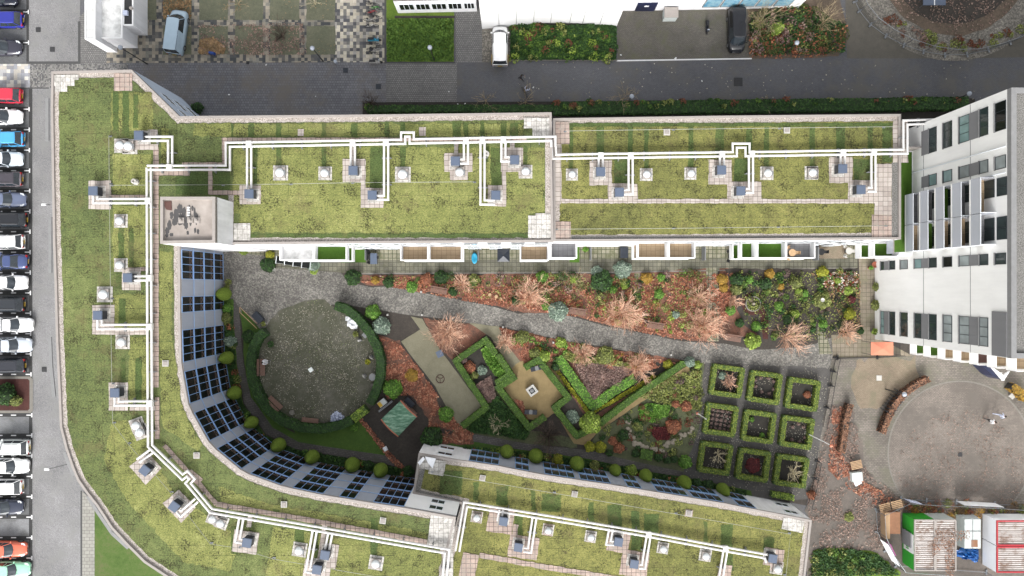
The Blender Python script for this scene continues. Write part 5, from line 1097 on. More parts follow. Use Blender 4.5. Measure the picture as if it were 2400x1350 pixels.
# ---- single shrubs
SH=[('round pale variegated bush right of the curved hedge',893,764,20,1.3,'leaf_grey'),('round green bush beside the green shed',920,912,21,1.5,'leaf_bright'),('round bright green bush right of the green shed',1045,972,17,1.4,'leaf_bright'),('dark leafy bush at the corner of the brownish roof',1011,1027,24,1.8,'leaf_hedge_dark'),
('big grey green spiky bush beside the cobbled path',1308,730,22,1.3,'leaf_grey'),('round green bush with a light centre south of the path',1225,790,15,1.1,'leaf_olive'),('yellow green ball bush beside the lowest path bench',1766,800,18,1.2,'leaf_lime'),('lime green tree over the tip of the small hedged bed',1385,993,24,2.2,'leaf_lime'),
('dark clipped round bush left of the round lawn',582,788,15,1.1,'leaf_hedge_dark'),('leafy green bush by the top of the curved hedge',873,732,17,1.0,'leaf_bright'),('round olive bush near the start of the north border',826,650,18,1.4,'leaf_hedge_dark'),('tan grass tuft at the start of the north border',879,657,9,.8,'leaf_gold'),('dark green round bush right of the tan tuft',910,662,12,.9,'leaf_hedge_dark'),
('bright yellow green low plant above the path',965,673,13,.5,'leaf_bright'),('green bush in the west part of the north border',1033,650,16,.9,'leaf_hedge_dark'),('rust coloured bush in the west part of the north border',1000,655,14,.8,'leaf_rust'),('olive bush near the first path bench',1110,655,13,.8,'leaf_olive'),
('tall dark green bush in the middle of the north border',1412,658,24,1.7,'leaf_hedge_dark'),('small round green bush below the tall dark one',1436,679,9,.8,'leaf_bright'),('silver hedge plant along the walkway',1460,632,20,.8,'leaf_grey'),('grey bush at the left of the tall dark bush',1400,638,14,.8,'leaf_grey'),('green bush beneath the balcony in the border',1271,648,13,.9,'leaf_bright'),
('green bush right of the orange shrub in the border',1279,718,9,.6,'leaf_bright'),('dark green bush in the border above the orange shrub',1208,704,11,.7,'leaf_hedge_dark'),('yellow green bush at the stepping stone path',1345,655,9,.7,'leaf_lime'),('green bush left of the first border bench',1062,683,11,.5,'leaf_hedge_dark'),
('golden bush beside the slab path in the border',1516,652,13,.8,'leaf_gold'),('small green bush left of the slab path',1550,650,9,.6,'leaf_bright'),('pale cream plant in the border',1465,668,10,.5,'leaf_lime'),('green plant in the orange leaves right of the stone path',1545,690,11,.6,'leaf_bright'),('pale green heart shaped plant in the leaves',1584,738,9,.5,'leaf_grey'),
('orange yellow shrub along the right side of the slab path',1694,655,13,.9,'leaf_gold'),('gold shrub further down the right side of the slab path',1697,675,10,.7,'leaf_gold'),
('dark green bush left in the east garden',1728,655,15,1.0,'leaf_hedge_dark'),('olive round bush above the stone ring',1726,679,13,.9,'leaf_olive'),('green small bush above the stone ring',1757,655,9,.7,'leaf_bright'),('green bush below left of the stone ring',1713,727,11,.8,'leaf_bright'),('orange brown round bush at the top of the east garden',1805,641,11,.7,'leaf_gold'),
('grey green bush below the orange brown one',1795,665,14,.8,'leaf_hedge_dark'),('tan round bush in the middle of the east garden',1830,672,8,.6,'leaf_gold'),('round olive topiary bush in the east garden',1866,663,14,1.3,'leaf_olive'),('bright yellow bush at the top right of the east garden',1929,637,13,.9,'leaf_yellow'),('yellow bush at the right of the east garden',1992,736,13,.9,'leaf_yellow'),
('lime plant at the upper right of the east garden',1964,658,7,.6,'leaf_lime'),('yellow green strip plant at the right of the east garden',1988,681,11,.5,'leaf_lime'),('bright green plant in the centre of the east garden',1886,688,9,.6,'leaf_bright'),('pale lime plant in the centre of the east garden',1872,682,8,.6,'leaf_lime'),('spiky bright green plant in the east garden',1827,718,11,.5,'leaf_bright'),
('yellow green bush in the lower middle of the east garden',1863,737,11,.8,'leaf_lime'),('dark green bush around the yellow green one',1850,748,13,.8,'leaf_hedge_dark'),('round clipped box around the little fountain',1928,703,20,.8,'leaf_olive'),('dark red shrub in the east garden',1995,703,10,.7,'leaf_maroon'),('green bush along the east garden path',1930,760,10,.6,'leaf_bright'),('green bush at the lower corner of the east garden',2016,776,9,.6,'leaf_hedge_dark'),
('dark green leafy bush below the orange shrub',1734,757,10,.6,'leaf_hedge_dark'),('leafy bush with white specks beside the bark path',1773,765,11,.6,'leaf_bright'),
('olive bush right of the sand circle',1255,829,14,.9,'leaf_olive'),('cream leafed shrub at the top of the sand circle hedge',1274,836,15,1.0,'leaf_lime'),('round yellow green bush below the path',1314,803,12,.9,'leaf_lime'),('green round bush beside the hedge of the sand circle',1302,860,9,.8,'leaf_hedge_dark'),('long olive bush between the two orange shrubs',1420,833,20,.8,'leaf_olive'),
('yellow flowering shrub left of the long hedge',1566,855,11,.6,'leaf_yellow'),('pale green shrub at the end of the long hedge',1617,848,12,.8,'leaf_grey'),('second pale green shrub at the end of the long hedge',1636,855,9,.7,'leaf_lime'),
('round brown shrub in the rock garden',1608,952,13,.9,'leaf_rust'),('smaller round brown shrub in the rock garden',1584,947,9,.7,'leaf_rust'),('orange brown shrub in the rock garden',1578,1001,17,.9,'leaf_rust'),('olive round shrub at the left of the rock garden',1495,1000,11,.7,'leaf_olive'),('brown round shrub by the lower path',1451,1051,12,.8,'leaf_rust'),('second brown round shrub by the lower path',1437,1034,10,.7,'leaf_rust'),
('bright yellow green shrub by the lower path',1383,1048,12,.8,'leaf_yellow'),('second bright yellow green shrub by the lower path',1408,1049,13,.8,'leaf_yellow'),('clipped dark bush left of the rock garden',1461,1021,12,.9,'leaf_hedge_dark'),('green bush by the lower path below the brown pair',1428,1062,8,.6,'leaf_hedge_dark'),('round emerald bush at the lower left of the nine squares',1607,1084,15,1.1,'leaf_bright'),
('first dark clipped bush in the row by the lower path',1544,1072,10,.8,'leaf_hedge_dark'),('second dark clipped bush in the row by the lower path',1564,1078,9,.8,'leaf_hedge_dark'),('third dark clipped bush in the row by the lower path',1580,1076,9,.8,'leaf_hedge_dark'),('small dark bush left of the square clipped block',1490,1063,9,.7,'leaf_hedge_dark'),
('yellow shrub before the southern glass front',1307,1078,13,.9,'leaf_yellow'),('olive variegated shrub before the southern glass front',1394,1093,12,.8,'leaf_olive'),('leafy green shrub before the southern glass front',1480,1105,14,.8,'leaf_lime'),('dark dense shrub near the last yew',1661,1139,13,.9,'leaf_hedge_dark'),('green shrub between the last two yews',1633,1132,10,.8,'leaf_hedge_dark'),
('dark leafy bush at the corner where two roofs meet',957,1105,12,.9,'leaf_hedge_dark'),('green bush between the last two yews of the curve',862,1091,11,.7,'leaf_hedge_dark'),('light green plant on the grass south of the round lawn',829,1002,9,.4,'leaf_bright'),('green bush below the first yew',532,722,11,.9,'leaf_bright'),('greenish yellow bush second below the first yew',530,745,13,.9,'leaf_olive'),('greyish bush above the second yew',538,800,14,.8,'leaf_grey'),
('green bush beside the top of the cobbled path',627,620,17,1.1,'leaf_hedge_dark'),('yellow bush near the stair tower wall',632,597,10,1.0,'leaf_yellow'),('yellow plant at the foot of the stair tower',570,587,10,.8,'leaf_lime'),('grey green bush below the left balcony',733,622,14,1.2,'leaf_grey'),('lime plant below the grey green bush',735,634,9,.5,'leaf_lime'),
('acid green conifer beside the pale leafless tree',1822,67,14,1.8,'leaf_lime'),('dark green bush at the right end of the street wall',461,252,13,1.0,'leaf_hedge_dark'),('small green bush at the left end of the street hedge',862,250,8,.9,'leaf_bright'),('potted bush at the base of the tower',2059,672,11,1.0,'leaf_olive'),('lower potted bush at the base of the tower',2056,716,12,1.0,'leaf_olive'),('dark green shrub on the planted island of the car park',5,925,24,1.8,'leaf_hedge_dark'),('small olive shrub on the planted island of the car park',36,940,12,1.0,'leaf_olive'),
('green weeds beside the muddy yard',1990,1212,11,.3,'leaf_olive'),('brown dead shrub at the muddy yard edge',1903,1160,10,.7,'leaf_rust'),('heather clump in the first square bed',1712,890,12,.5,'leaf_pink'),('white leafed clump in the first square bed',1694,880,9,.4,'leaf_grey'),('orange clump in the upper right square bed',1892,925,8,.4,'leaf_rust'),('green clump in the central square bed',1762,983,6,.4,'leaf_bright'),('second green clump in the central square bed',1786,1020,6,.4,'leaf_bright'),('pale clump in the small hedged bed',1341,978,16,.4,'leaf_grey'),
('dark red heather clump in the lower middle square bed',1765,1090,17,.3,'leaf_maroon'),('pale pink clump in the open square bed',1085,843,9,.5,'leaf_pink'),('brown clump in the open square bed',1100,862,14,.5,'leaf_rust'),('yellow clump in the open square bed',1112,880,9,.5,'leaf_olive'),('grey clump in the open square bed',1130,868,11,.5,'leaf_grey'),('yellow leafed plant in the leaves near the shed',965,880,15,.4,'leaf_gold')]
for lab,x,y,r,h,mt in SH: blob('shrub',lab,'shrub',x,y,r*S,h,mt,dense=1.6 if r<13 else 1,lsz=.13 if r<14 else .17)
m0=None
for i in range(5):
    for j in range(5):
        x=1689+(i-2)*10.5-(j-2)*1.7; y=984+(j-2)*10.5+(i-2)*1.7
        if m0 is None: m0=blob('heather','small mauve heather clump in the middle left square bed','plant',x,y,.2,.25,'leaf_pink',n=50,lsz=.1,group='heather clumps in rows')
        else: dup(m0,P(x,y)+(.03,),i+j*2.,'small mauve heather clump in the middle left square bed','heather clumps in rows',(R.uniform(.8,1.15),)*2+(1,))
for i,(x,y) in enumerate(((1770,890),(1782,885),(1800,886),(1812,893),(1770,905),(1784,918),(1802,922),(1812,912),(1857,1000),(1870,993),(1882,1000),(1855,1030),(1872,1035),(1885,1025))):
    dup(m0,P(x,y)+(.03,),i,'small mauve heather clump in the upper middle or middle right square bed','heather clumps in two square beds')
bare('white leafless branch bush in the lower right square bed',1860,1108,1.3,1.2,'twig_cream',12,tw=.03); bare('grey leafless bush in the lower left square bed',1684,1066,1.1,1.0,'twig_cream',12,tw=.02)
bare('pink leafless bush in the upper left square bed',1708,893,1.0,.9,'twig_pink',12,tw=.012)
# ---- benches
BN=None
for x,y,d,lab in ((613,861,90,'left on the round lawn with a person seated'),(644,945,43,'at the lower left of the round lawn'),(726,987,6,'at the bottom of the round lawn'),(1028,681,10,'leftmost along the cobbled path'),(1354,731,9,'second along the cobbled path beside the grey green bush'),(1537,764,9,'third along the cobbled path'),(1718,793,9,'last along the cobbled path before the yellow green ball')):
    lb='brown slatted wooden bench '+lab; X,Y=P(x,y,.6); rz=math.radians(-d); 
    if x==613: rz=math.radians(-90)
    if x in (613,644,726): rz+=math.pi
    if x==613: rz=math.radians(90)
    if BN is None:
        BN=E('park_bench',lb,'bench',(X,Y,.03),rz,'wooden benches')
        for i in range(4): m=MB(); m.box(0,-.28+i*.14,.43,1.95,.11,.04); m.build('seat_slat','wood',BN)
        for i in range(3): m=MB(); m.box(0,.30+i*.05,.52+i*.14,1.95,.05,.11); m.build('back_slat','wood',BN)
        for s in (-.8,.8): 
            m=MB(); m.box(s,0,0,.08,.6,.43); m.tube([(s,.27,.4),(s,.42,.95)],.03,5); m.build('leg','dark_steel',BN)
    else: dup(BN,(X,Y,.03),rz,lb)
# ---- lamps
def lamp(label,px,py,h,arm=None,g='globe street lamps'):
    X,Y=P(px,py); t=E('street_lamp',label,'street lamp',(X,Y,.02),0,g)
    m=MB(); m.tube([(0,0,0),(0,0,.9)],.08,8); m.tube([(0,0,.9),(0,0,h)],.05,8); m.build('pole','dark_steel',t)
    m=MB(); m.lathe([(.03,0),(.2,.06),(.27,.2),(.22,.36),(.1,.44),(.001,.46)],0,0,h-.05,16); m.build('lamp_globe','lamp_globe',t,True)
    m=MB(); m.lathe([(.1,0),(.1,.08)],0,0,h-.1,8); m.build('collar','steel',t); return t
for x,y,h,l in ((757,143,4.1,'at the edge of the chequered plaza'),(1018,142,4.2,'on the left lawn'),(1838,126,3.4,'in the shrub bed right of the black van'),(1470,243,2.9,'in the middle of the street hedge'),(2221,241,3.6,'at the right end of the street hedge'),(345,150,5.3,'at the corner of the white building top left'),(2075,912,3.7,'beside the bike rack')): lamp('dark pole lamp with a pale globe '+l,x,y,h)
def mast(label,px,py,h,ball,bb):
    X,Y=P(px,py); t=E('mast',label,'mast',(X,Y,.02)); m=MB(); m.tube([(0,0,0),(0,0,h)],.07,8,r2=.04); m.build('pole','white_paint',t); m=MB(); z=0 if bb else h; m.lathe([(.02,-.1),(.17,.05),(.17,.2),(.02,.34)],0,0,z,10); m.build('cap','awning_orange',t)
    m=MB(); m.box(0,0,0,.35,.35,.05); m.build('base_plate','steel',t)
mast('tall white mast with an orange tip beside the middle right square hedge',1890,1015,6.1,0,False); mast('short white mast with an orange foot by the middle left square hedge',1634,968,3.7,0,True)
def arm_lamp(label,px,py,z,dx,dy,L):
    X,Y=P(px,py,z); t=E('wall_lamp',label,'lamp',(X,Y,z)); m=MB(); m.tube([(0,0,0),(dx*L*.5,dy*L*.5,.15),(dx*L,dy*L,.1)],.035,5); m.build('arm','dark_steel',t); m=MB(); m.box(dx*L,dy*L,.05,.5,.22,.1); m.build('lamp_head','white_paint',t); return t
arm_lamp('street lamp on a dark arm reaching left from the curved block',162,1087,7.5,-1,-.25,2.3); arm_lamp('small lamp box sticking out over the street on the left',118,480,8,-1,0,.6)
# ---- people
def person(label,px,py,rz,top,bottom,hair='hair',pose='walk',z=.02,sc=1):
    X,Y=P(px,py,.8); t=E('person',label,'person',(X,Y,z),rz)
    sit=pose=='sit'
    V=[];Ed=[];Rr=[]
    def jn(p,r,par=None):
        V.append(p);Rr.append(r)
        if par is not None: Ed.append((par,len(V)-1))
        return len(V)-1
    hz=.5 if sit else .93
    pel=jn((0,0,hz),(.14,.12)); ab=jn((0,.02,hz+.2),(.13,.1),pel); ch=jn((0,.04,hz+.42),(.16,.11),ab); nk=jn((0,.05,hz+.56),(.055,.055),ch); hd=jn((0,.08,hz+.66),(.085,.095),nk); hh=jn((0,.08,hz+.78),(.07,.085),hd)
    hands=[]
    for s in (-1,1):
        f=.28*s if pose=='walk' else 0
        hip=jn((s*.09,0,hz-.05),(.085,.085),pel)
        if sit: kn=jn((s*.12,.45,hz+.02),(.06,.06),hip); an=jn((s*.12,.48,.1),(.04,.04),kn); jn((s*.12,.66,.05),(.04,.035),an)
        elif pose=='cycle': kn=jn((s*.12,.32,hz-.25-.1*s),(.06,.06),hip); an=jn((s*.12,.15,.38-.1*s),(.04,.04),kn); jn((s*.12,.32,.34-.1*s),(.04,.035),an)
        else: kn=jn((s*.1,f*.6,.5),(.06,.06),hip); an=jn((s*.1,f*1.1-.04,.1),(.04,.04),kn); jn((s*.1,f*1.1+.15,.05),(.04,.035),an)
        sh=jn((s*.2,.04,hz+.46),(.06,.06),ch); fw=(-.2*s if pose=='walk' else .25)
        el=jn((s*.27,.04+fw*.5,hz+.2),(.042,.042),sh); wr=jn((s*.25,.12+fw,hz+(.02 if pose=='walk' else .14)),(.028,.028),el); pa=jn((s*.245,.17+fw,hz+(-.04 if pose=='walk' else .14)),(.032,.02),wr); hands.append((V[pa],s))
    me=D.meshes.new('body'); me.from_pydata(V,Ed,[]); o=D.objects.new('body',me); COL.objects.link(o)
    md=o.modifiers.new('s','SKIN'); md.use_smooth_shade=True; me.skin_vertices[0].data[0].use_root=True
    for i,r in enumerate(Rr): me.skin_vertices[0].data[i].radius=r
    o.modifiers.new('d','SUBSURF').levels=1
    dg=bpy.context.evaluated_depsgraph_get(); ev=o.evaluated_get(dg).to_mesh()
    vs=[tuple(v.co) for v in ev.vertices]; fs=[tuple(p.vertices) for p in ev.polygons]; D.objects.remove(o)
    body=MB(); body.add(vs,fs)
    body.m=[ (0 if sum(vs[k][2] for k in f)/len(f)>hz-.0 and sum(vs[k][2] for k in f)/len(f)<hz+.54 else 1 if sum(vs[k][2] for k in f)/len(f)<=hz and not (abs(sum(vs[k][0] for k in f)/len(f))>.2) else 2) for f in fs]
    for (hx,hy,hzz),s in hands:
        for k,(dx,L) in enumerate(((-.022,.075),(-.007,.085),(.008,.08),(.022,.062))): body.tube([(hx+dx,hy+.01,hzz),(hx+dx*1.1,hy+.01+L*.6,hzz-.01),(hx+dx*1.1,hy+L*.9,hzz-.035)],.009,5,2,r2=.006)
        body.tube([(hx-s*.02,hy-.01,hzz),(hx-s*.05,hy+.03,hzz-.01),(hx-s*.055,hy+.055,hzz-.02)],.010,5,2,r2=.007)
    hx,hy,hzz=V[hd]
    body.lathe([(.012,0),(.012,.03)],hx,hy+.1,hzz+.0,6,2)
    body.build('body',[top,bottom,'skin'],t,True)
    m=MB(); m.lathe([(.10,.0),(.105,.06),(.085,.12),(.04,.15),(.001,.155)],hx,hy-.015,hzz+.04,12); m.build('hair',hair,t,True)
    m=MB()
    for s in(-1,1): m.lathe([(.012,-.008),(.012,.008)],hx+s*.03,hy+.095,hzz+.05,6)
    m.box(hx,hy+.1,hzz-.03,.04,.01,.008); m.build('face_detail','hair',t)
    return t
person('person in dark clothes walking alone down the street',1221,182,math.radians(-100),'cloth_black','cloth_black')
person('person in a white jacket and black trousers walking in the paved circle',2320,986,math.radians(-100),'cloth_white','cloth_black')
person('person in a light blue white top further right in the paved circle',2343,973,math.radians(-80),'cloth_blue','cloth_blue')
person('person in pale clothes sitting on the bench of the round lawn',616,849,math.radians(-90),'cloth_white','cloth_grey',pose='sit',z=.0)
person('person in a pale grey coat riding a bicycle on the street',1233,214,math.radians(-30),'cloth_blue','cloth_black',pose='cycle',z=.15)
# ---- bicycles
def bike(label,px,py,deg,col,g=None,z=.02):
    X,Y=P(px,py,.5); t=E('bicycle',label,'bicycle',(X,Y,z),math.radians(-deg),g)
    for x in (-.52,.52):
        m=MB(); n=18
        ringp=[(x+.33*math.cos(6.283*i/n),0,.34+.33*math.sin(6.283*i/n)) for i in range(n+1)]; m.tube(ringp,.028,5,cap=False); w_=m.build('wheel','rubber',t)
        m=MB(); 
        for i in range(0,n,3): m.tube([(x,0,.34),ringp[i]],.006,3,cap=False)
        m.build('spokes','steel',w_)
    m=MB()
    for a,b in (((-.52,0,.34),(-.15,0,.32)),((-.15,0,.32),(-.28,0,.82)),((-.52,0,.34),(-.27,0,.78)),((-.15,0,.32),(.36,0,.78)),((-.27,0,.74),(.36,0,.8)),((.36,0,.95),(.52,0,.34))): m.tube([a,b],.026,5)
    m.build('frame',col,t)
    m=MB(); m.box(-.29,0,.84,.26,.15,.05,taper=.8); m.build('saddle','black',t)
    m=MB(); m.tube([(.25,-.3,.98),(.36,-.15,1.02),(.36,.15,1.02),(.25,.3,.98)],.018,5); m.build('handlebar','dark_steel',t)
    m=MB(); m.box(-.15,0,.29,.12,.22,.03); m.build('pedals','black',t); return t
bike('dark bicycle ridden by the person in the pale coat',1231,218,60,'black',None)
for i,(x,y,d,cl,lb) in enumerate(((872,8,10,'dark_steel','first bicycle at the top of the plaza stand'),(880,18,5,'green_paint','bicycle with a green crate at the top of the stand'),(872,28,-5,'red_paint','dark red bicycle fourth in the plaza stand'),(868,47,8,'stone_pale','white bicycle in the middle of the plaza stand'),(870,60,-4,'stone_pale','second white bicycle in the middle of the plaza stand'),(874,102,6,'black','black bicycle above another in the lower stand'),(876,113,-6,'black','black bicycle second in the lower stand'),(874,124,4,'black','lowest black bicycle of the stand'),(878,38,10,'dark_steel','grey bicycle between the red and the white ones'))): bike(lb,x,y,d,cl,'bicycles at the edge of the plaza')
for i in range(8): bike(f'dark bicycle in the curved rack, {ORD[i]} from the lower left',2080+i*4.6,966-i*6.4,35,'dark_steel','bicycles in the curved rack')
def scooter(label,px,py,deg,col):
    X,Y=P(px,py,.5); t=E('motor_scooter',label,'scooter',(X,Y,.02),math.radians(-deg))
    for x in (-.55,.6):
        m=MB(); m.tube([(x,-.06,.24),(x,.06,.24)],.24,12); m.build('wheel','rubber',t)
    m=MB(); m.box(-.3,0,.3,.85,.34,.4,taper=.8); m.box(.2,0,.25,.5,.3,.08); m.box(.5,0,.3,.14,.36,.6,taper=.7); m.build('body',col,t)
    m=MB(); m.box(-.3,0,.7,.7,.28,.1,taper=.85); m.build('seat','black',t)
    m=MB(); m.tube([(.42,-.33,1.0),(.48,0,1.05),(.42,.33,1.0)],.025,5); m.build('handlebar','dark_steel',t)
    m=MB(); m.box(.55,0,.85,.06,.24,.2); m.build('windscreen','lamp_globe',t)
scooter('turquoise scooter at the edge of the plaza',876,92,0,'cyan_plastic'); scooter('white scooter at the lower edge of the plaza',879,144,0,'stone_pale'); scooter('dark scooter standing alone in the parking court',1658,62,90,'unit_dark')
# ---- shed
sh=E('garden_shed','garden shed with a worn green curved roof and orange edges','shed',P(934,981)+(.03,),0); sx,sy=P(934,981)
c4=[P(893,983,2.3),P(939,939,2.3),P(977,977,2.3),P(933,1023,2.3)]; c4=[(a-sx,b-sy) for a,b in c4]
MB().prism(inset(c4,.18),0,2.25).build('wall','wood',sh)
def shr(off,zz,m,mi,over=0):
    n=10; q=[]
    for i in range(n+1):
        t=i/n; zz_=zz+.42*math.sin(math.pi*t); q.append((lerp(c4[0],c4[3],t)+(zz_,),lerp(c4[1],c4[2],t)+(zz_,)))
    for a,b in zip(q,q[1:]): m.add([a[0],b[0],b[1],a[1]]+[(p[0],p[1],p[2]-.06) for p in (a[0],b[0],b[1],a[1])],[(0,1,2,3),(7,6,5,4)],mi)
    return q
m=MB(); q=shr(0,2.25,m,0); m.build('roof','shed_green',sh)
m=MB()
for e in (0,1): m.tube([(p[e][0],p[e][1],p[e][2]) for p in q],.07,6)
m.build('roof_edge','terracotta',sh)
# fences by base polyline
def fence(label,pts,h,step,mat='steel',rails=2,bars=0,g=None,thick=.02,name='fence',closed=False,mesh=True):
    W=PL(pts); t=E(name,label,'fence',W[0]+(.05,),0,g); o=W[0]
    for a,b in zip(W,W[1:]):
        m=MB(); L=math.dist(a,b); a0=(a[0]-o[0],a[1]-o[1]); b0=(b[0]-o[0],b[1]-o[1])
        for k in range(rails): z=h*(.06+.94*k/max(1,rails-1)); m.tube([a0+(z,),b0+(z,)],thick*1.6,5)
        n=int(L/.14) if bars else 0
        for i in range(n): p=lerp(a0,b0,(i+.5)/n); m.tube([p+(h*.06,),p+(h,)],thick*.45,3,cap=False)
        m.build('panel',mat,t)
        m=MB(); m.tube([a0+(0,),a0+(h,)],thick*1.8,6); m.box(a0[0],a0[1],0,.6,.2,.12,rot=math.atan2(b0[1]-a0[1],b0[0]-a0[0])+1.57); m.build('post',mat,t)
    return t
fa=[(ccx+x,ccy+y) for x,y in ((-232,100),(-222,122),(-196,154),(-160,180),(-118,202),(-72,217),(-22,225),(30,224),(80,213),(130,196),(180,165))]
fence('curved temporary mesh fence round the cobbled site at the top right',fa,2.0,3,'steel',2,1)
fence('leaning metal railing fence between the square garden and the east yard',[(1958,838),(1951,870),(1945,903),(1936,955),(1928,1000)],1.2,2,'dark_steel',2,1)
fence('weathered wooden railing between the square garden and the muddy yard',[(1915,1080),(1908,1120),(1900,1160),(1893,1185)],1.1,2,'dark_steel',2,1)
fence('low dark fence between the patio yard and the east yard',[(1962,838),(2055,836),(2110,832)],1.0,2,'dark_steel',2,1)
fence('temporary mesh fence around the site containers',[(2310,1340),(2100,1325),(2075,1290),(2055,1245),(2052,1195),(2110,1168),(2170,1172),(2240,1175),(2330,1180),(2400,1185)],2.0,3,'steel',2,1)
def banner(label,pa,pb,mat,text=None,z0=.5,z1=1.8,tm='dark_steel'):
    a=P(*pa); b=P(*pb); t=E('banner',label,'banner',a+(.05,)); L=math.dist(a,b); d=((b[0]-a[0]),(b[1]-a[1])); n=(-d[1]/L,d[0]/L)
    m=MB(); m.add([(n[0]*o,n[1]*o,z) for o in (.06,.1) for z in (z0,z1)]+[(d[0]+n[0]*o,d[1]+n[1]*o,z) for o in (.06,.1) for z in (z0,z1)],[(0,1,5,4),(2,6,7,3),(1,3,7,5),(0,4,6,2),(0,2,3,1),(4,5,7,6)]); m.build('sheet',mat,t); 
    m=MB()
    for i in range(12 if text else 0): p=lerp((0,0),d,.14+i*.062); m.box(p[0]+n[0]*(.12 if text>0 else .04),p[1]+n[1]*(.12 if text>0 else .04),(z0+z1)/2-.15,L*.035,.012,.3,rot=math.atan2(d[1],d[0]))
    if m.v: m.build('lettering',tm,t)
banner('white banner with a line of dark letters on the site fence',(2235,1173),(2325,1178),'sail_white',-1,.4,1.9); banner('white and pink banner on the left site fence',(2058,1262),(2085,1312),'sail_white',None,.3,1.9); banner('pink part of the banner on the left site fence',(2064,1262),(2076,1288),'leaf_pink' if False else 'pink_paint',None,1.0,1.95)
banner('grey blue banner at the corner of the site fence',(2112,1167),(2140,1172),'cloth_blue',None,.5,1.7)
# ---- containers
def cont(label,px0,py0,px1,py1,h,wm,rm,edge,z=.05,extra=None):
    W=PL(rect(px0,py0,px1,py1),h); cx=sum(p[0] for p in W)/4; cy=sum(p[1] for p in W)/4; W=[(a-cx,b-cy) for a,b in W]; sx=abs(W[1][0]-W[0][0]); sy=abs(W[0][1]-W[2][1])
    t=E('site_container',label,'container',(cx,cy,z),0,'site containers'); MB().box(0,0,.1,sx,sy,h-.25).build('wall',wm,t)
    m=MB()
    for s in (-1,1): m.box(0,s*(sy/2-.06),h-.15,sx,.14,.15); m.box(s*(sx/2-.06),0,h-.147,.14,sy-.26,.147)
    m.build('roof_frame',edge,t); 
    m=MB(); n=int(sy/.16)
    for i in range(n): m.box(0,-sy/2+.2+i*(sy-.35)/n,h-.15,sx-.28,.08,.05)
    m.build('roof_ribs','corrugated',t); MB().sheet([(-sx/2+.1,-sy/2+.1),(sx/2-.1,-sy/2+.1),(sx/2-.1,sy/2-.1),(-sx/2+.1,sy/2-.1)],h-.14).build('roof','corrugated',t)
    return t,sx,sy
t,sx,sy=cont('container with a green wall and a rusty white ribbed roof','0' and 2143,1218,2191.5,1338,2.5,'green_paint','corrugated','parapet')
m=MB(); m.box(-sx/2-.02,0,.4,.03,2.2,1.9); s_=m.build('sign_board','white_paint',t)
m=MB()
for i in range(9): m.box(-sx/2-.045,-.8+i*.2,.85,.02,.11,.55)
m.build('lettering','green_paint',s_)
m=MB(); m.box(-sx/2-.1,.35,.3,.12,1.7,1.7); m.build('shutter','foot_grey',t)
cont('second ribbed roof container joined to the right of the green one',2192,1218,2241,1338,2.5,'dirty_metal','corrugated','parapet')
cont('upper white container with a red roof frame at the right edge',2336,1220,2440,1279,2.5,'sail_white','corrugated','red_paint'); cont('lower white container with a red roof frame at the right edge',2336,1281,2440,1342,2.5,'sail_white','corrugated','red_paint')
X,Y=P(2279,1251,1.6); t=E('storage_tank','small rusty white metal tank between the containers','tank',(X,Y,.05)); m=MB(); m.box(0,0,.1,2.0,3.6,1.5,taper=.93); m.build('tank_body','dirty_metal',t); m=MB(); m.box(.2,-1.1,1.6,.7,.8,.04); m.build('rust_patch','plywood',t); m=MB(); m.box(0,0,1.605,.04,3.3,.04); m.box(0,.3,1.607,1.8,.04,.04); m.build('lid_seam','foot_grey',t)
def crumple(name,label,cat,poly,mat,h,n=14,z=.05):
    W=PL(poly,h); xs=[p[0] for p in W]; ys=[p[1] for p in W]; x0,x1,y0,y1=min(xs),max(xs),min(ys),max(ys); m=MB(); H_=[[R.uniform(.25,1)*h for j in range(n+1)] for i in range(n+1)]; idx={}
    for i in range(n+1):
        for j in range(n+1):
            p=(x0+(x1-x0)*i/n+R.uniform(-.05,.05),y0+(y1-y0)*j/n+R.uniform(-.05,.05))
            e=min(i,j,n-i,n-j)/n*4; m.v.append((p[0],p[1],z+H_[i][j]*min(1,e)))
    for i in range(n):
        for j in range(n):
            cx=(m.v[i*(n+1)+j][0]+m.v[(i+1)*(n+1)+j+1][0])/2; cy=(m.v[i*(n+1)+j][1]+m.v[(i+1)*(n+1)+j+1][1])/2
            if inside((cx,cy),W): m.f.append((i*(n+1)+j,(i+1)*(n+1)+j,(i+1)*(n+1)+j+1,i*(n+1)+j+1)); m.m.append(0)
    return tag(m.build(name,mat),label,cat)
crumple('tarpaulin','crumpled bright blue tarpaulin between the containers','tarpaulin',[(2245,1300),(2262,1285),(2302,1292),(2303,1312),(2295,1323),(2275,1312),(2252,1310)],'blue_plastic',.7)
crumple('cloth','heap of pale bluish cloth at the bottom of the round lawn','cloth',[(770,990),(775,972),(787,965),(800,972),(808,985),(795,994),(785,990),(775,998)],'cloth_blue',.7)
crumple('cover_sheet','smooth white sheet draped at the right of the round lawn','sheet',[(806,752),(812,736),(824,742),(838,752),(841,762),(832,771),(820,768)],'cloth_white',.7,6)
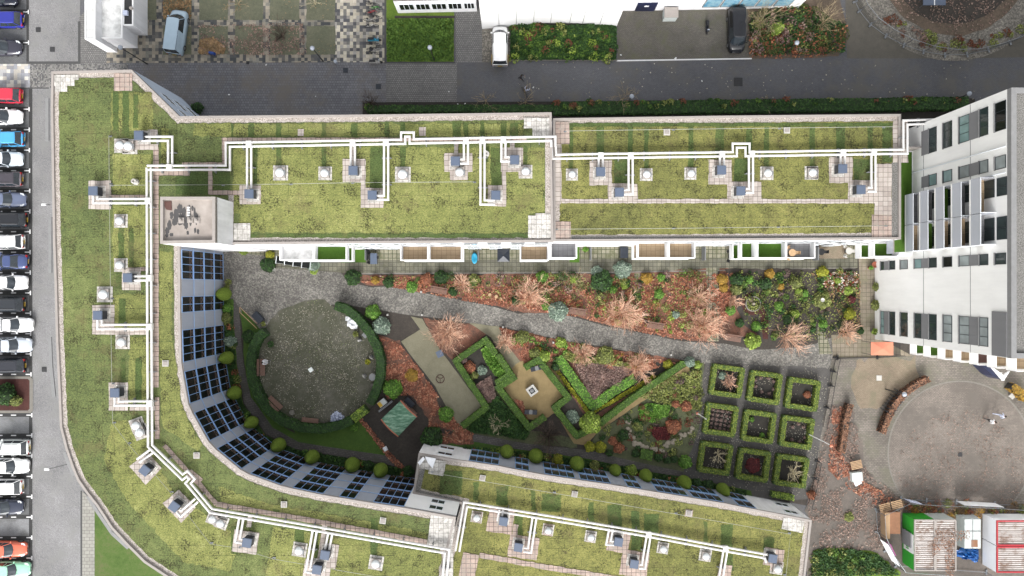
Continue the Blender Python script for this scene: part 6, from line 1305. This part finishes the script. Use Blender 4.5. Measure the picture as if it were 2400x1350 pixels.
# pallets and boards
def pallet(label,px,py,deg,z=.05,n=6,w_=1.2,l=.9,name='pallet'):
    X,Y=P(px,py,z+.2); t=E(name,label,'pallet',(X,Y,z),math.radians(-deg),'pallets'); m=MB()
    for i in range(n): m.box(0,-l/2+(i+.5)*l/n,.12,w_,l/n*.62,.03)
    m.build('deck','wood_pale',t); m=MB()
    for s in (-1,0,1): m.box(s*w_*.42,0,0,.1,l,.12)
    m.build('bearers','wood_old',t)
pallet('leaning wooden pallet at the upper left of the site fence',2075,1190,-15,.5,5,1.3,1.0); pallet('second wooden pallet beside the upper left site fence',2103,1183,-15,.6,5,1.3,1.0); pallet('stack of wooden pallets beside the beech hedge',2008,1090,-12,.4,6,1.3,1.0)
X,Y=P(2009,1118,.6); t=E('crate','pale blue white crate with a crumpled lid below the pallets','crate',(X,Y,.05),.1); m=MB(); m.box(0,0,0,1.3,1.1,.6,taper=.95); m.build('box','dirty_metal',t); m=MB(); m.box(.1,-.75,.3,.8,.5,.08,rot=.4); m.build('lid','sail_white',t)
m=MB(); X,Y=P(2103,1229,1.5); m.box(X,Y,1.0,1.2,2.5,.06); m.box(X,Y,.1,1.1,2.4,.9); tag(m.build('board_stack','plywood'),'rusty brown sheet of plywood lying left of the green container','board')
m=MB(); X,Y=P(2082,1233,1.2)
for i in range(4): m.box(X-.25+i*.14,Y,.05,.11,3.0,1.1)
tag(m.build('plank_stack','wood_pale'),'stack of pale timber planks inside the left site fence','planks')
# awning by tower
X,Y=P(2069,817,2.2); t=E('gazebo','orange awning on a dark frame at the foot of the tower','gazebo',(X,Y,.04)); m=MB(); m.add([(-1.35,-.75,2.15),(1.2,-.75,2.15),(1.2,.75,2.15),(-1.35,.75,2.15),(-.1,0,2.3)],[(0,1,4),(1,2,4),(2,3,4),(3,0,4)]); m.build('canopy','awning_orange',t); 
for a,b in ((-1.3,-.7),(1.15,-.7),(1.15,.7),(-1.3,.7)): m=MB(); m.tube([(a,b,0),(a,b,2.15)],.03,5); m.build('post','dark_steel',t)
m=MB(); 
for i in range(6): m.box(1.35+i*.13,0,2.05,.05,1.5,.05)
m.build('pergola_slats','dark_steel',t)
# balcony level items on the long walls
def table_set(label,px,py,z,h=8,mat='dark_steel'):
    X,Y=P(px,py,z+.7); t=E('patio_table',label,'table',(X,Y,z)); m=MB(); m.lathe([(.38,0),(.4,.03)],0,0,.7,14); m.build('tabletop',mat,t); m=MB(); m.tube([(0,0,0),(0,0,.7)],.03,6); m.box(0,0,0,.4,.4,.03); m.build('leg','dark_steel',t)
    for a in (0,2.1,4.2):
        m=MB(); x,y=.65*math.cos(a),.65*math.sin(a); m.box(x,y,.42,.36,.36,.04,rot=a); m.box(x+.16*math.cos(a),y+.16*math.sin(a),.44,.04,.36,.4,rot=a)
        for s1 in(-.14,.14): m.box(x,y+s1,0,.03,.03,.42)
        m.build('chair',mat,t)
table_set('dark round table with chairs on the second left patio',870,603,.03); table_set('dark table on the tiled patio left of the gazebo',1050,605,.03) if False else None
table_set('round dark table on the patio right of the tan balconies',1715,600,.03); table_set('white round table on the patio near the tower',1990,588,.03,mat='stone_pale'); table_set('dark table on the yellow patio',1925,590,.03); table_set('small table on the turf balcony',1857-0,592,6.5,mat='wood_pale')
def planter(label,px,py,z=.03,r=.28,mat='terracotta',leaf=None,h=.4):
    X,Y=P(px,py,z+h); t=E('plant_pot',label,'plant pot',(X,Y,z),0,'plant pots'); m=MB(); m.lathe([(r*.7,0),(r,h),(r*1.05,h),(r*.85,h),(r*.82,h*.7),(.001,h*.68)],0,0,0,16); m.build('pot',mat,t)
    if leaf:
        m=MB()
        for i in range(90): a=R.uniform(0,6.28); q=r*1.1*math.sqrt(R.random()); m.leaf(q*math.cos(a),q*math.sin(a),h+R.random()*.3,.12,0,1)
        m.build('plant',leaf,t)
for a in ((536,661,.03,.33,'tyre_ring','leaf_olive','large pot by the first yew'),(533,673,.03,.25,'tyre_ring','leaf_olive','smaller pot by the first yew'),(618,759,.03,.26,'stone_pale','leaf_olive','pot beside the black bench box'),(635,806,.03,.33,'leaf_hedge' if False else 'tyre_ring','leaf_hedge_dark','ring pot at the upper left of the round lawn'),(684,967,.03,.3,'tyre_ring',None,'empty ring pot at the bottom of the round lawn'),(873,905,.03,.3,'tyre_ring',None,'empty ring pot at the right of the round lawn'),(834,783,.03,.3,'terracotta','leaf_olive','pot below the white sheet'),(862,848,.03,.28,'tyre_ring','leaf_yellow','yellowish pot near the right curved hedge'),(641,631,.03,.2,'stone_pale',None,'white pot at the head of the cobbled path'),(2048,777,.03,.32,'tyre_ring','leaf_lime','round pot at the corner of the tower'),(2051,620,.03,.35,'terracotta',None,'terracotta pot at the foot of the tower'),(2040,628,.03,.2,'terracotta','leaf_bright','small green pot at the foot of the tower'),(1350,748,.03,.0001,'terracotta',None,'x'),(912,662,.03,.0001,'terracotta',None,'x'),(1514,754,.03,.22,'dark_steel',None,'dark pot beside the third path bench'),(1372,585,.03,.3,'terracotta','leaf_bright','pot with green plants on the patio right of the corner'),(2036,1000,.03,.0001,'x',None,'x')):
    if a[3]<.01: continue
    planter(a[6],*a[:6])
for i,(x,y) in enumerate(((1148,691),(1163,695),(1173,701))):
    X,Y=P(x,y,.3); m=MB(); m.lathe([(.2,0),(.21,.3),(.19,.32)],X,Y,.03,12); tag(m.build('tree_stump','wood_pale'),f'pale cut tree stump, {ORD[i]} from the left in the row by the path','stump','row of tree stumps')
# lights on the ground, small marker posts along the path
for i,(x,y) in enumerate(((987,684),(908,738),(989,738),(1179,767),(1573,832),(1297,803))):
    X,Y=P(x,y,.3); m=MB(); m.box(X,Y,.03,.24,.24,.35,taper=.8); m.lathe([(.09,0),(.09,.05)],X,Y,.38,8); tag(m.build('marker_light','stone_pale'),f'small pale bollard light, {["left above the path","leftmost below the path","second below the path","by the concrete path","near the green V tip","in the leafy bed"][i]}','bollard light','bollard lights along the path')
# fountain / pedestal in the sand circle
X,Y=P(1247,916,.8); t=E('fountain','white square basin standing diagonally in the sand circle','fountain',(X,Y,.05),math.radians(36))
m=MB(); 
for a,b,c1_,d1 in ((0,.42,1.06,.22),(0,-.42,1.06,.22),(.42,0,.22,.62),(-.42,0,.22,.62)): m.box(a,b,0,c1_,d1,.7)
m.build('basin','stone_pale',t); m=MB(); m.box(0,0,.1,.62,.62,.4); m.build('water','window_glass_green',t); m=MB(); m.lathe([(.2,.5),(.24,.6),(.1,.65)],0,0,0,12); m.build('spout','foot_grey',t)
for lab,x,y,d in (('grey metal garden seat pair at the top of the sand circle',1258,863,-15),('grey metal garden seat pair at the bottom of the sand circle',1244,966,3)):
    X,Y=P(x,y,.5); t=E('seating_set',lab,'garden seat',(X,Y,.05),math.radians(-d),'seating sets')
    for s in (-.45,.45): m=MB(); m.box(s,0,.4,.55,.55,.05); m.box(s,.28,.45,.55,.05,.5); m.box(s-.25,0,0,.04,.5,.4); m.box(s+.25,0,0,.04,.5,.4); m.build('chair','unit_dark',t)
    m=MB(); m.box(0,0,.45,.4,.5,.04); m.box(0,0,0,.06,.06,.45); m.build('table','foot_grey',t)
X,Y=P(1031,829,.7); t=E('display_table','blue grey square tilted board on the concrete strip','display board',(X,Y,.05),math.radians(25)); m=MB(); m.box(0,0,.8,.75,.75,.05); m.build('board','unit_blue',t); m=MB(); m.tube([(0,0,0),(0,0,.8)],.04,6); m.build('post','steel',t)
m=MB(); X,Y=P(1032,888,.0); n=20; m.tube([(X+.47*math.cos(6.283*i/n),Y+.47*math.sin(6.283*i/n),.1) for i in range(n+1)],.04,5,cap=False)
for a in (.5,2.6,4.7): m.tube([(X,Y,.1),(X+.45*math.cos(a),Y+.45*math.sin(a),.1)],.03,5)
tag(m.build('iron_wheel','rust_cover'),'rusty iron wheel lying on the concrete strip','wheel')
# round lawn furniture
for lab,x,y,mat in (('grey sundial table on the right of the round lawn',873,884,'foot_grey'),('grey square stand at the upper right of the round lawn',856,785,'foot_grey')):
    X,Y=P(x,y,.8); t=E('stone_table',lab,'table',(X,Y,.05)); m=MB(); m.lathe([(.4,.72),(.42,.78),(.1,.8)],0,0,0,16 if y>800 else 4); m.build('tabletop',mat,t); m=MB(); m.tube([(0,0,0),(0,0,.75)],.09,8,r2=.06); m.build('pedestal',mat,t)
for lab,x,y in (('white bird statue leaning at the upper right of the round lawn',842,797),('white bird statue lying near the right curved hedge',870,838),('pale statue left of the sundial table',853,882)):
    X,Y=P(x,y,.4); t=E('garden_statue',lab,'statue',(X,Y,.05),R.uniform(0,3),'pale garden statues'); m=MB(); m.lathe([(.05,0),(.16,.15),(.2,.4),(.12,.6),(.08,.68),(.09,.78),(.01,.85)],0,0,0,12,sx=1.4,sy=.7); m.build('figure','stone_pale',t,True); m=MB(); m.box(0,0,0,.4,.4,.06); m.build('plinth','foot_grey',t)
X,Y=P(717,871); t=E('weather_mast','thin mast with a pale box at its head in the middle of the round lawn','mast',(X,Y,.04)); m=MB(); m.tube([(0,0,0),(.9,.25,2.2),(1.5,.6,3.0)],.03,6); m.build('pole','steel',t); m=MB(); m.box(1.5,.6,3.0,.45,.45,.2,rot=.6); m.build('box','dirty_metal',t)
m=MB(); X,Y=P(604,744,.6); m.box(X,Y,.05,.7,1.2,.6,rot=.75); m.box(X,Y,.65,.8,1.3,.05,rot=.75); tag(m.build('storage_box','unit_dark'),'dark storage box at the head of the grass wedge','box')
m=MB(); X,Y=P(584,744,.3); 
for o_ in (-.3,.3): m.tube([(X-1.1,Y+.9+o_,.3),(X+.9,Y-1.0+o_,.3)],.04,5)
m.tube([(X-1.1,Y+.6,.3),(X-1.1,Y+1.2,.3)],.04,5); tag(m.build('frame_ladder','wood_pale'),'pale wooden frame lying on the grass wedge','frame')
X,Y=P(960,943,.7); t=E('black_cover_bench','black covered barbecue behind the green shed','barbecue',(X,Y,.04),math.radians(-45)); m=MB(); m.box(0,0,.1,1.3,.75,.75,taper=.9); m.build('cover','unit_dark',t)
X,Y=P(896,944,.5); t=E('cart','old white cart with yellow trim left of the green shed','cart',(X,Y,.04),math.radians(38)); m=MB(); m.box(0,0,.3,1.0,.7,.3); m.build('tray','dirty_metal',t); m=MB(); m.box(0,-.5,.3,2.0,.06,.06); m.box(0,-.62,.3,2.0,.06,.06); m.build('shafts','steel',t); m=MB(); m.box(-.3,.0,.6,.4,.6,.03); m.build('trim','leaf_gold' if False else 'plate_yellow',t)
m=MB(); X,Y=P(903,1052,.2); m.box(X,Y,.05,.45,.5,.2,rot=.5); m.box(X+.1,Y,.25,.3,.3,.08,rot=.2); tag(m.build('plastic_bag','cloth_white'),'small white bag on the dark path below the shed','bag')
m=MB(); X,Y=P(1062,1030,.2); m.tube([(X-1.2,Y+.35,.1),(X+1.2,Y-.3,.1)],.04,5); tag(m.build('timber_pole','wood_pale'),'long thin wooden pole lying in the leaves north of the brownish roof','pole')
m=MB(); X,Y=P(1125,605,.3)
X,Y=P(1112,605,.3); m=MB(); m.lathe([(.3,0),(.45,.12),(.42,.25),(.3,.2),(.001,.1)],X,Y,.05,14,sy=1.5,sx=.8); tag(m.build('paddling_pool','cyan_plastic',None,True),'bright turquoise paddling shell on the patio beside the gazebo','paddling pool')
X,Y=P(1180,598,2.2); t=E('gazebo','dark grey pyramid gazebo roof on the mossy patio','gazebo',(X,Y,.04)); m=MB(); m.add([(-.7,-.75,2.0),(.7,-.75,2.0),(.7,.75,2.0),(-.7,.75,2.0),(0,-.1,2.5)],[(0,1,4),(1,2,4),(2,3,4),(3,0,4)]); m.build('canopy','unit_dark',t)
for a,b in ((-.65,-.7),(.65,-.7),(.65,.7),(-.65,.7)): m=MB(); m.tube([(a,b,0),(a,b,2.0)],.03,5); m.build('post','dark_steel',t)
X,Y=P(1463,592,1); t=E('garden_cabinet','dark navy cabinet on the patio left of the tan balconies','cabinet',(X,Y,.04)); m=MB(); m.box(0,0,0,.85,1.2,1.0); m.build('body','unit_dark',t); m=MB(); m.box(0,0,1.0,.9,1.25,.05); m.build('lid','unit_dark',t)
X,Y=P(875,606,1); t=E('garden_cabinet','grey blue storage box on the second left patio','cabinet',(X,Y,.04)); m=MB(); m.box(0,0,0,.7,1.2,.8); m.build('body','foot_grey',t); m=MB(); m.box(0,0,.8,.75,1.25,.05); m.build('lid','unit_blue',t)
for i,(x,lab) in enumerate(((862,'left of the blue storage box'),(1122,'right of the turquoise pool'),(1382,'beside the green pots'),(1645,'right of the tan balconies'),(1905,'left of the yellow patio'))):
    a=P(x,580); b=P(x,611); m=MB(); m.box((a[0]),(a[1]+b[1])/2,.03,.08,abs(a[1]-b[1]),1.5); tag(m.build('patio_screen','foot_grey'),'thin partition wall between patios '+lab,'partition','patio partitions')
gsheet('patio_turf',[(800,585),(858,585),(858,615),(800,615)],.045,'turf'); gsheet('patio_turf',[(1335,575),(1358,575),(1358,615),(1335,615)],.045,'turf'); gsheet('patio_warm',[(1915,575),(1985,575),(1985,606),(1915,606)],.045,'yard_warm')
# pergola glass panes under left balcony
t=E('glass_awning','row of dark glass panels below the left balcony','awning',P(690,618,2.2)+(0,)); ox,oy=P(690,618,2.2)
for i in range(4):
    a=P(648+i*20,609+i*3.5,2.2); m=MB(); m.box(a[0]-ox+.42,a[1]-oy,2.2,.85,.8,.04,rot=-.12); p_=m.build('pane','window_glass',t)
m=MB(); 
for i in range(5): a=P(647+i*20,609+i*3.5,2.3); m.box(a[0]-ox,a[1]-oy,2.24,.06,.85,.05,rot=-.12); m.box(a[0]-ox,a[1]-oy-.35,0,.05,.05,2.2)
m.build('frame','white_frame',t)
# rock rows
RK=[]; pa=[(1470,978),(1474,1000),(1480,1022),(1490,1040),(1510,1046),(1535,1052),(1552,1056)]; pb=[(1552,1050),(1575,1035),(1595,1023),(1612,1015),(1624,1006)]
r0=None
for pts,nn in ((pa,26),(pb,18)):
    q=dens(pts,99,0,False)
    for i in range(nn):
        t_=i/(nn-1)*(len(pts)-1); k=min(int(t_),len(pts)-2); p=lerp(pts[k],pts[k+1],t_-k); px,py=p[0]+R.uniform(-4,4),p[1]+R.uniform(-4,4)
        if r0 is None:
            m=MB(); m.lathe([(.2,0),(.24,.1),(.16,.2),(.01,.23)],0,0,0,7,jit=.2); r0=m.build('edging_stone','stone_pale' if False else 'rock'); tag(r0,'pale edging stone in the curved row round the rock garden','stone','edging stones of the rock garden'); r0.location=P(px,py)+(.03,)
        else:
            o=r0.copy(); COL.objects.link(o); o.location=P(px,py)+(.03,); o.rotation_euler=(0,0,R.uniform(0,6)); s_=R.uniform(.7,1.3); o.scale=(s_,s_*R.uniform(.8,1.2),1)
# stone rings in the east garden
for lab,x,y,r_ in (('grey stone ring planted with moss in the east garden',1765,712,18),):
    X,Y=P(x,y,.2); t=E('planter_ring',lab,'planter',(X,Y,.03)); m=MB(); rr=r_*S; m.lathe([(rr,0),(rr,.3),(rr-.06,.32),(rr-.1,.3),(rr-.1,.1)],0,0,0,30); m.build('ring','tyre_ring',t); m=MB(); m.lathe([(rr-.1,.12),(.001,.2)],0,0,0,24); m.build('soil','soil_dark',t); m=MB()
    for i in range(160): a=R.uniform(0,6.28); q=(rr-.15)*math.sqrt(R.random()); m.leaf(q*math.cos(a),q*math.sin(a),.2+R.random()*.12,.12)
    m.build('plants','leaf_olive',t); m=MB(); m.lathe([(.15,.15),(.15,.5),(.1,.52)],0,0,0,12); m.build('stone','rock',t)
X,Y=P(1928,703,1.0); t=E('bird_bath','small white round bird bath inside the clipped round box','bird bath',(X,Y,.03)); m=MB(); m.lathe([(.12,0),(.08,.7),(.2,.9),(.24,1.0),(.18,.98),(.01,.93)],0,0,0,14); m.build('bowl','stone_pale',t)
for i in range(26):
    x=R.uniform(1920,2008); y=R.uniform(636,672); 
    X,Y=P(x,y,.2); m=MB(); m.lathe([(.08,0),(.12,.15),(.1,.2)],X,Y,.05,8)
    if i<14: tag(m.build('flower_pot',R.choice(['stone_pale','terracotta','tyre_ring','stone_pale'])),'little pot among the flowers in the upper right of the east garden','pot','small pots among the flowers')
cover('white pink and green flowers in the upper right of the east garden',[(1915,640),(2008,636),(2010,675),(1990,690),(1930,672)],'leaf_flower',700,.3,.16)
# manholes, litter
for i,(x,y,w_,mt,lab) in enumerate(((90,70,11,'tar_dark','street'),(123,116,11,'tar_dark','street near the crossing'),(104,866,11,'tar_dark','street beside the curved block'),(810,165,11,'unit_dark','upper road'),(887,203,12,'unit_dark','road at the grey brick patch'),(1730,192,20,'tar_dark','wide street'),(2060,886,12,'stone_pale','warm paving'),(2250,1065,10,'tar_dark','paved circle centre'),(2344,877,9,'stone_pale','tower side'),(2350,888,9,'stone_pale','tower side lower'),(581,147,7,'black','plaza edge'))):
    X,Y=P(x,y); m=MB(); m.box(X,Y,.02,w_*S,w_*S,.03); m.box(X,Y,.05,w_*S*.8,w_*S*.8,.005); tag(m.build('manhole_cover',mt),f'square access cover in the {lab}','manhole cover','square access covers')
X,Y=P(2372,927,.1); m=MB(); m.box(X,Y,.03,.6,.6,.2,rot=.8); tag(m.build('concrete_base','stone_pale'),'pale square concrete base turned diagonally beside the paved circle','concrete base')
m=MB(); X,Y=P(496,124,.4); m.box(X,Y,.05,.75,.3,.5,rot=-.2,taper=.8); tag(m.build('waste_bin','door_blue'),'blue toppled bin on the leaf pile of the plaza','bin')
m=MB(); X,Y=P(786,144,.5); m.lathe([(.18,0),(.2,.6),(.15,.62)],X,Y,.02,10); tag(m.build('waste_bin','lamp_globe'),'pale round bin at the edge of the plaza','bin')
X,Y=P(2190,2,1); t=E('site_table','grey blue table cut off by the top edge of the photo','table',(X,Y,.04)); m=MB(); m.box(0,.0,.9,2.6,1.0,.08); m.build('tabletop','unit_blue',t); m=MB(); m.box(0,0,.985,.12,1.02,.01); m.build('strip','white_paint',t); m=MB()
for a,b in ((-1.2,-.4),(1.2,-.4),(1.2,.4),(-1.2,.4)): m.box(a,b,0,.06,.06,.9)
m.build('leg','steel',t)
X,Y=P(2315,868,.0); t=E('entrance_sign','white and dark blue triangular sign below the tower balconies','sign',(X,Y,.03)); m=MB(); m.prism([(-1.4,.9),(.2,-.9),(.9,0.2),(.2,-.3)],2.0,2.3); m.build('canopy','white_paint',t); m=MB(); m.prism([(-2,.8),(-1.2,.8),(.0,-.8),(-.8,-.4)],.1,2.0); m.build('wall','door_navy',t)
gsheet('planted_island',[(-60,882),(72,882),(78,890),(78,962),(72,968),(-60,968)],.05,'kerb_light'); gsheet('planted_island_bed',[(-60,888),(66,888),(70,892),(70,958),(66,962),(-60,962)],.055,'bark_bed')
# small aerial clutter on the street and lawns
for i,(x,y,s_) in enumerate(((537,222,.22),(624,152,.2),(740,226,.12),(1052,215,.18),(1250,205,.2),(1645,190,.2),(1455,129,.2),(1583,137,.3),(800,302,.12),(1073,244,.15),(1090,243,.18))):
    X,Y=P(x,y); m=MB(); m.box(X,Y,.03,s_,s_*.6,.05,rot=i,taper=.7); tag(m.build('litter','white_paint'),['crumpled paper on the dark road left part','paper scrap near the plaza edge','tiny scrap in the middle of the dark road','scrap on the grey brick patch','scrap right of the cyclist','scrap in the middle of the wide street','scrap in the parking court','bag on the white line','scrap left of the street hedge','scrap on the hedge edge','scrap beside the hedge edge'][i],'litter','scattered litter')
